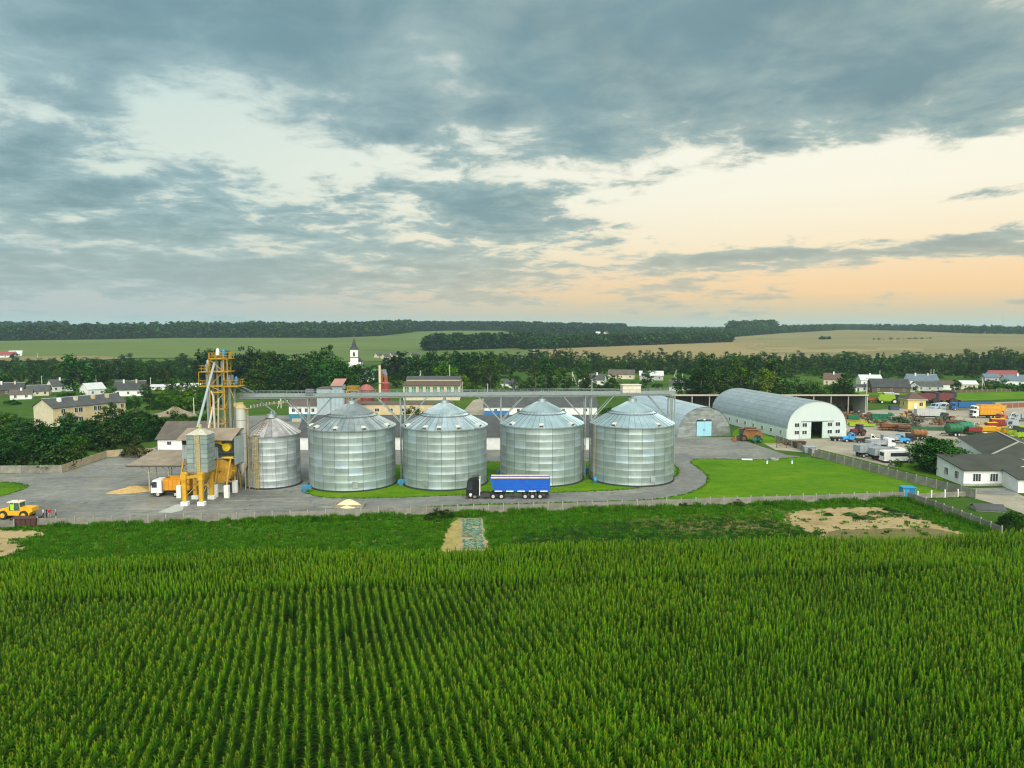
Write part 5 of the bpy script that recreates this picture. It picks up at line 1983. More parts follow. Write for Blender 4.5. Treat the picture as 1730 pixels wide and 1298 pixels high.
tree_group([(112, 676, 655, 'bush', 'mid', 1.2), (135, 672, 656, 'bush', 'light', 1.0), (170, 682, 660, 'bush', 'dark', 1.2), (186, 682, 652, 'round', 'mid', 1.1), (215, 684, 668, 'bush', 'mid', 1.3), (245, 672, 648, 'round', 'mid', 1.1), (290, 668, 640, 'round', 'mid', 1.1), (315, 664, 638, 'round', 'dark', 1.2), (180, 700, 676, 'bush', 'mid', 1.3), (200, 690, 668, 'bush', 'mid', 1.3), (228, 694, 668, 'round', 'mid', 1.2), (252, 682, 655, 'round', 'mid', 1.2), (270, 678, 650, 'bush', 'light', 1.3), (285, 684, 655, 'bush', 'light', 1.3), (308, 676, 648, 'bush', 'light', 1.4), (332, 676, 646, 'round', 'light', 1.2), (348, 682, 650, 'round', 'mid', 1.2), (368, 690, 655, 'round', 'mid', 1.2), (90, 682, 668, 'bush', 'mid', 1.3), (20, 684, 670, 'bush', 'mid', 1.4), (60, 668, 650, 'bush', 'mid', 1.2), (38, 660, 640, 'bush', 'mid', 1.2), (12, 655, 634, 'round', 'mid', 1.2)],
           'among the left village gardens', 'garden trees of the left village')
# behind the tower and the big dark grove
rows = []
for x in range(336, 450, 10):
    rows.append((x + R.uniform(-4, 4), R.uniform(646, 660), R.uniform(583, 600), R.choice(['round', 'round', 'spruce']), R.choice(['dark', 'pine', 'dark', 'mid']), 1.0))
for x in range(430, 626, 12):
    rows.append((x + R.uniform(-4, 4), R.uniform(652, 664), R.uniform(592, 606) + (16 if x > 572 else 0), R.choice(['round', 'round', 'round', 'tall']), R.choice(['dark', 'dark', 'mid']), 1.15))
for x in (440, 470, 500, 530, 560, 590):
    rows.append((x + R.uniform(-6, 6), R.uniform(666, 676), R.uniform(612, 624), 'round', R.choice(['dark', 'mid', 'dark']), 1.3))
rows.append((551, 648, 579, 'round', 'mid', .95))
tree_group(rows, 'in the dark grove left of the church', 'dark grove left of the church')
# around the church and the yellow workshop
tree_group([(582, 632, 617, 'round', 'dark', 1.1), (618, 640, 621, 'round', 'mid', 1.2), (632, 638, 616, 'round', 'mid', 1.2), (652, 642, 596, 'spruce', 'pine', 1.3), (664, 640, 594, 'spruce', 'pine', 1.3), (676, 640, 592, 'round', 'pine', 1.0), (688, 642, 596, 'spruce', 'pine', 1.4), (700, 640, 600, 'spruce', 'pine', 1.2), (640, 650, 628, 'round', 'mid', 1.2), (668, 655, 628, 'round', 'dark', 1.2), (690, 652, 632, 'round', 'dark', 1.2)],
           'right of the white church tower', 'trees right of the church')
rows = []
for x in range(708, 835, 9):
    rows.append((x + R.uniform(-3, 3), R.uniform(640, 652), R.uniform(592, 604), 'round', R.choice(['dark', 'dark', 'mid']), 1.1))
tree_group(rows, 'in the wood above the workshop', 'wood above the yellow workshop')
tree_group([(748, 660, 611, 'round', 'light', 1.1), (768, 660, 618, 'round', 'light', 1.1), (783, 662, 634, 'round', 'light', 1.1), (800, 660, 640, 'bush', 'mid', 1.0), (735, 652, 622, 'round', 'mid', 1.1)], 'in the clump behind the workshop', 'bright trees behind the workshop')
tree_group([(828, 664, 617, 'tall', 'birch', 1.2), (846, 664, 636, 'bush', 'light', .95), (868, 664, 624, 'tall', 'mid', 1.2), (888, 662, 640, 'bush', 'mid', 1.0), (905, 664, 610, 'tall', 'birch', 1.3), (922, 664, 608, 'tall', 'mid', 1.4), (934, 664, 616, 'tall', 'mid', 1.2), (955, 662, 622, 'tall', 'mid', 1.4), (985, 660, 608, 'tall', 'birch', 1.3), (993, 662, 628, 'round', 'mid', 1.1),
            (1020, 660, 640, 'bush', 'dark', 1.2), (1036, 658, 632, 'round', 'mid', 1.2), (1052, 662, 642, 'bush', 'light', 1.1), (1066, 660, 640, 'bush', 'mid', 1.2), (1084, 660, 643, 'bush', 'mid', 1.2), (1093, 650, 619, 'round', 'dark', 1.15), (1110, 656, 642, 'bush', 'dark', 1.2)],
           'in the row above the conveyor', 'trees above the conveyor bridge')
# the long dark belt, two rows
for k, (b0_, b1_, t0_, t1_) in enumerate(((612, 618, 590, 600), (622, 632, 598, 610))):
    rows = []
    x = 770
    while x < 1250:
        rows.append((x, R.uniform(b0_, b1_), R.uniform(t0_, t1_) + 3 * math.sin(x / 31), R.choice(['round', 'round', 'spruce', 'tall']), R.choice(['dark', 'pine', 'dark', 'mid', 'birch', 'mid']), R.uniform(1.05, 1.5)))
        x += R.uniform(8, 12)
    tree_group(rows, 'in %s row below tan field' % ('back', 'front')[k], 'long tree belt below the tan field')
for k, (b0_, b1_, t0_, t1_) in enumerate(((612, 618, 592, 600), (624, 636, 600, 612))):
    rows = []
    x = 1240
    while x < 1790:
        dip = -6 * math.exp(-((x - 1690) / 70) ** 2) if k == 0 else 0
        rows.append((x, R.uniform(b0_, b1_), R.uniform(t0_, t1_) + dip, R.choice(['round', 'round', 'round', 'spruce']), R.choice(['dark', 'dark', 'pine', 'mid', 'birch', 'mid']), R.uniform(1.1, 1.55)))
        x += R.uniform(9, 13)
    tree_group(rows, 'in %s row behind right village' % ('back', 'front')[k], 'tree belt behind the right village')
tree_group([(1150, 668, 628, 'round', 'mid', 1.1), (1168, 670, 634, 'round', 'mid', 1.1), (1184, 672, 608, 'tall', 'mid', 1.7), (1205, 672, 600, 'round', 'dark', .95), (1228, 672, 622, 'round', 'mid', 1.1), (1250, 672, 602, 'round', 'mid', .95), (1270, 670, 606, 'tall', 'mid', 1.8), (1292, 672, 620, 'round', 'light', .9), (1308, 670, 606, 'tall', 'mid', 1.8), (1322, 672, 640, 'bush', 'mid', 1.1),
            (1345, 668, 630, 'bush', 'mid', 1.2), (1362, 668, 634, 'bush', 'mid', 1.2), (1382, 668, 638, 'bush', 'light', 1.1), (1400, 666, 642, 'bush', 'mid', 1.1), (1428, 668, 616, 'spruce', 'mid', 1.5), (1416, 666, 634, 'bush', 'mid', 1.1)],
           'behind the arched hangars', 'trees behind the hangars')
tree_group([(1535, 662, 640, 'bush', 'dark', 1.1), (1560, 660, 652, 'bush', 'light', 1.1), (1615, 662, 640, 'round', 'mid', 1.2), (1640, 660, 648, 'bush', 'mid', 1.2), (1664, 660, 645, 'bush', 'mid', 1.3), (1700, 660, 636, 'bush', 'mid', 1.4), (1722, 660, 640, 'bush', 'dark', 1.3), (1750, 662, 640, 'bush', 'mid', 1.3), (1648, 634, 612, 'round', 'light', 1.1), (1725, 622, 596, 'round', 'light', 1.2)],
           'among the right village houses', 'garden trees of the right village')
# near singles
_rt = tree_px(1579, 795, 737, 'round', 'mid', 'broad rounded green tree between the minibus and the white building', None, 2.15, crown_mesh('crown', 91, 'round', 13000, .020, 120))
for _c in _rt.children:
    if _c.name.startswith('crown'):
        _c.location.z = -.55
tree_px(1716, 898, 858, 'bush', 'mid', 'dense green bush behind the right garden fence', None, 1.15, crown_mesh('crown', 92, 'bush', 6000, .028, 60))
tree_px(1513, 788, 773, 'bush', 'light', 'small yellow-green shrub in front of the minibus', None, 1.0)
tree_px(743, 877, 856, 'bush', 'dark', 'dark green bush growing over the front fence near the cabbages', None, 1.5)
for i, (x, b_, t_) in enumerate(((1005, 861, 852), (1155, 857, 848), (1245, 856, 843), (1480, 848, 842), (590, 878, 870), (320, 886, 878))):
    tree_px(x, b_, t_, 'bush', 'dark' if i % 2 else 'mid', 'small weed bush at the front fence, %s of six from the left' % nth([3, 3, 4, 5, 1, 0][i] - (1 if i == 0 else 0)), 'small bushes along the front fence', 1.3)
tree_group([(697, 722, 684, 'round', 'mid', 1.1), (722, 714, 686, 'bush', 'light', 1.1), (707, 735, 708, 'bush', 'light', 1.1)], 'between the first two big silos', 'bushes by the yellow wall')
tree_px(1030, 700, 681, 'bush', 'mid', 'low green bush on the meadow left of the last silo roof', None, 1.3)

# ---------------------------------------------------------------- far woods: one mass each
def low_tree(seed, kind, colour):
    me = crown_mesh('far_crown', seed, kind, 260, .075, 26)
    me.materials[0] = M_leaf[colour]
    return me


FAR_C = [low_tree(200 + k, 'spruce', 'pine') for k in range(3)] + [low_tree(210, 'tall', 'pine')]
FAR_B = [low_tree(220 + k, 'round', 'dark') for k in range(3)] + [low_tree(230, 'tall', 'dark'), low_tree(231, 'spruce', 'pine')]


def wood(name, foot, depth, spacing, hmin, hmax, protos, label, seed, keep=1.0, wide=1.3):
    """trees from a foot line (pixels on the land) back over a band of land"""
    g = np.random.default_rng(seed)
    foot = np.array(foot, float)
    pts = []
    line = []
    for x in np.arange(foot[0, 0], foot[-1, 0], 6):
        line.append(land(x, np.interp(x, foot[:, 0], foot[:, 1])))
    for a, b in zip(line[:-1], line[1:]):
        L_ = math.hypot(b.x - a.x, b.y - a.y)
        d0 = math.hypot(a.x, a.y)
        n = max(1, int(L_ * depth / spacing ** 2 * keep))
        for _ in range(n):
            t = g.random()
            q = g.random() ** 1.5 * depth
            x, y = a.x + (b.x - a.x) * t, a.y + (b.y - a.y) * t
            k = 1 + q / math.hypot(x, y)
            pts.append((x * k, y * k))
    p = np.array(pts)
    z = T(p[:, 0], p[:, 1])
    n = len(p)
    h = g.uniform(hmin, hmax, n)
    s = np.stack([h * wide, h * wide, h], 1)
    scatter(name, np.stack([p[:, 0], p[:, 1], z - .2], 1), s, np.stack([np.zeros(n), np.zeros(n), g.uniform(0, 6.28, n)], 1), protos, label, 'forest', seed=seed)


wood('far_forest', [(-140, 578.5), (0, 577), (180, 574.5), (300, 572), (560, 572), (640, 569), (700, 562)], 330, 8, 14, 28, FAR_C + FAR_B[:2], 'dark conifer forest along the left horizon', 1)
wood('ridge_forest', [(690, 560), (850, 560), (890, 566), (960, 568), (1060, 562)], 500, 10, 18, 25, FAR_C, 'dark wooded ridge on the middle horizon', 2)
wood('hillside_wood', [(718, 594), (800, 592), (905, 588)], 90, 7, 15, 22, FAR_C + FAR_B[:1], 'dark wood on the slope right of the church', 3)
wood('field_wood', [(880, 592), (960, 589), (1100, 584), (1238, 579)], 130, 8, 13, 19, FAR_B, 'dark wood along the upper edge of the tan field', 4)
wood('horizon_trees', [(1030, 566), (1120, 567), (1240, 570), (1330, 563), (1430, 557.6), (1540, 559.5), (1640, 564), (1860, 567)], 330, 18, 7, 20, FAR_B, 'hazy tree line along the right horizon', 5)
wood('horizon_grove', [(1235, 566), (1275, 563.5), (1310, 562)], 120, 9, 24, 34, FAR_B, 'taller grove on the right horizon', 6)
wood('far_horizon_trees', [(1000, 557.5), (1300, 556.6), (1500, 556.6), (1860, 557)], 700, 24, 7, 14, FAR_C, 'faint wooded skyline on the right', 8)
wood('back_left_horizon', [(-160, 560), (120, 560)], 500, 20, 16, 24, FAR_C, 'faint wooded skyline on the left', 9)
wood('field_bushes', [(1385, 575), (1405, 574.5)], 14, 5, 5, 8, FAR_B, 'dark bushes in the middle of the olive field', 10, 2)
wood('field_scrub', [(1475, 575.5), (1525, 575), (1580, 573)], 16, 9, 3, 6, FAR_B, 'scattered scrub in the olive field', 11)

# ================================================================ buildings
M_glass = mat('dark_glass', (0.03, 0.04, 0.05), 0.12, 0, .2, 1.0, spec=.8)
M_frame = mat('white_window_frame', (0.75, 0.76, 0.74), 0.6)
WALL = {
    'white': mat('white_wall', (0.68, 0.70, 0.68), .85, 0, .10, .5),
    'cream': mat('cream_wall', (0.56, 0.50, 0.36), .85, 0, .12, .5),
    'yellow': mat('yellow_wall', (0.62, 0.50, 0.16), .85, 0, .08, .5),
    'ochre': mat('ochre_wall', (0.52, 0.42, 0.24), .85, 0, .14, .5),
    'paleyellow': mat('pale_yellow_wall', (0.56, 0.51, 0.36), .85, 0, .10, .5),
    'grey': mat('grey_wall', (0.36, 0.37, 0.36), .85, 0, .15, .5),
    'brick': mat('red_brick_wall', (0.20, 0.06, 0.04), .9, 0, .25, 1.5),
    'timber': mat('dark_timber_wall', (0.10, 0.075, 0.055), .9, 0, .3, 2.0),
    'mint': mat('mint_white_sheet', (0.52, 0.60, 0.58), .55, .05, .05, .4),
    'teal': mat('teal_paint', (0.03, 0.17, 0.24), .7, 0, .15, .6),
    'blue': mat('blue_wall_paint', (0.03, 0.15, 0.40), .7, 0, .12, .6),
    'bluegrey': mat('blue_grey_sheet', (0.34, 0.42, 0.46), .6, .2, .12, .6),
}
ROOF = {
    'slate': mat('grey_slate_roof', (0.062, 0.067, 0.068), .85, 0, .25, .5, bump=.4, bscale=3),
    'darkslate': mat('dark_slate_roof', (0.042, 0.046, 0.048), .85, 0, .25, .4, bump=.4, bscale=3),
    'felt': mat('dark_felt_roof', (0.046, 0.050, 0.038), .9, 0, .22, .25, bump=.3, bscale=2),
    'brown': mat('brown_roof', (0.10, 0.065, 0.05), .85, 0, .2, .5),
    'browngrey': mat('brown_grey_roof', (0.10, 0.085, 0.072), .9, 0, .25, .4, bump=.4, bscale=3),
    'red': mat('red_metal_roof', (0.22, 0.055, 0.05), .6, 0, .1, .5),
    'pink': mat('faded_red_roof', (0.36, 0.19, 0.15), .8, 0, .12, .5),
    'blue': mat('blue_grey_roof', (0.10, 0.14, 0.18), .7, 0, .15, .5),
    'pale': mat('pale_sheet_roof', (0.48, 0.50, 0.50), .7, 0, .12, .5),
}


def window(parent, x, y, z, w, h, nx, ny, bars=1, frame=True, name='window'):
    """window in a wall whose outward normal in plan is (nx, ny); x, y, z is the sill centre"""
    t = Vector((-ny, nx, 0))
    n = Vector((nx, ny, 0))
    o_ = Vector((x, y, z))

    def blk(b, a0, a1, d0, d1, z0, z1):
        q = [o_ + t * a + n * d for a, d in ((a0, d0), (a1, d0), (a1, d1), (a0, d1))]
        b.add([(p.x, p.y, z + z0) for p in q] + [(p.x, p.y, z + z1) for p in q], [(3, 2, 1, 0), (4, 5, 6, 7), (0, 1, 5, 4), (1, 2, 6, 5), (2, 3, 7, 6), (3, 0, 4, 7)])
    b = MB()
    blk(b, -w / 2, w / 2, -.02, .02, 0, h)
    win = b.build(name, M_glass, parent)
    if frame:
        b = MB()
        f = max(.05, w * .05)
        blk(b, -w / 2 - f, -w / 2, -.02, .06, -f, h + f)
        blk(b, w / 2, w / 2 + f, -.02, .06, -f, h + f)
        blk(b, -w / 2, w / 2, -.02, .06, h, h + f)
        blk(b, -w / 2, w / 2, -.02, .08, -f, 0)
        for k in range(bars):
            c = -w / 2 + w * (k + 1) / (bars + 1)
            blk(b, c - f * .4, c + f * .4, .021, .05, 0, h)
        b.build('frame', M_frame, win)
    return win


def house(label, loc, rz, L, W, H, rise, wall, roof, name='house', cat='house', front=3, side=1, chim=1, over=.35, kind='gable', group=None, win=(1.1, 1.3), gable_wall=None, sill=None, door=None, ridge_cap=False, back=0):
    t = thing(name, label, cat, loc, rz, group)
    b = MB()
    a, c = L / 2, W / 2
    if kind == 'gable':
        b.add([(-a, -c, 0), (a, -c, 0), (a, c, 0), (-a, c, 0), (-a, -c, H), (a, -c, H), (a, c, H), (-a, c, H), (-a, 0, H + rise), (a, 0, H + rise)],
              [(0, 1, 5, 4), (1, 2, 6, 9, 5), (2, 3, 7, 6), (3, 0, 4, 8, 7)])
    else:
        b.bx(-a, a, -c, c, 0, H)
    b.build('wall', wall, t)
    if gable_wall:
        for s in (-1, 1):
            b = MB()
            b.prismx([(-c - .01, H + .02), (c + .01, H + .02), (0, H + rise)], s * a - .03 + s * .03, s * a + .03 + s * .03)
            b.build('gable', gable_wall, t)
    k = rise / c
    if kind == 'gable':
        for s in (-1, 1):
            b = MB()
            e = c + over
            z0 = H - over * k
            th = .14
            b.add([(-a - over, s * e, z0), (a + over, s * e, z0), (a + over, 0, H + rise), (-a - over, 0, H + rise),
                   (-a - over, s * e, z0 + th), (a + over, s * e, z0 + th), (a + over, 0, H + rise + th), (-a - over, 0, H + rise + th)],
                  [(0, 1, 2, 3), (4, 7, 6, 5), (0, 4, 5, 1), (1, 5, 6, 2), (3, 7, 4, 0)])
            b.build('roof', roof, t)
        if ridge_cap:
            b = MB()
            b.bx(-a - over, a + over, -.28, .28, H + rise + .1, H + rise + .22)
            b.build('ridge_cap', ROOF['pale'], t)
    elif kind == 'hip':
        b = MB()
        e = over
        rl = max(.2, a - c)
        b.add([(-a - e, -c - e, H - .05), (a + e, -c - e, H - .05), (a + e, c + e, H - .05), (-a - e, c + e, H - .05), (-rl, 0, H + rise), (rl, 0, H + rise)],
              [(0, 1, 5, 4), (1, 2, 5), (2, 3, 4, 5), (3, 0, 4), (3, 2, 1, 0)])
        b.build('roof', roof, t)
        b = MB()
        b.bx(-a - e + .02, a + e - .02, -c - e + .02, c + e - .02, H - .25, H - .06)
        b.build('eave', M_frame, t)
    elif kind == 'flat':
        b = MB()
        b.bx(-a - over, a + over, -c - over, c + over, H, H + .3)
        b.build('roof', roof, t)
    for i in range(chim):
        x = -a + L * (i + .7) / (chim + .4)
        b = MB()
        b.rbx(x - .35, x + .35, -.1 - c * .25, .6 - c * .25, H + rise * .55, H + rise + .85, .04)
        b.build('chimney', WALL['cream'] if i % 2 else M_white, t)
    zs = H * .34 if sill is None else sill
    for i in range(front):
        window(t, -a + L * (i + .5) / front, -c, zs, win[0], win[1], 0, -1)
    for i in range(side):
        y = -c + W * (i + .5) / side
        window(t, -a, y, zs, win[0], win[1], -1, 0)
        window(t, a, y, zs, win[0], win[1], 1, 0)
    if door is not None:
        b = MB()
        b.bx(door - .5, door + .5, -c - .06, -c + .02, .1, 2.2)
        b.build('door', M_white, t)
    return t


# ---- long yellow two-storey house on the left
p0, p1 = Vector((-145.6, 224.0)), Vector((-134.0, 245.0))
ax = (p1 - p0).normalized()
Ly = (p1 - p0).length
cen = (p0 + p1) / 2 + Vector((-ax.y, ax.x)) * 5.6
yh = house('long two-storey yellow house with dark slate roof and chimneys at the left edge', (cen.x, cen.y, 0), math.atan2(ax.y, ax.x), Ly, 11.2, 6.0, 2.5, WALL['ochre'], ROOF['slate'], front=0, side=0, chim=0, ridge_cap=True, over=.4)
b = MB()
b.prismx([(-5.62, 0.0), (5.62, 0.0), (5.62, 6.0), (0, 8.45), (-5.62, 6.0)], -Ly / 2 - .05, -Ly / 2 - .012)
b.build('gable_wall', WALL['paleyellow'], yh)
for i, f in enumerate((.13, .30, .36, .56, .62, .78, .84, .95)):
    for z in (.9, 3.9):
        window(yh, -Ly / 2 + Ly * f, -5.6, z, 1.0 if i % 2 else 1.3, 1.45, 0, -1)
window(yh, -Ly / 2, 0, 6.4, .6, .6, -1, 0)
for i, f in enumerate((.16, .38, .62, .82)):
    b = MB()
    x = -Ly / 2 + Ly * f
    b.rbx(x - .55, x + .55, -2.6, -1.7, 7.0, 8.7, .05)
    b.build('chimney', (M_white, WALL['cream'], WALL['ochre'], WALL['ochre'])[i], yh)
b = MB()
b.prismx([(-8.2, 2.6), (-5.55, 3.2), (-5.55, 3.0), (-8.2, 2.45)], -Ly / 2 + 1.5, -Ly / 2 + 6.2)
for x in (-Ly / 2 + 1.7, -Ly / 2 + 6.0):
    b.bar((x, -8.0, 0), (x, -8.0, 2.5), .15, .15)
b.build('porch_roof', ROOF['slate'], yh)
b = MB()
b.bx(-Ly / 2 + 1.2, -Ly / 2 + 2.2, -5.68, -5.58, .1, 2.3)
b.build('door', M_white, yh)

# ---- village on the left
hs = [
    (16, 667, 20, 13, 8, 2.6, 3.0, 'timber', 'darkslate', 'long dark timber house with pale chimneys at the left edge', 2, True),
    (37, 674, 28, 8, 6, 2.3, 1.8, 'white', 'browngrey', 'low white cottage with brown roof nearest the left edge', 1, False),
    (66, 668, 24, 9, 7, 2.3, 2.4, 'cream', 'slate', 'low cottage with dark roof and pale ridge joined to the white gabled one', 0, True),
    (101, 661, 52, 9, 8, 3.0, 3.0, 'white', 'slate', 'white gabled house with one chimney left of the tall dark tree', 1, False),
    (157, 668, 58, 8, 7.5, 3.2, 2.6, 'white', 'pale', 'small white house with pale roof right of the tall dark tree', 0, False),
    (222, 668, 12, 13, 9, 3.0, 3.6, 'white', 'darkslate', 'white cottage with dark roof and red-brown gable end above the thicket', 2, True),
    (272, 658, 10, 9, 5, 1.6, .9, 'white', 'pale', 'low white shed right of the red-gabled cottage', 0, False),
    (318, 660, 15, 12, 7, 2.0, 1.6, 'grey', 'pale', 'grey shed with pale roof left of the yellow tower', 0, False),
    (12, 605, 15, 16, 9, 3.0, 3.5, 'white', 'red', 'small far house with red roof above the left village', 0, False),
    (27, 602, 25, 12, 8, 3.0, 3.0, 'white', 'pale', 'small far house with pale roof beside the red-roofed one', 0, False),
    (165, 628, 20, 12, 8, 3.0, 3.0, 'white', 'slate', 'far white house half hidden right of the tall dark tree', 0, False),
]
for px, py, rz, L_, W_, H_, ri, wl, rf, lb, ch, rc in hs:
    p = P(px, py) if py > 640 else land(px, py)
    house(lb, (p.x, p.y, p.z), rad(rz), L_, W_, H_, ri, WALL[wl], ROOF[rf], chim=ch, front=3 if L_ > 8 else 2, side=1, group='left village houses', ridge_cap=rc, gable_wall=WALL['brick'] if 'red-brown' in lb else None, win=(.9, 1.1))

# ---- right village and the middle
hs = [
    (1408, 650, -25, 10, 8, 3.2, 3.2, 'cream', 'brown', 'cream gabled house with maroon roof above the white hangar', 1, False),
    (1468, 652, -8, 11, 8, 3.4, 2.6, 'white', 'pale', 'house with big pale roof behind the dark timber barn', 1, False),
    (1500, 663, -12, 17, 10, 3.0, 3.6, 'timber', 'darkslate', 'large dark timber barn with black roof behind the shed end', 0, False),
    (1452, 661, -5, 6, 4.5, 2.4, 1.0, 'white', 'slate', 'white lean-to left of the dark timber barn', 0, False),
    (1555, 652, -10, 15, 8, 3.4, 2.8, 'white', 'blue', 'white house with blue-grey roof above the yellow hut', 2, True),
    (1565, 660, -6, 12, 7, 2.6, 2.0, 'grey', 'slate', 'grey outbuilding with dark roof in front of the blue-roofed house', 0, False),
    (1544, 662, 62, 5, 4.6, 2.4, 1.6, 'white', 'pale', 'tiny white gabled cottage behind the yellow hut', 0, False),
    (1596, 658, -15, 8, 6, 2.8, 1.6, 'white', 'brown', 'white cottage with brown roof above the parked vans', 0, False),
    (1633, 657, -8, 8, 6, 2.6, 1.6, 'cream', 'pale', 'cream cottage with pale roof right of the round green tree', 0, False),
    (1692, 644, -12, 15, 9, 3.5, 2.8, 'white', 'red', 'house with wide red roof at the right edge of the village', 0, False),
    (1717, 653, -16, 13, 9, 3.4, 2.8, 'white', 'blue', 'house with dark blue roof below the red-roofed one', 1, False),
    (1672, 645, -10, 8, 6, 2.8, 1.8, 'grey', 'blue', 'small house with grey-blue roof left of the red-roofed one', 0, False),
    (1148, 660, -14, 10, 7, 2.6, 2.4, 'white', 'slate', 'white cottage with dark roof above the end of the conveyor bridge', 0, True),
    (1009, 650, -18, 9, 7, 3.0, 3.0, 'white', 'slate', 'dark-roofed white cottage left of the round tree above the last silo', 1, False),
    (988, 652, 75, 8, 6, 3.0, 2.8, 'white', 'slate', 'white gabled cottage between the birches above the third silo', 0, False),
    (1050, 640, -10, 16, 8, 3.0, 2.6, 'cream', 'browngrey', 'long low house with brown roof above the last silo', 0, False),
    (1100, 642, -8, 14, 8, 3.0, 2.4, 'grey', 'pale', 'long low house with pale roof left of the white cottage', 0, False),
    (630, 644, -4, 16, 9, 3.2, 3.4, 'white', 'blue', 'white house with dark blue roof left of the yellow chimney', 0, True),
    (860, 655, -8, 8, 6, 2.6, 2.0, 'white', 'slate', 'small white cottage hidden among the birches above the third silo', 0, False),
]
for px, py, rz, L_, W_, H_, ri, wl, rf, lb, ch, rc in hs:
    p = P(px, py)
    house(lb, (p.x, p.y, 0), rad(rz), L_, W_, H_, ri, WALL[wl], ROOF[rf], chim=ch, front=3 if L_ > 8 else 2, side=1, group='right village houses', ridge_cap=rc, win=(.9, 1.1))
# polytunnel
p = P(1513, 663)
t = thing('polytunnel', 'low white plastic polytunnel in front of the dark timber barn', 'greenhouse', p, rad(-8))
b = MB()
b.lathe([(1.9, -4.2), (1.9, 4.2)], 12, (0, 0, 0), 'X', 0, math.pi)
b.build('cover', mat('white_film', (0.70, 0.74, 0.76), .4, 0, .06), t, smooth=True)
b = MB()
for x in (-4.22, 4.22):
    b.prismx([(1.9 * math.cos(k * math.pi / 10), 1.9 * math.sin(k * math.pi / 10)) for k in range(11)], x - .02, x + .02)
b.build('end_panel', M_white, t)

# ---- houses on the far horizon
_hr = random.Random(3)
for i, px in enumerate((1010, 1024, 1062, 1085, 1128, 1162, 1206, 1262, 1284, 1300, 1336, 1375, 1402, 1428, 1452, 1486, 1520, 1552, 1588, 1622, 1660, 1700)):
    y_ = np.interp(px, [1000, 1120, 1240, 1330, 1430, 1540, 1640, 1860], [566, 567, 569, 562.6, 557.4, 559.4, 563.6, 566.6]) - _hr.uniform(0, 1.2)
    p = land(px, y_)
    house('tiny pale house on the far right skyline, %s from the left' % nth(i), (p.x, p.y, p.z), _hr.uniform(-1, 1), _hr.uniform(9, 14), 8, _hr.uniform(3, 5), 3.4, WALL[_hr.choice(['white', 'white', 'cream'])], ROOF[_hr.choice(['pale', 'pale', 'slate', 'red'])], front=2, side=0, chim=0, group='far skyline houses', win=(1.6, 1.8))
for i, px in enumerate((640, 652, 664, 905, 700)):
    p = land(px, (605, 607, 604, 597, 604)[i])
    house('tiny white house beyond the church on the green slope, %s from the left' % ORD[sorted((640, 652, 664, 905, 700)).index(px)], (p.x, p.y, p.z), .9, 8, 6, 2.6, 2.6, WALL['cream'], ROOF['slate'], front=2, side=0, chim=0, group='houses beyond the church')

# ---- church
p = land(599, 627)
ch = thing('church', 'white church tower with dark pointed spire rising above the trees', 'church', (p.x, p.y, p.z), rad(8))
hw = 2.75
ztb = CAM_H - (590 - 556) * p.y / 1200 - p.z
zts = CAM_H - (571.5 - 556) * p.y / 1200 - p.z
b = MB()
b.bx(-hw, hw, -hw, hw, 0, ztb)
b.build('tower_wall', M_whitewash, ch)
b = MB()
b.bx(-hw - .2, hw + .2, -hw - .2, hw + .2, ztb * .62, ztb * .62 + .5)
b.bx(-hw - .35, hw + .35, -hw - .35, hw + .35, ztb - .3, ztb + .2)
b.build('cornice', ROOF['slate'], ch)
b = MB()
n = 8
b.lathe([(hw * 1.25, ztb + .2), (hw * .72, ztb + 2.0), (.12, zts), (0, zts + .1)], 8)
b.build('spire', ROOF['darkslate'], ch)
b = MB()
b.bar((0, 0, zts), (0, 0, zts + 2.2), .14, .14)
b.bar((-.6, 0, zts + 1.5), (.6, 0, zts + 1.5), .14, .14)
b.build('cross', M_steel_d, ch)
for nx, ny in ((0, -1), (1, 0), (-1, 0)):
    b = MB()
    z0 = ztb * .68
    if nx == 0:
        b.prism([(-.75, z0), (.75, z0), (.75, z0 + 2.3), (.4, z0 + 3.1), (0, z0 + 3.4), (-.4, z0 + 3.1), (-.75, z0 + 2.3)], -hw - .06, -hw + .02)
    else:
        b.prismx([(-.75, z0), (.75, z0), (.75, z0 + 2.3), (.4, z0 + 3.1), (0, z0 + 3.4), (-.4, z0 + 3.1), (-.75, z0 + 2.3)], nx * hw - .05, nx * hw + .05)
    b.build('belfry_opening', mat('dark_louvre', (0.05, 0.06, 0.06), .8), ch)
b = MB()
b.bx(-4.5, 4.5, hw + .02, 24, 0, 6.5)
b.build('nave_wall', M_whitewash, ch)
b = MB()
b.prism([(-5, 6.3), (5, 6.3), (0, 11)], hw + .1, 24.5)
b.build('nave_roof', ROOF['darkslate'], ch)

# ---- yellow workshop with green windows
d = 308.0
x0, x1 = X(681, d), X(776, d)
w = x1 - x0
wk = thing('workshop', 'long yellow workshop with a row of tall green windows and dark roof', 'workshop', ((x0 + x1) / 2, d, 0))
b = MB()
b.bx(-w / 2, w / 2, 0, 8, 0, 6.3)
b.build('wall', WALL['paleyellow'], wk)
b = MB()
b.bx(-w / 2 + .3, w / 2 - .3, 8.02, 17, 0, 8.6)
b.build('rear_wall', WALL['cream'], wk)
b = MB()
b.prismx([(-.6, 6.3), (8.0, 7.7), (8.0, 7.9), (-.6, 6.6)], -w / 2 - .3, w / 2 + .3)
b.build('front_roof', ROOF['brown'], wk)
b = MB()
b.prismx([(7.6, 8.6), (17.4, 8.6), (12.5, 9.8)], -w / 2, w / 2)
b.build('rear_roof', ROOF['slate'], wk)
M_green = mat('green_window_paint', (0.02, 0.17, 0.12), .6, 0, .2, 1)
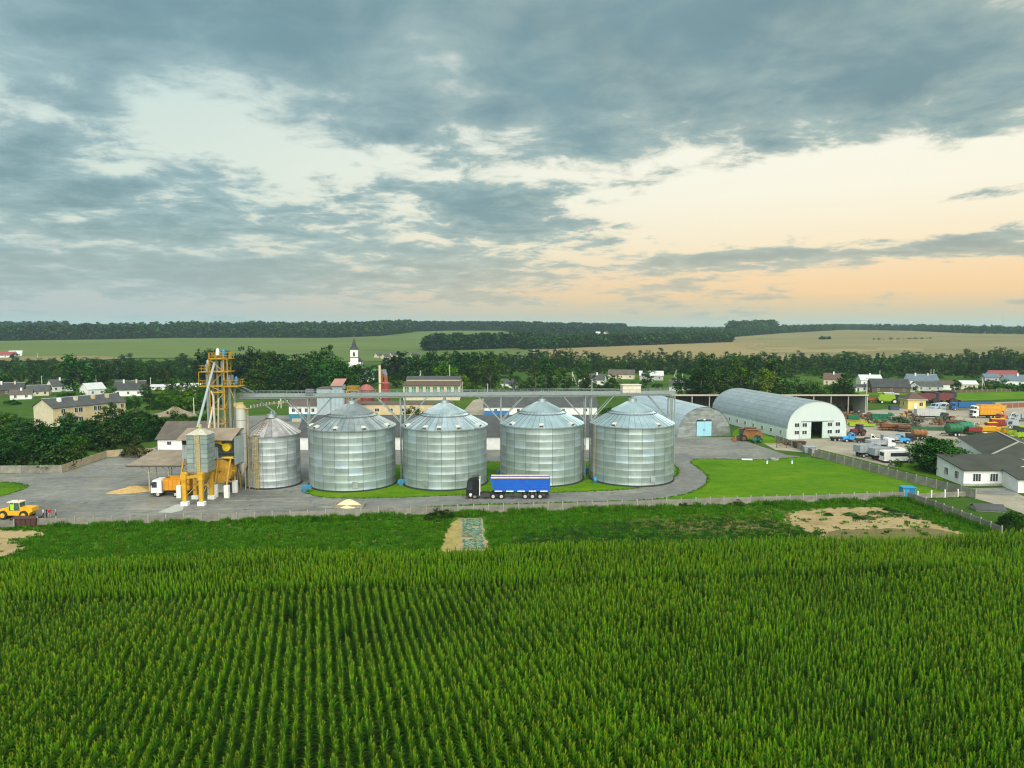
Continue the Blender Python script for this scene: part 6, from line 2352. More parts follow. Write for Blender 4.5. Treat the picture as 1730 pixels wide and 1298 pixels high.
for i in range(8):
    x = -w / 2 + w * (i + .5) / 8 + .05
    b = MB()
    b.bx(x - .85, x + .85, -.05, .03, 2.3, 5.9)
    o = b.build('window', M_green, wk)
    b = MB()
    b.bx(x - .05, x + .05, -.10, -.05, 2.3, 5.9)
    b.bx(x - .85, x + .85, -.10, -.05, 4.0, 4.12)
    b.build('frame', M_frame, o)
    b = MB()
    b.bx(x + 1.1, x + 1.7, -.22, -.01, 0, 6.25)
    b.build('pilaster', WALL['cream'], wk)

# ---- boiler house: low yellow building, red tanks, chimney
d = 247.0
x0, x1 = X(602, d), X(762, d)
t = house('long low yellow boiler house behind the first two big silos', ((x0 + x1) / 2, d + 5, 0), 0, x1 - x0, 10, 4.6, 0, WALL['ochre'], ROOF['browngrey'], 'boiler_house', 'building', 7, 1, 0, .2, 'flat', None, (1.6, 1.1), sill=2.2)
for px, dd, r, z1, cone, lb in ((619, 268, 2.9, 8.2, 2.0, 'squat dark red tank with conical roof left of the yellow chimney'), (651, 262, 1.75, 11.0, .6, 'tall dark red boiler tank right of the yellow chimney')):
    x = X(px, dd)
    t = thing('red_tank', lb, 'tank', (x, dd, 0))
    b = MB()
    b.lathe([(r, 0), (r, z1)], 20)
    b.build('shell', mat('dark_red_paint', (0.23, 0.045, 0.04), .6, 0, .2, .8), t, smooth=True)
    b = MB()
    b.lathe([(r + .15, z1), (r * .5, z1 + cone * .8), (0, z1 + cone)], 20)
    b.build('roof', mat('faded_red_paint', (0.30, 0.10, 0.08), .7, 0, .2), t)
    b = MB()
    for k in range(5):
        b.lathe([(r, z1 * (k + .5) / 5), (r + .08, z1 * (k + .5) / 5 + .05), (r, z1 * (k + .5) / 5 + .1)], 20)
    b.build('band', mat('dark_red_paint', (0.23, 0.045, 0.04)), t)
    if cone < 1:
        b = MB()
        b.lathe([(.7, z1 + .3), (.7, z1 + 2.6), (.5, z1 + 3.1), (0, z1 + 3.1)], 14, (.2, 0, 0))
        b.tube((-1.2, 0, z1), (-1.2, 0, z1 + 4.6), .28, 8)
        b.build('flue', mat('rust_red', (0.28, 0.09, 0.05), .8, 0, .25), t)
x = X(641.8, 256)
t = thing('chimney', 'slender pale yellow chimney rising behind the first big silo', 'chimney', (x, 256, 0))
zc = CAM_H - (613 - 556) * 256 / 1200
b = MB()
b.lathe([(.46, 0), (.44, zc)], 12)
b.build('shaft', mat('cream_paint', (0.62, 0.54, 0.34), .7, 0, .12, .4), t, smooth=True)
b = MB()
b.lathe([(.47, zc - .9), (.50, zc - .8), (.50, zc), (.2, zc + .02)], 12)
for k in (.3, .6):
    b.lathe([(.46, zc * k), (.52, zc * k + .05), (.46, zc * k + .3)], 12)
b.build('rim', mat('dark_rim', (0.12, 0.09, 0.07), .9), t)
# yellow railing stage by the mill
x0, x1 = X(585, 262), X(605, 262)
t = thing('steel_stage', 'small yellow-railed steel stage left of the dark red tank', 'platform', (x0, 262, 0))
b = MB()
b.bx(0, x1 - x0, 0, 3, 8.2, 8.4)
frame_rail(b, 0, x1 - x0, 0, 3, 8.4, 1.4, .2)
b.build('deck', M_yel_d, t)
for x in (.1, x1 - x0 - .1):
    for y in (.1, 2.9):
        b = MB()
        b.bar((x, y, 0), (x, y, 8.2), .25, .25)
        b.build('leg', M_yel_d, t)
# ---- feed mill
d = 238.0
x0, x1 = X(487, d), X(546, d)
ml = thing('feed_mill', 'white and teal feed mill with tall grey towers behind the first big silo', 'mill', (x0, d, 0))
w = x1 - x0
b = MB()
b.bx(0, w, 0, 9, 2.42, 5.2)
b.build('upper_wall', WALL['white'], ml)
b = MB()
b.bx(-.04, w + .04, -.04, 9.04, 0, 2.4)
b.build('teal_wall', WALL['teal'], ml)
b = MB()
b.prismx([(-.5, 5.1), (9.5, 5.1), (4.5, 7.6)], -.4, w + .2)
b.build('roof', ROOF['browngrey'], ml)
xa, xb, xc = X(537, d) - x0, X(560, d) - x0, X(578, d) - x0
b = MB()
cladding(b, (xa, -1.6), (xb, -1.6), 0, 11, .6, .06)
b.bx(xa, xb, -1.55, 6, 0, 11)
b.build('tower_wall', WALL['bluegrey'], ml)
b = MB()
b.bx(xa - .2, xb + .1, -1.8, 6.2, 11, 11.25)
b.build('tower_roof', ROOF['browngrey'], ml)
b = MB()
for k in range(3):
    b.lathe([(1.15, 0), (1.15, 10.6)], 14, (xb + .9 + k * 1.3, -1.2, 0))
b.build('bin_shell', WALL['bluegrey'], ml, smooth=True)
b = MB()
b.bx(xb + .02, xc, 0, 5, 10.6, 12.0)
b.build('head_house', WALL['bluegrey'], ml)
b = MB()
b.prismx([(-.8, 11.9), (-.8, 12.1), (5.4, 14.0), (5.4, 13.8)], xb - .2, xc + .3)
b.build('head_roof', ROOF['pink'], ml)
b = MB()
b.bx(xc, xc + 5, 0, 6, 0, 7.0)
b.build('brick_annex', mat('dull_brick', (0.26, 0.15, 0.11), .9, 0, .25), ml)
for k in range(4):
    window(ml, 1.5 + k * 2.2, 0, 3.1, 1.0, 1.2, 0, -1)
b = MB()
b.bx(1.4, 4.4, -1.6, -.06, 0, .9)
b.build('loading_ramp', mat('ramp_concrete', (0.42, 0.36, 0.27), .9), ml)

# ---- long white barns behind the silos
d = 181.0
x0, x1 = X(498, d), X(1014, d)
barn = house('long white barn with grey slate roof seen in the gaps between the silos', ((x0 + x1) / 2, d + 10, 0), rad(.3), x1 - x0, 20, 3.5, 4.2, M_whitewash, ROOF['slate'], 'barn', 'barn', 0, 2, 0, .4, win=(1.1, .9), sill=1.6)
d = 256.0
x0, x1 = X(818, d), X(1009, d)
barn2 = house('white barn with dark slate roof standing behind the third and fourth silo', ((x0 + x1) / 2, d + 7, 0), rad(.5), x1 - x0, 14, 2.9, 3.2, M_whitewash, ROOF['slate'], 'barn', 'barn', 5, 1, 0, .4, win=(1.0, .9), sill=1.2)
L2 = x1 - x0
b = MB()
b.bx(-L2 / 2 + .02, -L2 / 2 + 9, -7.1, -7.02, 0, 1.5)
b.build('blue_wall', WALL['blue'], barn2)
# grey warehouse behind the dryer house
c_ = P(315, 762)
wh = house('low white warehouse with grey slate roof behind the dryer house', (c_.x + 1.5, c_.y + 6, 0), rad(4), 17, 14, 3.4, 3.4, M_whitewash, ROOF['browngrey'], 'warehouse', 'warehouse', 3, 1, 0, .5, win=(1.0, .8), sill=1.8)
sheet('concrete_ramp', [(775, 703), (800, 676), (820, 673), (818, 702)], 0.02, M_conc, 'pale concrete ramp beside the white barn')
# rubble mound left of the tower
def mound(name, label, cat, px, py, L_, W_, H_, rz, material, seed, rough=.12, n=22, base=0.0, power=1.0):
    g = random.Random(seed)
    ph = [g.uniform(0, 6.28) for _ in range(8)]
    vs_, fs_ = [(0, 0, H_)], []
    for i in range(1, n + 1):
        q = i / n
        for k in range(36):
            a = 2 * math.pi * k / 36
            lob = 1 + .10 * math.sin(2 * a + ph[0]) + .07 * math.sin(3 * a + ph[1]) + .04 * math.sin(7 * a + ph[2])
            z = H_ * max(0, (1 - q ** power)) * (1 + rough * math.sin(5 * a + ph[3] + q * 6)) + g.uniform(-1, 1) * rough * H_ * .22 * (1 - q)
            vs_.append((math.cos(a) * q * L_ / 2 * lob, math.sin(a) * q * W_ / 2 * lob, max(.0, z) + base))
    for k in range(36):
        fs_.append((0, 1 + k, 1 + (k + 1) % 36))
        for i in range(n - 1):
            a = 1 + i * 36
            fs_.append((a + k, a + 36 + k, a + 36 + (k + 1) % 36, a + (k + 1) % 36))
    b = MB()
    b.add(vs_, fs_)
    o = b.build(name, material, None, P(px, py), (0, 0, rz), True)
    tag(o, label, cat)
    return o


M_grain = surf_mat('grain', [(0.34, (0.34, 0.225, 0.08)), (0.5, (0.45, 0.31, 0.125)), (0.66, (0.54, 0.39, 0.18))], [(0.8, .4), (4.0, .6)], .9, .4, .1)
mound('rubble_mound', 'grey-brown rubble mound in the bushes left of the tower', 'mound', 296, 702, 17, 10, 2.6, .2, surf_mat('rubble', [(0.34, (0.12, 0.10, 0.07)), (0.66, (0.32, 0.27, 0.2))], [(0.5, .5), (2, .5)]), 5, .3)
mound('grain_heap', 'long golden grain heap in front of the white-cab dump truck', 'grain heap', 224, 829, 9.4, 4.8, .8, .55, M_grain, 6, .16, power=1.2)
mound('grain_heap', 'small pale grain heap in the plank bay by the front fence', 'grain heap', 589, 856, 4.6, 3.0, 1.25, 0, mat('pale_grain', (0.66, 0.55, 0.33), .95, 0, .12, 3, bump=.4), 8, .05, power=1.4)
mound('grain_heap', 'grain heap in the gap between the first two big silos', 'grain heap', 676, 748, 4.2, 4, 3.0, 0, mat('pale_grain', (0.66, 0.55, 0.33)), 9, .05, power=1.2)
t = thing('plank_bay', 'low weathered plank bay around the small grain heap', 'bay', P(589, 858.5))
for y, x0_, x1_ in ((0, -2.5, 2.5),):
    for k in range(2):
        b = MB()
        b.bx(x0_, x1_, -.05, .05, .02 + k * .27, .27 + k * .27)
        b.build('plank', mat('weathered_planks', (0.30, 0.25, 0.18), .9, 0, .25, 2), t)
for sx in (-2.5, 2.5):
    b = MB()
    b.bx(sx - .05, sx + .05, .06, 2.6, .02, .5)
    b.build('plank', mat('weathered_planks', (0.30, 0.25, 0.18)), t)

# ================================================================ arched hangars
HAX = Vector((-8.4, 45.0)).normalized()
HRZ = math.atan2(HAX.y, HAX.x)


def arch_pts(hw, side, top, n=28):
    return [(-hw, 0)] * (1 if side > 0 else 0) + [(-hw * math.cos(math.pi * k / n), side + (top - side) * math.sin(math.pi * k / n) ** .92) for k in range(n + 1)] + [(hw, 0)] * (1 if side > 0 else 0)


def hangar(label, px, py, hw, side, top, length, m_roof, m_side, courses, name='arched_hangar'):
    f = P(px, py)
    # local x runs back along the hangar, local y to its left as seen from the front
    t = thing(name, label, 'hangar', f, HRZ)
    n = 28
    ar = [(-hw * math.cos(math.pi * k / n), side + (top - side) * math.sin(math.pi * k / n) ** .92) for k in range(n + 1)]
    # roof courses: strips running the whole length, each lapped over the one below
    per = courses
    idx = [int(round(k * n / per)) for k in range(per + 1)]
    for a, c in zip(idx[:-1], idx[1:]):
        b = MB()
        vs_ = []
        for k in range(a, c + 1):
            y, z = ar[k]
            o_ = .03 * (1 if (k == a and a < n / 2) or (k == c and a >= n / 2) else 0)
            nn = Vector((y / hw, (z - side) / (top - side) + .01)).normalized()
            vs_.append((y + nn.x * o_, z + nn.y * o_))
        m_ = len(vs_)
        v3 = [(x, y, z) for x in (-.25, length) for y, z in vs_]
        b.add(v3, [(k, k + 1, m_ + k + 1, m_ + k) for k in range(m_ - 1)])
        b.build('roof_sheet', m_roof, t, smooth=False)
    if side > 0:
        for s in (-1, 1):
            b = MB()
            b.bx(0, length, s * hw - .1, s * hw + .1, 0, side)
            b.build('side_wall', m_side, t)
    b = MB()
    b.prismx([(y, z) for y, z in ([(-hw, 0)] + ar + [(hw, 0)] if side > 0 else ar)][::-1], length - .1, length)
    b.build('rear_wall', m_side, t)
    return t, ar


hg, ar = hangar('long white arched hangar with blue-grey roof and open dark doorway', 1379.6, 741, 9.3, 2.9, 10.6, 46, metal_mat('blue_grey_roof_sheet', (0.26, 0.32, 0.35), (0.40, 0.46, 0.48), .5, .45, .06), WALL['mint'], 14)


def arch_z(y, hw, side, top):
    return side + (top - side) * max(0, 1 - (y / hw) ** 2) ** .46


def front_piece(t, y0, y1, zfun, z0, m, name, x=0.0, th=.12, n=14):
    """piece of an arched front between y0 and y1, from z0 up to the arch"""
    b = MB()
    ys = [y0 + (y1 - y0) * k / n for k in range(n + 1)]
    pol = [(y, z0) for y in (y0, y1)] + [(y, zfun(y)) for y in reversed(ys)]
    b.prismx(pol, x - th / 2, x + th / 2)
    return b.build(name, m, t)


zf = lambda y: arch_z(y, 9.3, 2.9, 10.6) - .03
# local +y is to the left in the picture
front_piece(hg, 1.95, 9.28, zf, 0, WALL['mint'], 'front_wall')
front_piece(hg, -9.28, -1.6, zf, 0, WALL['mint'], 'front_wall')
front_piece(hg, -1.6, 1.95, zf, 4.75, WALL['mint'], 'front_wall')
b = MB()
b.bx(-.16, -.08, -5.2, 5.0, 4.8, 5.0)
b.build('door_rail', M_steel_d, hg)
for y in (6.3, 4.0, -3.9, -6.5):
    for z in (1.35, 3.45):
        w_ = window(hg, -.06, y, z, 1.4, 1.05, -1, 0, 1)
for k in range(9):
    window(hg, 3.0 + k * 5, 9.4, 1.1, 1.1, 1.1, 0, 1, 1)
b = MB()
b.bx(-.2, -.12, 1.95, 5.4, .05, 4.75)
b.build('door', mat('mint_door', (0.47, 0.57, 0.53), .55), hg)
b = MB()
b.bx(-.2, -.12, -5.3, -1.6, .05, 4.75)
b.build('door', MATS['mint_door'], hg)
for y in (4.0,):
    for z in (1.35, 3.45):
        window(hg, -.2, y, z, 1.4, 1.05, -1, 0, 1)
for y in (-3.9,):
    for z in (1.35, 3.45):
        window(hg, -.2, y, z, 1.4, 1.05, -1, 0, 1)


def crumple_mat():
    m = bpy.data.materials.new('crumpled_sheet')
    m.use_nodes = True
    N = Nodes(m.node_tree)
    pos = N.n('ShaderNodeNewGeometry').outputs['Position']
    oi = N.n('ShaderNodeObjectInfo')
    mp = N.n('ShaderNodeMapping', {'Vector': pos, 'Scale': (.35, .35, 1.3)}).outputs[0]
    f = N.noise(mp, .8, 3, .55, .5)
    cc = N.ramp(N.noise(pos, .5, 3), [(.35, (0.34, 0.37, 0.37)), (.65, (0.52, 0.56, 0.56))])
    bs = N.n('ShaderNodeBsdfPrincipled', {'Base Color': cc, 'Roughness': .36, 'Metallic': .85})
    bp = N.n('ShaderNodeBump', {'Height': f, 'Strength': .22, 'Distance': .35})
    N.put(bs.inputs['Normal'], bp.outputs[0])
    N.n('ShaderNodeOutputMaterial', {'Surface': bs.outputs[0]})
    return m


hs_, ar2 = hangar('silver arched hangar with crumpled sheet front and light blue double door', 1189, 737.5, 8.35, 0.0, 8.6, 46, metal_mat('pale_blue_roof_sheet', (0.36, 0.45, 0.50), (0.50, 0.60, 0.65), .5, .4, .05), M_galv_old, 12)
M_crump = crumple_mat()
zf2 = lambda y: arch_z(y, 8.35, 0.0, 8.6) - .03
zc_ = 0.0
nb = 7
for i in range(nb):
    z0, z1 = 8.5 * i / nb, 8.5 * (i + 1) / nb
    half0 = 8.3 * math.sqrt(max(0, 1 - (z0 / 8.6) ** (1 / .46)))
    half1 = 8.3 * math.sqrt(max(0, 1 - (min(z1, 8.59) / 8.6) ** (1 / .46)))
    off = .02 * (i % 2)
    for side_ in (1, -1):
        inner = 2.3 if z0 < 4.3 else 0.0
        if half0 <= inner:
            continue
        b = MB()
        pol = [(side_ * inner, z0), (side_ * half0, z0), (side_ * max(half1, inner), z1), (side_ * inner, z1)]
        b.prismx(pol if side_ > 0 else pol[::-1], -.05 - off, .05 - off)
        b.build('front_sheet', M_crump, hs_)
for s in (-1, 1):
    b = MB()
    y0, y1 = sorted((s * .03, s * 2.28))
    b.bx(-.14, -.04, y0, y1, .06, 4.4)
    o = b.build('door', mat('light_blue_door', (0.28, 0.55, 0.66), .6, 0, .06, .8), hs_)
    b = MB()
    b.bx(-.2, -.14, s * .2 - .05, s * .2 + .05, 1.6, 2.2)
    b.build('handle', M_steel_d, o)
b = MB()
b.bx(-.2, -.06, -2.5, 2.5, 4.4, 4.6)
b.bx(-.18, -.06, 2.3, 2.45, 0, 4.4)
b.bx(-.18, -.06, -2.45, -2.3, 0, 4.4)
b.build('door_frame', M_steel_d, hs_)
b = MB()
b.bx(-.3, -.06, -.25, .25, 4.75, 5.05)
b.build('lamp', M_white, hs_)

# ================================================================ long open shed
d = 258.0
x0, x1 = X(1138, d), X(1464, d)
sh = thing('open_shed', 'long open-fronted machinery shed behind the arched hangars', 'shed', (x0, d, 0))
w = x1 - x0
b = MB()
b.prismx([(-1.2, 7.0), (-1.2, 7.25), (12, 5.7), (12, 5.45)], -.6, w + .3)
b.build('roof', ROOF['browngrey'], sh)
b = MB()
b.bx(-.6, w + .3, -1.32, -1.2, 6.75, 7.3)
b.build('fascia', mat('pale_fascia', (0.42, 0.38, 0.30), .8), sh)
b = MB()
b.bx(0, w, 11.4, 11.7, 0, 5.5)
b.build('rear_wall', mat('shed_brick', (0.13, 0.10, 0.08), .9, 0, .3, .8), sh)
b = MB()
b.prismx([(-1.0, 0), (11.4, 0), (11.4, 5.4), (-1.0, 6.85)], w - .1, w + .15)
b.build('end_wall', mat('pale_end_wall', (0.45, 0.47, 0.45), .85, 0, .1), sh)
for k in range(12):
    b = MB()
    x = .3 + (w - .8) * k / 11
    b.bar((x, -.8, 0), (x, -.8, 6.75), .35, .35)
    b.build('post', M_concrete, sh)

# ================================================================ yellow hut with hip roof
p = P(1540, 692)
hut = house('small yellow hut with dark brown hipped roof in the machinery yard', (p.x + 2.3, p.y + 3.5, 0), rad(-4), 6.6, 6.6, 3.9, 2.5, WALL['yellow'], ROOF['brown'], 'yard_hut', 'hut', 0, 0, 0, .55, 'hip')
window(hut, 1.6, -3.3, 1.3, 1.3, 1.4, 0, -1)
window(hut, -3.3, .2, 1.3, 1.3, 1.4, -1, 0)
b = MB()
b.bx(-.9, .1, -3.4, -3.28, .1, 2.4)
b.build('door', M_white, hut)

# ================================================================ white office building on the right
of = thing('white_office', 'low white plastered building with dark felt roofs at the right edge', 'building', (89.5, 138.9, 0))
b = MB()
b.add([(0, 0, 0), (7.6, 0, 0), (7.6, 10, 0), (0.6, 10, 0), (0, 0, 3.1), (7.6, 0, 3.1), (7.6, 10, 4.3), (.6, 10, 4.3)], [(0, 1, 5, 4), (1, 2, 6, 5), (2, 3, 7, 6), (3, 0, 4, 7)])
b.build('wall', M_whitewash, of)
b = MB()
b.add([(-.3, -.5, 3.02), (7.9, -.5, 3.02), (16, 4, 3.6), (16, 10.4, 4.4), (.3, 10.4, 4.4), (-.3, -.5, 3.2), (7.9, -.5, 3.2), (16, 4, 3.8), (16, 10.4, 4.58), (.3, 10.4, 4.58)],
      [(4, 3, 2, 1, 0), (5, 6, 7, 8, 9), (0, 1, 6, 5), (1, 2, 7, 6), (3, 4, 9, 8), (4, 0, 5, 9)])
b.build('roof', ROOF['felt'], of)
b = MB()
b.add([(6.4, -6.2, 0), (22, -6.2, 0), (22, 4, 0), (7.62, .0, 0), (6.4, -6.2, 2.5), (22, -6.2, 2.5), (22, 4, 3.3), (7.62, .0, 3.1)], [(0, 1, 5, 4), (1, 2, 6, 5), (3, 0, 4, 7), (2, 3, 7, 6)])
b.build('wing_wall', M_whitewash, of)
b = MB()
b.add([(6.1, -6.6, 2.5), (22, -6.6, 2.5), (22, 4.2, 3.45), (7.5, .1, 3.22), (6.1, -6.6, 2.68), (22, -6.6, 2.68), (22, 4.2, 3.63), (7.5, .1, 3.4)], [(3, 2, 1, 0), (4, 5, 6, 7), (0, 1, 5, 4), (3, 0, 4, 7)])
b.build('wing_roof', ROOF['felt'], of)
for x in (2.6, 6.0):
    window(of, x, 0, .9, 1.5, 1.5, 0, -1, 2)
for y in (2.4, 6.2):
    window(of, .06 * y, y, 1.0, 1.45, 1.45, -.998, .06, 2)
window(of, 8.2, -6.2, .8, 1.3, 1.4, 0, -1, 1)
window(of, 11.6, -6.2, .8, 1.3, 1.4, 0, -1, 1)
b = MB()
b.add([(6.98, -3.4, .05), (6.98 + .02, -3.4, 2.3), (7.27, -1.9, 2.3), (7.27, -1.9, .05)], [(0, 3, 2, 1)])
b.build('plinth', M_concrete, of)
b = MB()
b.bx(.05, 7.55, -.14, -.02, 0, .45)
b.build('base_course', M_concrete, of)
hp = thing('hip_roofed_hall', 'low hall with broad dark hipped felt roof behind the white building', 'building', (117.5, 166.8, 0), rad(-21))
b = MB()
b.bx(-7.2, 7.2, -15.2, 15.2, 0, 3.0)
b.build('wall', M_whitewash, hp)
b = MB()
b.add([(-7.6, -15.6, 2.95), (7.6, -15.6, 2.95), (7.6, 15.6, 2.95), (-7.6, 15.6, 2.95), (0, -8.5, 5.6), (0, 8.5, 5.6)], [(0, 1, 4), (1, 2, 5, 4), (2, 3, 5), (3, 0, 4, 5), (3, 2, 1, 0)])
b.build('roof', ROOF['felt'], hp)
b = MB()
for a, c in (((-7.6, -15.6, 3.0), (0, -8.5, 5.65)), ((7.6, -15.6, 3.0), (0, -8.5, 5.65)), ((0, -8.5, 5.65), (0, 8.5, 5.65))):
    b.bar(a, c, .5, .08)
b.build('ridge_strip', mat('pale_ridge', (0.30, 0.30, 0.26), .8), hp)
# small cellar roof in the right-hand garden
p = P(1668, 862)
t = thing('garden_cellar', 'small grey sloping cellar roof on the grass behind the right garden fence', 'cellar', p, rad(-12))
b = MB()
b.prismx([(-1.3, 0), (1.3, 0), (1.3, .35), (0, .95), (-1.3, .35)], -2.2, 2.2)
b.build('wall', M_concrete, t)
for s in (-1, 1):
    b = MB()
    b.add([(-2.4, s * 1.6, .3), (2.4, s * 1.6, .3), (2.4, 0, 1.05), (-2.4, 0, 1.05), (-2.4, s * 1.6, .38), (2.4, s * 1.6, .38), (2.4, 0, 1.13), (-2.4, 0, 1.13)], [(0, 1, 2, 3), (4, 7, 6, 5), (0, 4, 5, 1), (1, 5, 6, 2), (3, 7, 4, 0)])
    b.build('roof', ROOF['slate'] if s < 0 else ROOF['pale'], t)

# ================================================================ fences
M_cpanel = mat('fence_concrete', (0.20, 0.195, 0.165), .92, 0, .28, .8, rnd=.14, bump=.3)
M_cpost = mat('fence_post_concrete', (0.29, 0.285, 0.25), .9, 0, .2, 1.5, rnd=.1)


def polyline(px):
    return [P(*p) for p in px]


def fence(label, pts, bay, h, slabs=3, post_h=None, name='concrete_fence', mp=None, mq=None, gap_panels=()):
    """posts with slab panels along a plan polyline"""
    F = thing(name, label, 'fence', pts[0])
    o_ = pts[0]
    post_h = post_h or h + .25
    b = MB()
    b.rbx(-.09, .09, -.10, .10, 0, post_h, .02)
    me_post = b.mesh('post', [mq or M_cpost])
    cache = {}
    r = random.Random(int(o_.x * 10))
    n_all = 0
    for a, c in zip(pts[:-1], pts[1:]):
        d = (c - a)
        n = max(1, round(d.length / bay))
        l_ = d.length / n
        ang = math.atan2(d.y, d.x)
        key = round(l_, 2)
        if key not in cache:
            b = MB()
            hh = h / slabs
            for k in range(slabs):
                b.bx(.07, l_ - .07, -.035, .035, .03 + k * hh, (k + 1) * hh)
                if slabs > 1:
                    b.bx(.2, l_ - .2, -.05, -.03, .1 + k * hh, (k + 1) * hh - .08)
            cache[key] = b.mesh('panel', [mp or M_cpanel])
        for k in range(n):
            p = a + d * (k / n) - o_
            put('post', me_post, F, (p.x, p.y, -.02 + r.uniform(-.03, .03)), (r.uniform(-.02, .02), r.uniform(-.02, .02), ang))
            if n_all not in gap_panels:
                put('panel', cache[key], F, (p.x, p.y, r.uniform(-.03, .02)), (r.uniform(-.03, .03), 0, ang))
            n_all += 1
    p = pts[-1] - o_
    put('post', me_post, F, (p.x, p.y, 0), (0, 0, 0))
    return F


fence('long low grey concrete panel fence between the yard and the maize', polyline([(64, 890), (190, 888), (400, 882.5), (520, 877.5), (640, 872.5), (800, 868), (1000, 861.5), (1200, 854.5), (1400, 848), (1527, 843.5)]), 2.6, 1.35, 2, 1.65)
fence('tall grey concrete panel fence running diagonally beside the lawn to the white building', polyline([(1376, 772), (1500, 805), (1600, 831), (1648, 843)]), 2.6, 1.75, 4, 1.9)
fence('grey concrete fence running from the blue booth down to the maize', polyline([(1534, 845), (1580, 862), (1640, 885), (1692, 907)]), 2.2, 1.5, 3, 1.7)
fence('short fence with white posts between the blue booth and the white building', polyline([(1550, 843), (1596, 841), (1640, 838.5)]), 2.3, 1.0, 2, 1.5, mq=M_white)
fence('pale concrete wall on the left side of the yard below the thicket', polyline([(-60, 801), (0, 800), (104, 799)]), 4.2, 1.7, 1, 1.75)
fence('tan concrete wall rising from the left wall towards the canopy', polyline([(104, 799), (140, 787), (180, 773.5), (226, 769), (262, 769)]), 3.6, 1.7, 1, 1.75, mp=mat('tan_wall', (0.36, 0.29, 0.18), .9, 0, .2, .8, rnd=.1))
fence('grey concrete fence at the left corner behind the yellow loader', polyline([(-60, 893), (0, 892), (24, 892)]), 2.6, 1.15, 2, 1.4)
fence('low concrete fence between the silver hangar lawn and the concrete yard', polyline([(1310, 745), (1345, 757), (1372, 770)]), 2.6, 1.6, 3, 1.75)
fence('white picket fence on the green slope behind the small silo', polyline([(424, 690), (455, 684), (486, 681)]), 2.4, .9, 1, 1.2, 'picket_fence', mp=mat('weathered_wood', (0.22, 0.18, 0.13), .9), mq=M_white)
fence('dark wooden yard fence between the yard and the right village', polyline([(1605, 664), (1660, 663), (1730, 661)]), 3, 1.3, 2, 1.4, 'wooden_fence', mp=mat('dark_wood', (0.10, 0.07, 0.05), .9))
fence('brick-red boundary fence at the right edge of the machinery yard', polyline([(1690, 690), (1740, 688), (1800, 686)]), 3, 1.9, 1, 2.0, 'boundary_fence', mp=mat('rust_fence', (0.22, 0.08, 0.05), .9))
# blue booth
p = P(1537, 843)
t = thing('blue_booth', 'small bright blue sheet-metal booth at the corner of the fences', 'booth', (p.x, p.y + .9, 0), rad(-4))
b = MB()
b.bx(-1.15, 1.15, -.8, .8, .05, 2.0)
b.build('wall', mat('booth_blue', (0.02, 0.25, 0.50), .5, 0, .12), t)
b = MB()
b.bx(-1.25, 1.25, -.95, .95, 2.0, 2.1)
b.build('roof', mat('booth_blue', (0.02, 0.25, 0.50)), t)
b = MB()
b.bx(.05, .95, -.85, -.8, .1, 1.85)
b.build('door', mat('booth_dark_blue', (0.015, 0.14, 0.30), .5), t)

# ================================================================ poles
M_pole = mat('pole_concrete', (0.55, 0.55, 0.50), .85, 0, .12)


def pole(px, base, top, label, brace=0, lamp=False, arm=True):
    p = P(px, base) if base > 620 else land(px, base)
    h = CAM_H - (top - 556) * p.y / 1200 - p.z
    t = thing('utility_pole', label, 'pole', p, 0, 'pale concrete utility poles')
    b = MB()
    b.tube((0, 0, 0), (0, 0, h), .19, 6, .13)
    b.build('shaft', M_pole, t)
    if arm:
        b = MB()
        b.bar((-.7, 0, h - .5), (.7, 0, h - .5), .1, .1)
        for x in (-.6, 0, .6):
            b.tube((x, 0, h - .45), (x, 0, h - .2), .06, 5)
        b.build('crossarm', M_steel_d, t)
    for k in range(abs(brace)):
        b = MB()
        s = (1 if brace > 0 else -1)
        b.tube((s * h * .32, 0, 0), (0, 0, h * .88), .14, 5)
        b.build('strut', M_pole, t)
    if lamp:
        b = MB()
        b.tube((0, 0, h), (1.0, -.3, h + .3), .05, 5)
        b.rbx(.9, 1.5, -.45, -.15, h + .22, h + .4, .04)
        b.build('lamp', M_white, t)


for i, (px, base, top, br, lb) in enumerate([
        (71, 652, 635, 0, 'pale utility pole behind the white gabled house on the left'), (163, 655, 632, 0, 'pale utility pole right of the tall dark tree'),
        (255, 660, 638, 0, 'pale utility pole right of the red-gabled cottage'), (64, 606, 596, 0, 'small far pole on the left meadow'),
        (475, 690, 671, -1, 'braced pole on the green slope behind the small silo'), (328, 702, 672, 0, 'thin pole by the rubble mound left of the tower'),
        (711, 660, 626, -1, 'braced pole above the left end of the yellow workshop'), (760, 662, 616, 0, 'tall pole above the right end of the yellow workshop'),
        (781, 668, 645, 0, 'short pole right of the yellow workshop'), (824, 668, 648, 0, 'pole above the gap between the second and third silos'),
        (919, 662, 645, 0, 'pole among the birches above the third silo'), (967, 650, 628, 1, 'braced pole left of the white gabled cottage'), (1000, 664, 640, 0, 'pole above the conveyor left of the last silo'),
        (1030, 638, 626, -1, 'braced pole above the last silo, left one'), (1066, 638, 626, 0, 'slim pole above the last silo, middle one'), (1103, 645, 630, 0, 'slim pole above the last silo, right one'), (1142, 645, 625, -1, 'braced pole behind the white cottage, left one'), (1153, 648, 631, -1, 'braced pole behind the white cottage, right one'),
        (1290, 662, 645, 0, 'slim pole above the long white hangar'), (1464, 668, 638, 0, 'tall pole at the end of the open shed'), (1486, 642, 626, 0, 'pole behind the dark timber barn'),
        (1572, 645, 624, 0, 'left of a pair of poles above the parked vans'), (1577, 645, 624, 0, 'right of a pair of poles above the parked vans'), (1659, 660, 638, 1, 'braced pole left of the red-roofed house'), (1668, 634, 620, 0, 'far pole behind the red-roofed house')]):
    pole(px, base, top, lb, br)
p = land(1693, 558)
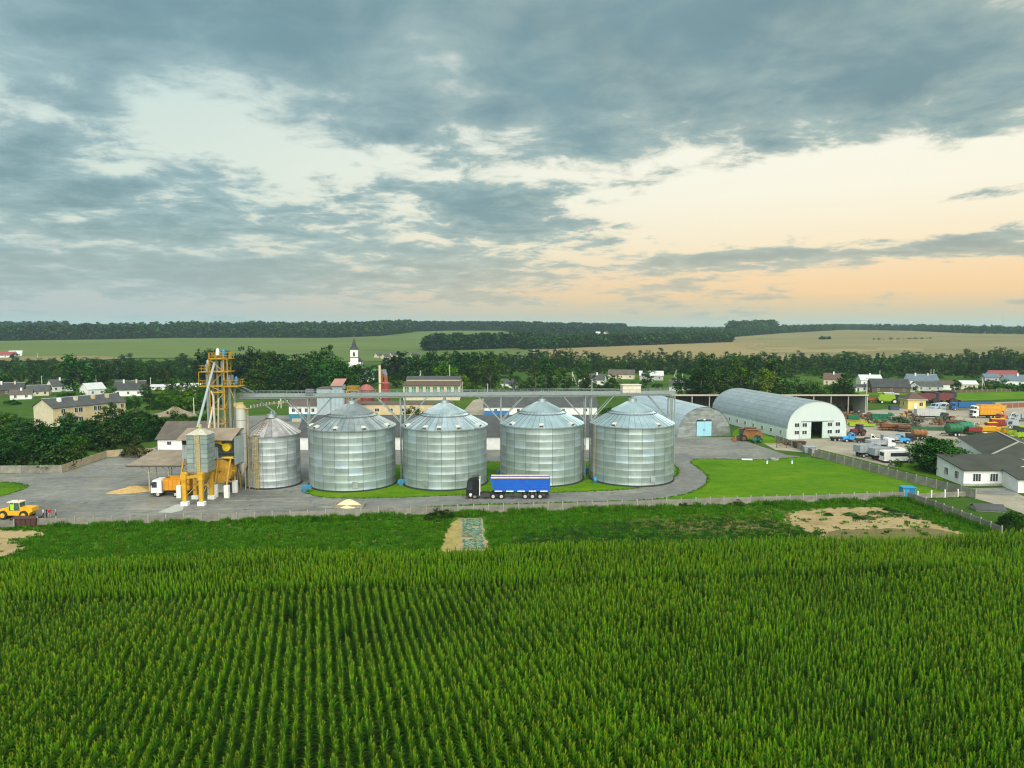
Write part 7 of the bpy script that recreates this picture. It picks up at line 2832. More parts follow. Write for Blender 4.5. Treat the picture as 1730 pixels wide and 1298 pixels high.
t = thing('radio_mast', 'thin lattice radio mast on the right horizon', 'mast', p)
hm = CAM_H - (530 - 556) * p.y / 1200 - p.z
b = MB()
wm = .9 * p.y / 2500
for sx, sy in ((-1, -1), (1, -1), (0, 1)):
    b.tube((sx * wm, sy * wm, 0), (sx * wm * .4, sy * wm * .4, hm), .28, 4)
for k in range(16):
    q = 1 - .6 * k / 16
    b.tube((-wm * q, -wm * q, hm * k / 16), (wm * q, -wm * q, hm * (k + 1) / 16), .16, 4)
b.build('lattice', mat('mast_grey', (0.42, 0.38, 0.34), .7), t)

# ================================================================ vehicles
M_tyre = mat('tyre_rubber', (0.022, 0.022, 0.023), .85, 0, .25, 3)
M_rim = mat('pale_rim', (0.55, 0.54, 0.50), .5, .2, .1)
M_chassis = mat('chassis_black', (0.02, 0.02, 0.022), .7, 0, .3)
PAINT = {}


def paint(name, c, rough=.35, coat=.3, vary=.10):
    return mat(name, c, rough, 0, vary, 1.2, coat=coat)


P_WHITE = paint('truck_white', (0.72, 0.73, 0.72))
P_ORANGE = paint('orange_bed_paint', (0.60, 0.26, 0.015), .55, .05, .2)
P_ORANGE2 = paint('bright_orange_paint', (0.60, 0.28, 0.015), .5, .1, .12)
P_BLUE = paint('trailer_blue', (0.006, 0.10, 0.50), .45, .1, .10)
P_DBLUE = paint('cab_blue', (0.02, 0.11, 0.30), .4, .2)
P_LBLUE = paint('light_blue_cab', (0.04, 0.30, 0.62), .45, .1)
P_BLACK = paint('cab_black', (0.012, 0.013, 0.015), .3, .4, .1)
P_GREY = paint('grey_bed', (0.30, 0.34, 0.37), .6, 0, .18)
P_SILVER = paint('silver_bed', (0.45, 0.47, 0.46), .5, .1, .12)
P_GREEN = paint('machine_green', (0.012, 0.115, 0.04), .5, .15, .15)
P_TEAL = paint('teal_green', (0.01, 0.16, 0.085), .55, .1, .15)
P_LIME = paint('lime_green', (0.24, 0.38, 0.015), .5, .15, .1)
P_RED = paint('machine_red', (0.26, 0.03, 0.028), .55, .1, .2)
P_DRED = paint('dark_red_machine', (0.13, 0.025, 0.03), .5, .1, .2)
P_YELLOW = paint('machine_yellow', (0.70, 0.38, 0.015), .45, .1, .12)
P_RUST = mat('rust', (0.15, 0.07, 0.035), .9, 0, .35, 3)
P_RUST2 = mat('rusty_orange', (0.24, 0.105, 0.035), .85, 0, .3, 2)
P_DARK = mat('dark_machine_steel', (0.055, 0.05, 0.048), .75, .2, .3, 3)
P_OLIVE = mat('olive_paint', (0.07, 0.10, 0.05), .7, 0, .25, 2)


def wheel(parent, x, y, r, w, rim=None, n=18, name='wheel'):
    """wheel whose axle lies across the vehicle (y); the rim shows on both sides"""
    b = MB()
    b.lathe([(r * .55, -w / 2), (r * .9, -w / 2), (r, -w * .36), (r, w * .36), (r * .9, w / 2), (r * .55, w / 2)], n, (0, 0, 0), 'Y')
    o = b.build(name, M_tyre, parent, (x, y, r), smooth=True)
    b = MB()
    for s in (-1, 1):
        b.lathe([(r * .58, s * w * .47), (r * .5, s * w * .36), (r * .22, s * w * .42), (r * .18, s * w * .52), (0, s * w * .52)], 14, (0, 0, 0), 'Y')
    b.build('rim', rim or M_rim, o)
    return o


def cabover(t, m, L_=2.2, W_=2.45, H_=2.9, x0=0.0, zb=.75, glass=True, visor=None):
    """forward-control cab: local +x is forward, its front at x0"""
    a = x0 - L_
    b = MB()
    b.prism([(a, zb), (x0 - .02, zb), (x0, zb + .9), (x0 - .28, H_ - .22), (x0 - .55, H_), (a + .12, H_), (a, H_ - .3)], -W_ / 2, W_ / 2)
    c = b.build('cab', m, t)
    b = MB()
    k = .5
    b.add([(x0 + .012, -W_ / 2 + .14, zb + .98), (x0 + .012, W_ / 2 - .14, zb + .98), (x0 - .255, W_ / 2 - .2, H_ - .3), (x0 - .255, -W_ / 2 + .2, H_ - .3)], [(0, 1, 2, 3)])
    b.build('windscreen', M_glass, c)
    for s in (-1, 1):
        b = MB()
        y = s * (W_ / 2 + .012)
        b.add([(x0 - .16, y, zb + 1.0), (x0 - .34, y, H_ - .34), (x0 - 1.15, y, H_ - .34), (x0 - 1.15, y, zb + 1.0)], [(0, 1, 2, 3)])
        b.build('side_window', M_glass, c)
    b = MB()
    b.rbx(x0 - .35, x0 + .08, -W_ / 2, W_ / 2, zb - .35, zb - .02, .05)
    b.build('bumper', P_DARK, t)
    b = MB()
    b.bx(x0 - .01, x0 + .03, -W_ / 2 + .3, W_ / 2 - .3, zb + .2, zb + .7)
    b.build('grille', P_DARK, c)
    for s in (-1, 1):
        b = MB()
        b.bx(x0 + .05, x0 + .1, s * (W_ / 2 - .35) - .16, s * (W_ / 2 - .35) + .16, zb - .28, zb - .1)
        b.build('headlight', mat('lamp_glass', (0.8, 0.8, 0.78), .2), t)
    for s in (-1, 1):
        b = MB()
        b.bx(x0 - .3, x0 - .15, s * (W_ / 2 + .12) - .08, s * (W_ / 2 + .12) + .08, H_ - 1.0, H_ - .45)
        b.bar((x0 - .2, s * (W_ / 2), H_ - .5), (x0 - .2, s * (W_ / 2 + .14), H_ - .5), .04, .04)
        b.build('mirror', P_DARK, t)
    return c


def chassis(t, x0, x1, z=.85, w=.9):
    b = MB()
    for s in (-1, 1):
        b.bx(x0, x1, s * w / 2 - .06, s * w / 2 + .06, z - .14, z + .14)
    for k in range(5):
        x = x0 + (x1 - x0) * (k + .5) / 5
        b.bx(x - .06, x + .06, -w / 2, w / 2, z - .1, z + .1)
    b.bx(x0 + .4, x0 + 1.4, -1.1, -.55, z - .35, z + .12)
    b.bx(x0 + .4, x0 + 1.4, .55, 1.1, z - .35, z + .12)
    return b.build('chassis', M_chassis, t)


def tipper(t, m, x0, x1, z0, z1, W_=2.5, ribs=7, slope=.0, inner=None, name='tipper_bed', strips=None):
    """open-topped bed with outside ribs"""
    b = MB()
    th = .06
    y = W_ / 2
    fx = x1 + slope
    for s in (-1, 1):
        b.add([(x0, s * y, z0), (x1, s * y, z0), (fx, s * y, z1), (x0, s * y, z1), (x0, s * (y - th), z0), (x1, s * (y - th), z0), (fx, s * (y - th), z1), (x0, s * (y - th), z1)],
              [(0, 1, 2, 3), (7, 6, 5, 4), (3, 2, 6, 7), (0, 3, 7, 4), (1, 5, 6, 2), (0, 4, 5, 1)])
    b.bx(x0, x0 + th, -y + th, y - th, z0, z1 - .05)
    b.add([(x1, -y + th, z0), (x1, y - th, z0), (fx, y - th, z1), (fx, -y + th, z1), (x1 - th, -y + th, z0), (x1 - th, y - th, z0), (fx - th, y - th, z1), (fx - th, -y + th, z1)],
          [(0, 1, 2, 3), (7, 6, 5, 4), (3, 2, 6, 7)])
    b.bx(x0, x1, -y, y, z0 - .08, z0 + .02)
    for s in (-1, 1):
        b.bx(x0 - .03, fx + .03, s * y - .07, s * y + .07, z1 - .06, z1 + .06)
        for k in range(ribs):
            x = x0 + .2 + (x1 - x0 - .4) * k / (ribs - 1)
            b.bx(x - .06, x + .06, min(s * y, s * (y + .06)), max(s * y, s * (y + .06)), z0, z1 - .06)
    bed = b.build(name, m, t)
    b = MB()
    b.bx(x0 + .1, x1 - .1, -y + .1, y - .1, z0 + .03, z0 + (z1 - z0) * (.25 if inner is None else .8))
    b.build('load', inner or mat('bed_floor', (0.13, 0.10, 0.07), .9, 0, .3), bed)
    return bed


def dump_truck(label, loc, rz, cab, bed, length=7.2, bedh=(1.25, 2.75), H_=2.9, inner=None, group=None, axles=None, name='dump_truck', ribs=7, trailer=False):
    t = thing(name, label, 'truck', loc, rz, group)
    f = length / 2
    cabover(t, cab, 2.0, 2.4, H_, f)
    chassis(t, -f + .2, f - .4)
    tipper(t, bed, -f, f - 2.35, bedh[0], bedh[1], 2.5, ribs, 0, inner)
    for x in (axles or (f - 1.2, -f + 1.2, -f + 2.4)):
        for s in (-1, 1):
            wheel(t, x, s * 1.02, .5, .34, n=14)
    return t


def to_px(px, py, fwd_px=None):
    return P(px, py)


# --- the black tractor unit and blue tipper trailer on the road (facing left)
dR = P(857, 844).y + 1.3
Z_ = lambda py: CAM_H - (py - 556) * (dR - 1.2) / 1200


def RX(px):
    return -(X(px, dR - 1.2) - X(857, dR - 1.2))     # local +x is forward = left in the picture


tk = thing('truck_tractor', 'black truck tractor unit with white side fairing on the road before the silos', 'truck', (X(857, dR - 1.2), dR, 0), math.pi)
cabover(tk, P_BLACK, RX(786.5) - RX(809), 2.5, 3.75, RX(786.5), .7)
b = MB()
xc = RX(800)
b.prism([(RX(808), 3.74), (RX(790), 3.74), (RX(796), 4.0), (RX(808), 4.15)], -1.1, 1.1)
b.build('roof_fairing', P_BLACK, tk)
for s in (-1, 1):
    b = MB()
    y0, y1 = sorted((s * 1.24, s * 1.0))
    b.bx(RX(810.4), RX(808.6), y0, y1, .7, 3.75)
    b.build('side_fairing', P_WHITE, tk)
chassis(tk, RX(853), RX(790), .85)
b = MB()
b.bx(RX(826), RX(813), -1.15, -.5, .45, 1.05)
b.bx(RX(826), RX(813), .5, 1.15, .45, 1.05)
b.build('fuel_tank', P_DARK, tk)
b = MB()
b.lathe([(.0, .0), (.55, 0), (.6, .12), (0, .14)], 16, (RX(839), 0, 1.12))
b.build('fifth_wheel', P_DARK, tk)
for px in (801.2, 832.8, 846.8):
    for s in (-1, 1):
        wheel(tk, RX(px), s * 1.06, .53, .36, M_rim if px > 810 else mat('dark_rim_paint', (0.2, 0.2, 0.2), .5))
for px in (832.8, 846.8):
    b = MB()
    for s in (-1, 1):
        b.lathe([(.60, -.2), (.60, .2)], 10, (RX(px), s * 1.06, .53), 'Y', .2, math.pi - .2)
    b.build('mudguard', P_DARK, tk)
tl = thing('tipper_trailer', 'long bright blue tipper semi-trailer with rolled cream tarpaulin behind the black truck', 'trailer', (X(857, dR - 1.2), dR, 0), math.pi)
tipper(tl, P_BLUE, RX(930), RX(834.5), 1.5, 3.72, 2.5, 2, RX(827.5) - RX(834.5))
b = MB()
for z in (2.05, 2.6, 3.15):
    for s in (-1, 1):
        y0, y1 = sorted((s * 1.25, s * 1.29))
        b.bx(RX(929), RX(832), y0, y1, z, z + .07)
b.build('side_rib', P_BLUE, tl)
b = MB()
b.tube((RX(928), -1.15, 3.92), (RX(829), -1.15, 3.92), .13, 8)
b.tube((RX(928), 1.12, 3.95), (RX(829), 1.12, 3.95), .17, 8)
b.prismx([(-1.2, 3.55), (1.2, 3.55), (1.2, 3.6), (-1.2, 3.6)], RX(926), RX(832))
b.build('tarpaulin_roll', mat('cream_tarpaulin', (0.62, 0.46, 0.30), .8, 0, .2, 2), tl, smooth=True)
for k in range(5):
    b = MB()
    x1_, x0_ = RX(835.5 + k * 19.4), RX(835.5 + k * 19.4 + 12.5)
    for s in (-1, 1):
        y0, y1 = sorted((s * 1.26, s * 1.33))
        b.bx(x0_, x1_, y0, y1, 1.42, 1.62)
    b.build('reflector_strip', P_WHITE, tl)
chassis(tl, RX(926), RX(840), 1.25, 1.0)
b = MB()
for s in (-1, 1):
    b.bar((RX(866), s * .8, .1), (RX(866), s * .8, 1.2), .12, .12)
    b.bx(RX(866) - .2, RX(866) + .2, s * .8 - .15, s * .8 + .15, .05, .12)
b.build('landing_gear', P_DARK, tl)
b = MB()
b.bx(RX(929), RX(922), -1.2, 1.2, .55, .65)
b.bx(RX(884), RX(860), -1.25, -1.2, .7, .95)
b.build('under_guard', P_DARK, tl)
for px in (887.5, 900, 913):
    for s in (-1, 1):
        wheel(tl, RX(px), s * 1.06, .53, .36)

# --- white and orange dump truck at the loading bin (facing left)
d0 = P(262, 840)
x_front = X(247.5, d0.y)
dump_truck('old dump truck with white cab and orange bed backed under the loading bin', (x_front + 3.6, d0.y + 1.2, 0), math.pi, P_WHITE, P_ORANGE, 7.2, (1.35, 3.45), 3.2, None, None, (2.35, -2.0, -.9))


# --- yellow telehandler at the left edge
p = P(22, 879)
tc = thing('wheel_loader', 'yellow wheel loader with green-tinted cab at the left edge behind the fence', 'loader', (p.x, p.y + 1.2, 0), 0)
b = MB()
b.prism([(-3.2, .7), (2.6, .7), (2.9, 1.2), (2.6, 1.75), (1.2, 1.75), (.9, 1.5), (-1.8, 1.5), (-3.1, 1.35)], -.95, .95)
b.build('body', P_YELLOW, tc)
b = MB()
b.prism([(1.0, 1.5), (2.9, 1.2), (3.25, 1.35), (3.2, 2.0), (1.0, 2.1)], -.9, .9)
b.build('engine_cover', P_YELLOW, tc)
b = MB()
b.prism([(-1.1, 1.52), (1.0, 1.52), (.85, 2.85), (-.85, 2.85)], -.75, .75)
c = b.build('cab', mat('cab_glass', (0.05, 0.12, 0.10), .15, 0, .2, spec=.8), tc)
b = MB()
for x, xt in ((-1.1, -.85), (1.0, .85), (-.2, -.1)):
    for s in (-1, 1):
        b.bar((x, s * .77, 1.5), (xt, s * .77, 2.9), .1, .1)
b.build('cab_frame', P_YELLOW, c)
b = MB()
b.bx(-1.35, 1.05, -.85, .85, 2.86, 3.02)
b.build('cab_roof', mat('pale_cab_roof', (0.62, 0.60, 0.50), .6), c)
b = MB()
b.bx(-.75, -.2, -.80, -.76, 1.6, 2.6)
b.build('vest_window', mat('lime_vest', (0.35, 0.75, 0.05), .6), c)
for x in (-2.0, 1.75):
    for s in (-1, 1):
        wheel(tc, x, s * .98, .78, .5, P_YELLOW)
b = MB()
b.bar((-1.2, 0, 1.9), (-4.4, 0, 1.1), .4, .4)
b.bar((-1.2, .5, 1.6), (-3.8, .5, 1.0), .16, .16)
b.bar((-1.2, -.5, 1.6), (-3.8, -.5, 1.0), .16, .16)
b.build('boom', P_YELLOW, tc)
b = MB()
b.prism([(-5.4, .1), (-4.2, .1), (-4.0, .5), (-4.2, 1.35), (-4.5, 1.2), (-4.6, .35), (-5.4, .2)], -1.2, 1.2)
b.build('bucket', P_DARK, tc)
b = MB()
b.lathe([(0, 0), (.08, 0), (.08, .16), (0, .2)], 8, (.2, 0, 3.02))
b.build('beacon', mat('orange_beacon', (0.7, 0.2, 0.02), .4), tc)
tc.scale = (.9, .9, .95)
# brown dumpster in front of the loader
p = P(45, 889)
t = thing('skip', 'dark brown metal skip standing in the fence gap below the loader', 'skip', (p.x, p.y, 0), rad(1))
b = MB()
b.add([(-1.9, -.7, .05), (1.9, -.7, .05), (1.9, .7, .05), (-1.9, .7, .05), (-2.05, -.85, 1.45), (2.05, -.85, 1.45), (2.05, .85, 1.45), (-2.05, .85, 1.45)], [(3, 2, 1, 0), (0, 1, 5, 4), (1, 2, 6, 5), (2, 3, 7, 6), (3, 0, 4, 7), (4, 5, 6, 7)])
b.build('box', mat('rust_brown', (0.075, 0.035, 0.03), .8, 0, .25, 2), t)
b = MB()
for k in range(6):
    x = -1.8 + 3.6 * k / 5
    b.bar((x, -.74, .08), (x * 1.05, -.89, 1.42), .07, .07)
b.bx(-2.1, 2.1, -.92, -.84, 1.38, 1.48)
b.build('rib', mat('rust_brown', (0.075, 0.035, 0.03)), t)

# --- dark car by the yellow house
def car(label, loc, rz, m, name='parked_car', van=False):
    t = thing(name, label, 'van' if van else 'car', loc, rz, 'parked cars and vans')
    b = MB()
    if van:
        b.prism([(-2.6, .35), (2.5, .35), (2.6, .9), (2.1, 1.15), (1.3, 2.15), (-2.5, 2.2), (-2.6, 1.6)], -.95, .95)
    else:
        b.prism([(-2.15, .35), (2.1, .35), (2.15, .72), (1.2, .92), (.55, 1.42), (-1.0, 1.45), (-1.75, .98), (-2.15, .9)], -.85, .85)
    c = b.build('body', m, t)
    b = MB()
    w = .96 if van else .86
    if van:
        for s in (-1, 1):
            b.add([(1.9, s * w, 1.2), (1.3, s * w, 2.0), (.2, s * w, 2.0), (.2, s * w, 1.2)], [(0, 1, 2, 3)])
        b.add([(2.12, -.8, 1.18), (2.12, .8, 1.18), (1.34, .75, 2.12), (1.34, -.75, 2.12)], [(0, 1, 2, 3)])
    else:
        for s in (-1, 1):
            b.add([(1.05, s * w, .95), (.5, s * w, 1.36), (-.95, s * w, 1.38), (-1.5, s * w, .98)], [(0, 1, 2, 3)])
        b.add([(1.22, -.7, .95), (1.22, .7, .95), (.58, .65, 1.41), (.58, -.65, 1.41)], [(0, 1, 2, 3)])
    b.build('window', M_glass, c)
    for x in (-1.4, 1.35) if not van else (-1.7, 1.65):
        for s in (-1, 1):
            wheel(t, x, s * .8, .33, .22, n=12)
    return t


p = P(61, 727)
car('dark blue car parked before the gable of the long yellow house', p, .1, paint('navy_car', (0.02, 0.03, 0.06)))
for i, (px, py) in enumerate(((1581, 691), (1590, 690), (1598, 691.5))):
    car('%s van in the row left of the blue truck' % ('leftmost pale blue', 'middle blue and white', 'rightmost silver'[0:9] + ' silver')[i], P(px, py), rad(-150), (paint('pale_blue_van', (0.35, 0.5, 0.62)), P_WHITE, P_SILVER)[i], 'parked_van', True)
car('white car parked behind the yellow boiler house', P(727, 684), .3, P_WHITE)

# --- minibus
p = P(1520, 783)
mb = thing('minibus', 'white minibus with dark windows parked left of the round tree', 'minibus', (p.x, p.y + 1.3, 0), rad(4))
b = MB()
b.prism([(-3.7, .4), (3.5, .4), (3.75, .95), (3.35, 1.5), (2.75, 2.72), (2.4, 2.85), (-3.5, 2.85), (-3.7, 2.6)], -1.05, 1.05)
c = b.build('body', P_WHITE, mb)
b = MB()
for s in (-1, 1):
    y = s * 1.062
    b.add([(-2.2, y, 1.55), (2.4, y, 1.55), (2.4, y, 2.4), (-2.2, y, 2.4)], [(0, 1, 2, 3)])
b.add([(-3.712, -.85, 1.6), (-3.712, .85, 1.6), (-3.712, .85, 2.4), (-3.712, -.85, 2.4)], [(0, 1, 2, 3)])
b.add([(3.37, -.9, 1.55), (3.37, .9, 1.55), (2.8, .85, 2.66), (2.8, -.85, 2.66)], [(0, 1, 2, 3)])
b.build('window', M_glass, c)
b = MB()
b.bx(-3.75, 3.6, -1.08, 1.08, .34, .52)
b.build('skirt', mat('navy_skirt', (0.02, 0.03, 0.10), .5), mb)
b = MB()
for s in (-1, 1):
    b.bx(-3.73, -3.69, s * .95 - .1, s * .95 + .1, .9, 1.5)
b.build('tail_light', mat('tail_red', (0.4, 0.02, 0.02), .4), mb)
for x in (-2.2, 2.3):
    for s in (-1, 1):
        wheel(mb, x, s * .95, .42, .26)


# --- bonneted old truck
def bonnet_truck(label, loc, rz, cab, bed=None, group=None):
    t = thing('bonnet_truck', label, 'truck', loc, rz, group)
    b = MB()
    b.prism([(1.0, .8), (2.3, .8), (2.2, 1.75), (1.75, 2.45), (1.1, 2.5), (1.0, 2.3)], -1.05, 1.05)
    c = b.build('cab', cab, t)
    b = MB()
    b.prism([(2.25, .75), (3.75, .7), (3.8, 1.35), (2.25, 1.62)], -.7, .7)
    b.build('bonnet', cab, t)
    b = MB()
    b.add([(2.21, -.9, 1.7), (2.21, .9, 1.7), (1.8, .85, 2.4), (1.8, -.85, 2.4)], [(0, 1, 2, 3)])
    for s in (-1, 1):
        b.add([(2.05, s * 1.06, 1.7), (1.75, s * 1.06, 2.3), (1.2, s * 1.06, 2.3), (1.2, s * 1.06, 1.7)], [(0, 1, 2, 3)])
    b.build('window', M_glass, c)
    b = MB()
    for s in (-1, 1):
        b.lathe([(.58, -.25), (.58, .25)], 8, (3.0, s * .9, .5), 'Y', 0, math.pi)
    b.bx(3.75, 3.92, -1.05, 1.05, .55, .75)
    b.build('wing', cab, t)
    chassis(t, -3.0, 2.5)
    if bed:
        tipper(t, bed, -3.2, .85, 1.2, 2.3, 2.4, 6)
    for x in (3.0, -1.8):
        for s in (-1, 1):
            wheel(t, x, s * .9, .48, .32, n=14)
    return t


bonnet_truck('old bonneted truck with light blue cab and grey bed in the middle of the yard', P(1511, 749), rad(-8), P_LBLUE, P_GREY)
bonnet_truck('old light blue bonneted truck without bed beside the white hangar door', P(1448, 747), rad(172), P_LBLUE, None)
bonnet_truck('old white bonneted truck just right of the light blue one', P(1463, 749), rad(-20), P_WHITE, None)
dump_truck('grey-bedded dump truck with white cab left of the minibus', P(1499, 777), rad(6), P_WHITE, P_GREY, 8.0, (1.35, 2.9), 2.9, mat('brown_load', (0.16, 0.10, 0.06), .95), 'yard trucks')
# its trailer
t = thing('tipper_trailer', 'grey box trailer standing left of the white-cab grey dump truck', 'trailer', P(1464, 772), rad(10))
tipper(t, P_GREY, -2.8, 2.8, 1.35, 3.0, 2.5, 6, 0, mat('brown_load', (0.16, 0.10, 0.06)))
chassis(t, -2.6, 3.6, .95)
for x in (-1.6, 1.6):
    for s in (-1, 1):
        wheel(t, x, s * 1.0, .48, .32, n=14)
dump_truck('white-cab dump truck hidden behind the grey one', P(1487, 758), rad(6), P_WHITE, P_GREY, 6.8, (1.3, 2.3), 2.7, None, 'yard trucks')
for (px, py, rz_, cb, bd, lb, ln, bh) in ((1668, 707, 176, P_WHITE, P_ORANGE2, 'front orange-bedded truck with white cab in the yard row', 9.6, 3.1), (1672, 700, 178, P_WHITE, P_ORANGE2, 'rear orange-bedded truck with white cab half hidden by the front one', 11.5, 3.3),
                                          (1645, 694, 178, P_DBLUE, P_DBLUE, 'dark blue truck with long blue body behind the orange trucks', 16, 3.0)):
    p = P(px, py)
    dump_truck(lb, (p.x, p.y + 1.2, 0), rad(rz_), cb, bd, ln, (1.3, bh), 3.0, None, 'yard trucks', (ln / 2 - 1.2, -ln / 2 + 1.1, -ln / 2 + 2.3, -ln / 2 + 3.5))
dump_truck('orange-cab truck at the right end of the yard row', (P(1702, 712).x, P(1702, 712).y, 0), rad(185), paint('rust_orange_cab', (0.5, 0.13, 0.03)), P_GREY, 6.8, (1.2, 2.0), 2.7, None, 'yard trucks')
dump_truck('grey truck at the right edge behind the round grey machine', (P(1732, 712).x, P(1732, 712).y, 0), rad(180), P_GREY, P_GREY, 9, (1.2, 2.6), 2.7, None, 'yard trucks')
# silver ribbed trailer
t = thing('grain_trailer', 'long silver ribbed grain trailer in front of the parked vans', 'trailer', P(1570, 709), rad(-8))
tipper(t, P_SILVER, -4.6, 4.6, 1.5, 3.6, 2.5, 12)
chassis(t, -4.4, 4.4, 1.05)
for x in (-3.4, -2.3, 3.0):
    for s in (-1, 1):
        wheel(t, x, s * 1.0, .48, .32, n=14)


# ---------------------------------------------------------------- farm machines
def tractor(label, loc, rz, m, s=1.0, cabm=None, group=None, name='tractor'):
    t = thing(name, label, 'tractor', loc, rz, group)
    b = MB()
    b.prism([(.1, .95), (2.3, .9), (2.4, 1.2), (2.2, 1.75), (.1, 1.95)], -.42, .42)
    b.build('bonnet', m, t)
    b = MB()
    b.prism([(-1.2, 1.5), (.15, 1.3), (.3, 1.9), (.05, 2.85), (-1.05, 2.85)], -.75, .75)
    c = b.build('cab', M_glass, t)
    b = MB()
    b.rbx(-1.25, .2, -.85, .85, 2.85, 3.0, .05)
    b.build('cab_roof', cabm or m, c)
    b = MB()
    for s_ in (-1, 1):
        b.lathe([(.98, -.3), (.98, .3)], 10, (-.75, s_ * .95, .85), 'Y', .2, math.pi - .1)
    b.build('mudguard', m, t)
    b = MB()
    b.bx(-1.2, 2.2, -.35, .35, .6, 1.0)
    b.build('chassis', P_DARK, t)
    b = MB()
    b.tube((1.1, .3, 1.8), (1.1, .3, 2.7), .06, 6)
    b.build('exhaust', P_DARK, t)
    for s_ in (-1, 1):
        wheel(t, -.75, s_ * .98, .85, .5, m)
        wheel(t, 1.75, s_ * .85, .55, .36, m)
    t.scale = (s, s, s)
    return t


def combine(label, loc, rz, m, m2, s=1.0, group=None):
    t = thing('combine_harvester', label, 'combine', loc, rz, group)
    b = MB()
    b.prism([(-3.4, 1.1), (1.6, 1.0), (1.9, 2.0), (1.6, 3.3), (-1.0, 3.5), (-3.0, 3.1), (-3.7, 2.0)], -1.35, 1.35)
    b.build('body', m, t)
    b = MB()
    b.prism([(1.7, 1.7), (2.9, 1.9), (3.1, 2.5), (2.8, 3.5), (1.7, 3.5)], -.85, .85)
    c = b.build('cab', M_glass, t)
    b = MB()
    b.rbx(1.5, 3.1, -1.0, 1.0, 3.5, 3.68, .06)
    b.build('cab_roof', m2, c)
    b = MB()
    b.add([(-1.6, -1.2, 3.45), (1.4, -1.2, 3.4), (1.4, 1.2, 3.4), (-1.6, 1.2, 3.45), (-1.9, -1.5, 3.95), (1.6, -1.5, 3.95), (1.6, 1.5, 3.95), (-1.9, 1.5, 3.95)], [(0, 1, 5, 4), (1, 2, 6, 5), (2, 3, 7, 6), (3, 0, 4, 7), (4, 5, 6, 7)])
    b.build('grain_tank', m2, t)
    b = MB()
    b.tube((1.2, 1.6, 3.4), (-3.6, 1.7, 3.7), .2, 8)
    b.build('unloading_auger', m, t)
    b = MB()
    b.prism([(2.4, .6), (3.8, .25), (3.9, .9), (2.5, 1.7)], -.7, .7)
    b.build('feeder_house', P_DARK, t)
    b = MB()
    b.prism([(3.7, .2), (4.9, .15), (4.7, .45), (4.1, 1.1), (3.7, 1.1)], -2.4, 2.4)
    b.build('header', m, t)
    for s_ in (-1, 1):
        wheel(t, 1.6, s_ * 1.35, .95, .65, m2)
        wheel(t, -2.4, s_ * 1.2, .6, .4, m2)
    t.scale = (s, s, s)
    return t


def tank_trailer(label, loc, rz, m, L_=4.6, r=1.15, group=None):
    t = thing('tank_trailer', label, 'trailer', loc, rz, group)
    b = MB()
    b.lathe([(0, -L_ / 2 - .25), (r * .6, -L_ / 2 - .18), (r, -L_ / 2 + .1), (r, L_ / 2 - .1), (r * .6, L_ / 2 + .18), (0, L_ / 2 + .25)], 20, (0, 0, 1.0 + r), 'X')
    b.build('tank', m, t, smooth=True)
    b = MB()
    for x in (-L_ * .3, 0, L_ * .3):
        b.lathe([(r, x - .06), (r + .05, x), (r, x + .06)], 20, (0, 0, 1.0 + r), 'X')
    b.tube((0, 0, 1 + 2 * r - .05), (0, 0, 1 + 2 * r + .3), .32, 10)
    b.build('band', P_DARK, t)
    b = MB()
    b.bx(-L_ / 2, L_ / 2 + 1.5, -.5, .5, .75, 1.0)
    b.bar((L_ / 2 + 1.4, 0, .85), (L_ / 2 + 2.3, 0, .5), .16, .16)
    b.build('chassis', P_DARK, t)
    for x in (-.9, .3):
        for s_ in (-1, 1):
            wheel(t, x, s_ * .95, .55, .4, n=14)
    return t


def implement(label, loc, rz, m, m2, L_=5.0, W_=2.2, H_=1.4, seed=1, wheels=True, name='field_implement', boxes=True, tines=True, group=None):
    """trailed implement: frame, hopper or bonnet, rows of tines and discs"""
    r = random.Random(seed)
    t = thing(name, label, 'farm implement', loc, rz, group)
    b = MB()
    for y in (-W_ / 2, 0, W_ / 2):
        b.bar((-L_ / 2, y, .75), (L_ / 2, y, .75), .14, .16)
    for k in range(5):
        x = -L_ / 2 + L_ * k / 4
        b.bar((x, -W_ / 2, .75), (x, W_ / 2, .75), .14, .16)
    b.bar((L_ / 2, 0, .75), (L_ / 2 + 1.4, 0, .5), .14, .14)
    b.bar((0, 0, .8), (L_ * .3, 0, H_ + .3), .1, .1)
    b.build('frame', m, t)
    if boxes:
        b = MB()
        h0 = .85
        b.prismx([(-W_ * .3, h0 + .2), (0, h0 - .1), (W_ * .3, h0 + .2), (W_ * .4, H_), (-W_ * .4, H_)], -L_ * .42, L_ * .42)
        hopper = b.build('hopper', m2, t)
        b = MB()
        b.prismx([(-W_ * .42, H_), (W_ * .42, H_), (0, H_ + .18)], -L_ * .43, L_ * .43)
        b.build('lid', m, hopper)
    if tines:
        b = MB()
        n = int(L_ / .4)
        for row in (-.8, 0, .8):
            for k in range(n):
                x = -L_ / 2 + L_ * (k + .5) / n
                y = row * W_ / 2 + r.uniform(-.05, .05)
                b.bar((x, y, .7), (x + .1, y - .25, .3), .05, .07)
                b.bar((x + .1, y - .25, .3), (x, y - .05, .03), .05, .07)
        b.build('tine', P_DARK, t)
        b = MB()
        for k in range(n):
            x = -L_ / 2 + L_ * (k + .5) / n
            b.lathe([(0, -.02), (.3, -.02), (.3, .02), (0, .02)], 10, (x, -W_ / 2 - .2, .32), 'X')
        b.build('disc', P_DARK, t)
    if wheels:
        for s_ in (-1, 1):
            wheel(t, 0, s_ * (W_ / 2 + .15), .45, .28, m2, n=12)
    return t


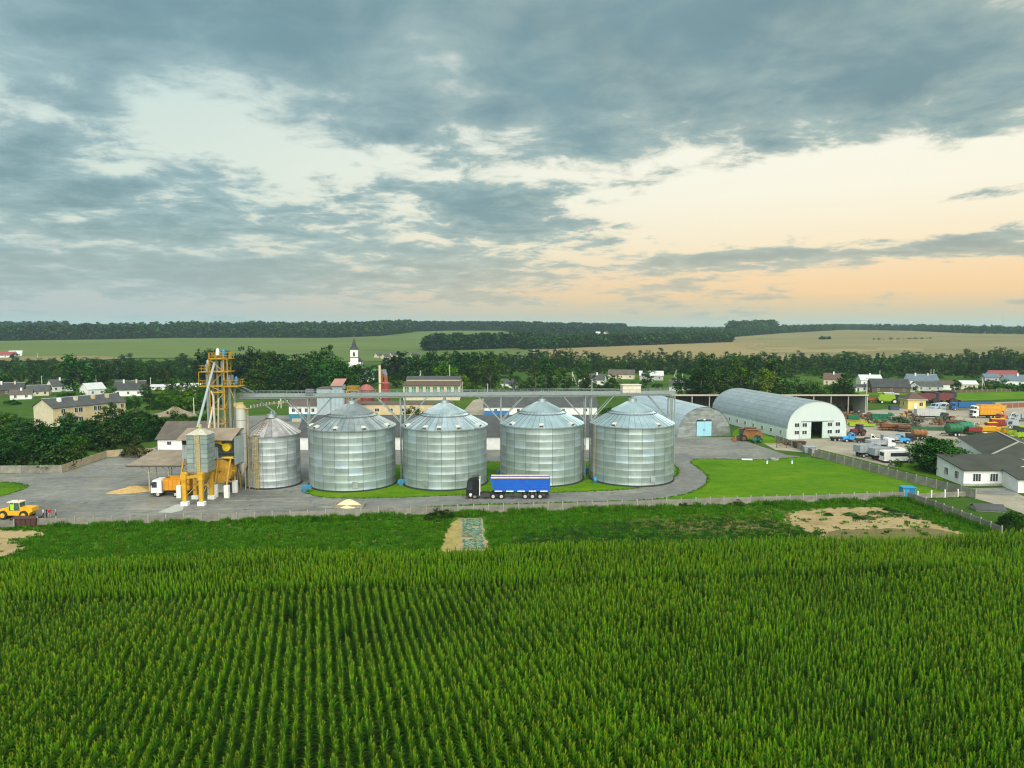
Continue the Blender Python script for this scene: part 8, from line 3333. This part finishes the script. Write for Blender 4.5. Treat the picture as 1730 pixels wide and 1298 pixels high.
def cutter_header(label, loc, rz, m, L_=6.0, seed=1, reel=True, m2=None, group=None):
    t = thing('combine_header', label, 'header', loc, rz, group)
    b = MB()
    b.prismx([(-.9, .3), (.7, .25), (.8, .5), (-.2, .55), (-.75, 1.15), (-.9, 1.15)], -L_ / 2, L_ / 2)
    b.build('trough', m, t)
    b = MB()
    b.lathe([(.24, -L_ / 2 + .1), (.24, L_ / 2 - .1)], 10, (0, -.15, .75), 'X')
    for k in range(int(L_ / .4)):
        x = -L_ / 2 + .2 + k * .4
        b.lathe([(.24, x), (.36, x + .05), (.24, x + .1)], 10, (0, -.15, .75), 'X')
    b.build('auger', P_DARK, t)
    if reel:
        b = MB()
        for k in range(5):
            a = 2 * math.pi * k / 5
            b.bar((-L_ / 2, .5 + .5 * math.cos(a), 1.05 + .5 * math.sin(a)), (L_ / 2, .5 + .5 * math.cos(a), 1.05 + .5 * math.sin(a)), .08, .08)
            for x in (-L_ / 2, 0, L_ / 2):
                b.bar((x, .5, 1.05), (x, .5 + .5 * math.cos(a), 1.05 + .5 * math.sin(a)), .05, .05)
        b.build('reel', m2 or P_YELLOW, t)
    b = MB()
    for x in (-L_ / 2, L_ / 2):
        b.prism([(x - .08, .2), (x + .08, .2), (x + .08, 1.2), (x - .08, 1.2)], -.95, 1.0)
    b.build('end_plate', m, t)
    b = MB()
    for s_ in (-1, 1):
        b.bar((s_ * L_ * .3, -.2, 0), (s_ * L_ * .3, -.2, .4), .12, .12)
    b.build('stand', P_DARK, t)
    return t


def scrap_heap(label, px, py, L_, W_, H_, mats, seed, n=40):
    r = random.Random(seed)
    t = thing('scrap_heap', label, 'scrap heap', P(px, py), r.uniform(-.2, .2))
    for j, m in enumerate(mats):
        b = MB()
        for _ in range(n // len(mats)):
            x, y = r.uniform(-L_ / 2, L_ / 2), r.uniform(-W_ / 2, W_ / 2)
            z = H_ * (1 - (abs(x) / L_ * 1.6) ** 2) * r.random()
            k = r.random()
            if k < .5:
                b.bar((x, y, max(.05, z)), (x + r.uniform(-1.3, 1.3), y + r.uniform(-.8, .8), max(.05, z + r.uniform(-.6, .8))), r.uniform(.08, .2), r.uniform(.08, .25))
            elif k < .8:
                s = r.uniform(.2, .6)
                b.rbx(x - s, x + s, y - s * .7, y + s * .7, max(0, z - .2), max(0, z - .2) + s, .05)
            else:
                rr = r.uniform(.25, .5)
                b.lathe([(0, -.12), (rr, -.12), (rr, .12), (0, .12)], 12, (x, y, max(rr, z)), 'Y')
        b.build(('beam_pile', 'box_pile', 'part_pile')[j % 3], m, t)
    return t


combine('lime green and white combine harvester behind the yellow hut', P(1502, 682), rad(-20), P_LIME, P_WHITE, 1.15)
combine('left dark red combine behind the yellow hut', P(1568, 681), rad(-10), P_DRED, P_DARK, 1.25)
combine('right dark red combine behind the parked vans', P(1597, 681), rad(-10), P_DRED, P_DARK, 1.3)
t = thing('orange_trailer', 'low orange trailer beside the shed end', 'trailer', P(1477, 680), rad(-5))
tipper(t, P_RUST2, -3, 3, 1.0, 2.2, 2.3, 6)
chassis(t, -2.8, 3.4, .8)
for x in (-1.8, 1.8):
    for s in (-1, 1):
        wheel(t, x, s * .95, .42, .28, n=12)
t = thing('steel_box', 'dark blue steel box left of the yellow hut', 'container', P(1510, 693), rad(-5))
b = MB()
b.rbx(-1.7, 1.7, -.9, .9, .05, 1.6, .06)
b.build('body', mat('dark_blue_steel', (0.03, 0.06, 0.10), .6, 0, .2), t)
b = MB()
b.rbx(-1.8, 1.8, -1.0, 1.0, 1.6, 1.75, .05)
b.build('lid', P_DARK, t)
tank_trailer('left dark green tank trailer in front of the hipped hall', P(1611, 737), rad(188), P_GREEN, 4.4, 1.35)
tank_trailer('right bright green tank trailer beside the red seeder', P(1629, 733), rad(188), P_TEAL, 3.8, 1.3)
implement('red boxed seed drill between the green tank and the yellow machines', P(1646, 735), rad(-10), P_GREEN, P_RED, 4.2, 2.4, 2.3, 3)
implement('left bright yellow implement behind the hipped hall', P(1667, 734), rad(-20), P_YELLOW, P_YELLOW, 5.2, 2.6, 2.4, 4, boxes=True)
implement('small red-topped yellow implement behind the hipped hall', P(1674, 729), rad(5), P_YELLOW, P_RED, 3.6, 2.2, 2.7, 14)
implement('right bright yellow cultivator with raised arms behind the hipped hall', P(1695, 735), rad(-15), P_YELLOW, P_YELLOW, 5.0, 2.4, 2.0, 5)
implement('dark green seed drill with white stripe at the hall roof edge', P(1675, 743), rad(-8), P_WHITE, P_GREEN, 4.6, 2.2, 1.8, 6)
implement('green seed drill with orange lid near the right edge', P(1697, 747), rad(-10), P_ORANGE2, P_GREEN, 4.8, 2.2, 1.8, 7)
tractor('left lime green tractor at the right edge of the yard', P(1716, 741), rad(200), P_LIME, 1.25)
tractor('right lime green tractor at the right edge of the yard', P(1729, 745), rad(200), P_LIME, 1.3)
tractor('lime green tractor behind the two at the right edge', P(1738, 735), rad(195), P_LIME, 1.2, P_WHITE)
# round grey machine with arched pipe
t = thing('forage_wagon', 'grey rounded machine with a tall arched pipe near the right edge', 'wagon', P(1706, 724), rad(10))
b = MB()
b.prism([(-2.2, .8), (2.0, .8), (2.3, 1.6), (1.8, 2.7), (-1.6, 2.9), (-2.3, 2.0)], -1.2, 1.2)
b.build('body', P_GREY, t)
b = MB()
pr = None
for k in range(13):
    a = math.pi * k / 12
    q = Vector((2.4 + 1.4 * math.cos(a) - 1.2, 0, 2.4 + 2.6 * math.sin(a)))
    if pr is not None:
        b.tube(pr, q, .14, 6)
    pr = q
b.build('arched_pipe', P_SILVER, t)
b = MB()
b.add([(-2.0, -1.215, 1.4), (-.4, -1.215, 1.4), (-.4, -1.215, 2.4), (-1.8, -1.215, 2.4)], [(0, 1, 2, 3)])
b.build('window', M_glass, t)
for x in (-1.2, 1.2):
    for s in (-1, 1):
        wheel(t, x, s * 1.1, .6, .4, n=14)
cutter_header('lime green harvester header beside the white hangar', P(1456, 721), rad(-12), P_LIME, 7.5, 1, False)
implement('rusty orange and yellow harrow in the middle of the yard', P(1506, 727), rad(-8), P_RUST, P_RUST2, 7.5, 3.0, 1.9, 8)
implement('rusty brown disc harrow at the right end of the orange one', P(1526, 729), rad(-4), P_RUST, P_RUST, 4.2, 2.6, 1.7, 9)
cutter_header('long dark green reel header in the middle of the yard', P(1568, 727), rad(-5), P_GREEN, 11, 2, True, P_DARK)
implement('rusty plough with raised bars right of the silver trailer', P(1607, 715), rad(-6), P_RUST, P_DARK, 7.5, 3.2, 2.4, 10, boxes=False)
implement('dark tined cultivator at the foot of the rusty plough', P(1625, 717), rad(20), P_RUST, P_DARK, 4.5, 2.6, 1.8, 11, boxes=False)
t = tractor('old olive tractor between the silver trailer and the plough', P(1592, 714), rad(190), P_OLIVE, 1.1)
# green skips
for px, py, lb, s in ((1481, 711, 'left green steel skip in the middle of the yard', 1.0), (1494, 710, 'right green steel skip in the middle of the yard', .9)):
    t = thing('green_skip', lb, 'skip', P(px, py), rad(-12))
    b = MB()
    b.add([(-1.4, -.9, .1), (1.4, -.9, .1), (1.4, .9, .1), (-1.4, .9, .1), (-1.9, -1.2, 2.3), (1.9, -1.2, 2.3), (1.9, 1.2, 2.3), (-1.9, 1.2, 2.3)], [(3, 2, 1, 0), (0, 1, 5, 4), (1, 2, 6, 5), (2, 3, 7, 6), (3, 0, 4, 7), (4, 5, 6, 7)])
    b.build('body', P_TEAL, t)
    b = MB()
    for k in range(4):
        x = -1.3 + 2.6 * k / 3
        b.bar((x, -.95, .15), (x * 1.35, -1.25, 2.25), .1, .1)
    b.bx(-2.0, 2.0, -1.3, -1.2, 2.25, 2.4)
    b.build('rib', P_GREEN, t)
    t.scale = (s, s, s)
implement('dark green baler beside the right wall of the white hangar', P(1441, 713), rad(-5), P_GREEN, P_TEAL, 4.2, 2.4, 2.2, 12)
tractor('green tractor with yellow trim standing in the open shed', P(1423, 693), rad(200), P_GREEN, 1.4, P_YELLOW)
tractor('white-cabbed tractor in the right bay of the open shed', P(1446, 694), rad(190), P_DARK, 1.2, P_WHITE)
scrap_heap('rusty heap of machine parts before the open shed, left one', 1433, 703, 9, 4, 1.8, [P_RUST, P_DARK, P_RUST2], 1)
scrap_heap('rusty heap of machine parts before the shed end, right one', 1457, 704, 9, 4, 1.7, [P_RUST, P_SILVER, P_DARK], 2)
scrap_heap('heap of old frames left of the silver grain trailer', 1543, 712, 6, 4, 1.5, [P_RUST2, P_DARK, P_TEAL], 3)
scrap_heap('green overgrown heap of harvester frames behind the rusty harrow', 1512, 714, 10, 4, 2.0, [P_OLIVE, P_GREEN, P_DARK], 4, 60)
scrap_heap('small heap of parts left of the green reel header', 1541, 721, 5, 3, 1.2, [P_DARK, P_RUST, P_OLIVE], 5)
tree_px(1518, 714, 697, 'bush', 'birch', 'grey-green weed bush among the harvester frames in the yard', None, 1.2)

_cr = random.Random(12)
_cl = [(1428, 708, 'rusty'), (1445, 706, 'dark'), (1466, 708, 'rusty'), (1475, 716, 'green'), (1488, 719, 'rusty'), (1502, 709, 'dark green'), (1528, 713, 'pale'), (1535, 706, 'orange'), (1552, 714, 'dark'), (1585, 718, 'rusty'), (1600, 709, 'dark'), (1640, 722, 'pale'), (1655, 727, 'yellow'), (1685, 728, 'yellow'), (1422, 716, 'dark')]
_cm = {'rusty': [P_RUST, P_RUST2, P_DARK], 'dark': [P_DARK, P_OLIVE, P_RUST], 'green': [P_GREEN, P_LIME, P_DARK], 'dark green': [P_GREEN, P_OLIVE, P_TEAL], 'pale': [P_SILVER, P_RUST, M_cpanel], 'orange': [P_RUST2, P_ORANGE, P_DARK], 'yellow': [P_YELLOW, P_RUST2, P_DARK]}
for i, (px, py, kd) in enumerate(_cl):
    k_ = sorted(q[0] for q in _cl).index(px)
    scrap_heap('%s pile of machine parts in the crowded yard, %s pile from left' % (kd, nth(k_)), px, py, _cr.uniform(4, 7), 3, _cr.uniform(1.3, 2.4), _cm[kd], 40 + i, 34)
cutter_header('yellow-reeled lime header in front of the green baler', P(1447, 718), rad(-14), P_LIME, 6, 4, True)
implement('tall yellow and red planter behind the yellow implements', P(1684, 724), rad(-10), P_YELLOW, P_RED, 4.5, 2.4, 3.0, 21)
implement('green folded cultivator left of the lime tractors', P(1706, 738), rad(-14), P_GREEN, P_YELLOW, 4.6, 2.4, 2.3, 22)
# rusty tank, dark machine, chassis
tank_trailer('rusty brown tank lying right of the blue-cab truck', P(1553, 743), rad(-6), P_RUST2, 3.6, .95)
implement('dark machine between the blue-cab truck and the rusty tank', P(1537, 744), rad(-10), P_DARK, P_DARK, 2.4, 1.8, 1.9, 13)
t = thing('bare_chassis', 'dark bare truck chassis parked along the hangar front', 'truck chassis', P(1423, 745), rad(-3))
chassis(t, -3.2, 3.2, .8)
b = MB()
b.bx(-3.3, 3.3, -1.0, 1.0, .95, 1.08)
b.build('flatbed', P_DARK, t)
for x in (-2.4, -1.2, 2.2):
    for s in (-1, 1):
        wheel(t, x, s * .95, .46, .3, n=14)
tractor('dark purple tractor behind the light blue truck', P(1449, 736), rad(-160), P_DRED, 1.1)
implement('dark low trailer with upright posts right of the white bonneted truck', P(1474, 745), rad(-8), P_DARK, P_DRED, 3.6, 2.0, 1.1, 15, boxes=False, tines=False)
# rusty harvester at the silver hangar
t = combine('rusty orange old harvester between the two arched hangars', P(1266, 745), rad(165), P_RUST2, P_RUST, .95)
tractor('small green tractor at the foot of the rusty harvester', P(1279, 748), rad(200), P_TEAL, .7)
# skips at the yard gate
for px, py, m, lb in ((1350, 757, mat('rust_brown', (0.075, 0.035, 0.03)), 'dark brown skip at the yard gate'), (1367, 766, P_GREY, 'grey steel skip at the head of the diagonal fence')):
    t = thing('skip', lb, 'skip', P(px, py), rad(-8))
    b = MB()
    b.add([(-1.2, -.7, .1), (1.2, -.7, .1), (1.2, .7, .1), (-1.2, .7, .1), (-1.5, -.9, 1.8), (1.5, -.9, 1.8), (1.5, .9, 1.8), (-1.5, .9, 1.8)], [(3, 2, 1, 0), (0, 1, 5, 4), (1, 2, 6, 5), (2, 3, 7, 6), (3, 0, 4, 7), (4, 5, 6, 7)])
    b.build('body', m, t)
    b = MB()
    b.bx(-1.6, 1.6, -1.0, -.88, 1.7, 1.85)
    for k in range(4):
        x = -1.1 + 2.2 * k / 3
        b.bar((x, -.75, .15), (x * 1.25, -.95, 1.75), .08, .08)
    b.build('rib', m, t)
scrap_heap('small heap of scrap and pallets beside the yard gate', 1334, 753, 6, 2.5, 1.0, [P_RUST, P_DARK, M_cpanel], 6, 24)
t = thing('rail_gate', 'thin rusty barrier posts at the yard gate', 'barrier', P(1312, 757))
b = MB()
for x in (0, 2.6):
    b.bar((x, 0, 0), (x, 0, 2.4), .14, .14)
b.bar((0, 0, .5), (2.6, 0, .5), .1, .1)
b.build('post', P_RUST, t)
# lawn hydrants and slab
for i, (px, py) in enumerate(((1296, 784), (1338, 784))):
    t = thing('well_pipe', ('left', 'right')[i] + ' small white-capped well pipe on the lawn edge', 'pipe', P(px, py), 0, 'well pipes on the lawn')
    b = MB()
    b.tube((0, 0, 0), (0, 0, .8), .18, 10)
    b.build('shaft', M_white, t)
    b = MB()
    b.lathe([(.26, .8), (.26, .95), (0, 1.05)], 12)
    b.build('cap', P_LBLUE, t)
t = put('concrete_ring', MB().lathe([(1.0, 0), (1.0, .35), (.8, .38), (.8, .2), (0, .2)], 20).mesh('concrete_ring', [M_concrete]), None, P(1308, 777))
tag(t, 'flat pale concrete ring at the lawn edge', 'concrete ring')
t = put('concrete_plate', MB().rbx(-1.2, 1.2, -.5, .5, 0, .18, .03).mesh('concrete_plate', [M_whitewash]), None, P(1262, 777), (0, 0, -.15))
tag(t, 'white concrete plate lying at the lawn edge', 'plate')


# ================================================================ undergrowth and haze
def undergrowth():
    g = np.random.default_rng(31)
    bm = []
    for k in range(3):
        for c in ('dark', 'mid', 'birch'):
            m = crown_mesh('shrub', 300 + k, 'bush', 420, .07, 20)
            m.materials[0] = M_leaf[c]
            bm.append(m)
    pts, hs2 = [], []

    def band(x0, x1, y0, y1, n, h0, h1, avoid=()):
        for _ in range(n):
            px, py = g.uniform(x0, x1), y0 + (y1 - y0) * g.random()
            if any(a[0] < px < a[1] and a[2] < py < a[3] for a in avoid):
                continue
            p_ = P(px, py) if py > 640 else land(px, py)
            pts.append((p_.x, p_.y, p_.z - .1))
            hs2.append(g.uniform(h0, h1))
    band(-40, 340, 613, 640, 330, 3, 7)
    band(-40, 340, 642, 656, 90, 1.5, 3.5, [(0, 125, 655, 690), (195, 250, 640, 672)])
    band(330, 640, 640, 664, 210, 2, 6, [(590, 640, 630, 660)])
    band(640, 830, 626, 646, 150, 2, 6)
    band(780, 1240, 612, 634, 330, 2, 6)
    band(800, 1130, 640, 664, 150, 1.2, 3.2, [(970, 1020, 640, 660), (1030, 1170, 630, 664)])
    band(1130, 1440, 655, 672, 120, 2, 4.5, [(1125, 1175, 650, 668)])
    band(1240, 1790, 612, 640, 420, 2, 6)
    band(1560, 1790, 645, 660, 70, 1.2, 2.6, [(1580, 1645, 640, 662)])
    band(-40, 280, 700, 792, 60, 1.5, 3.5, [(40, 215, 660, 732), (40, 700, 740, 900), (180, 300, 760, 800)])
    n = len(pts)
    h = np.array(hs2)
    scatter('undergrowth', np.array(pts), np.stack([h * 1.5, h * 1.5, h], 1), np.stack([np.zeros(n), np.zeros(n), g.uniform(0, 6.28, n)], 1), bm, 'shrubs and undergrowth filling the tree belts and gardens', 'undergrowth', seed=4)


undergrowth()

hb = MB()
hb.bx(-6500, 6500, -400, 9500, -3.0, 125.0)
m = bpy.data.materials.new('haze')
m.use_nodes = True
N = Nodes(m.node_tree)
pv = N.n('ShaderNodeVolumePrincipled', {'Color': (0.62, 0.86, 1.0, 1), 'Density': 0.00008, 'Anisotropy': 0.0})
N.n('ShaderNodeOutputMaterial', {'Volume': pv.outputs[0]})
tag(hb.build('haze', m), 'thin bluish evening haze over the land', None, None, 'stuff')
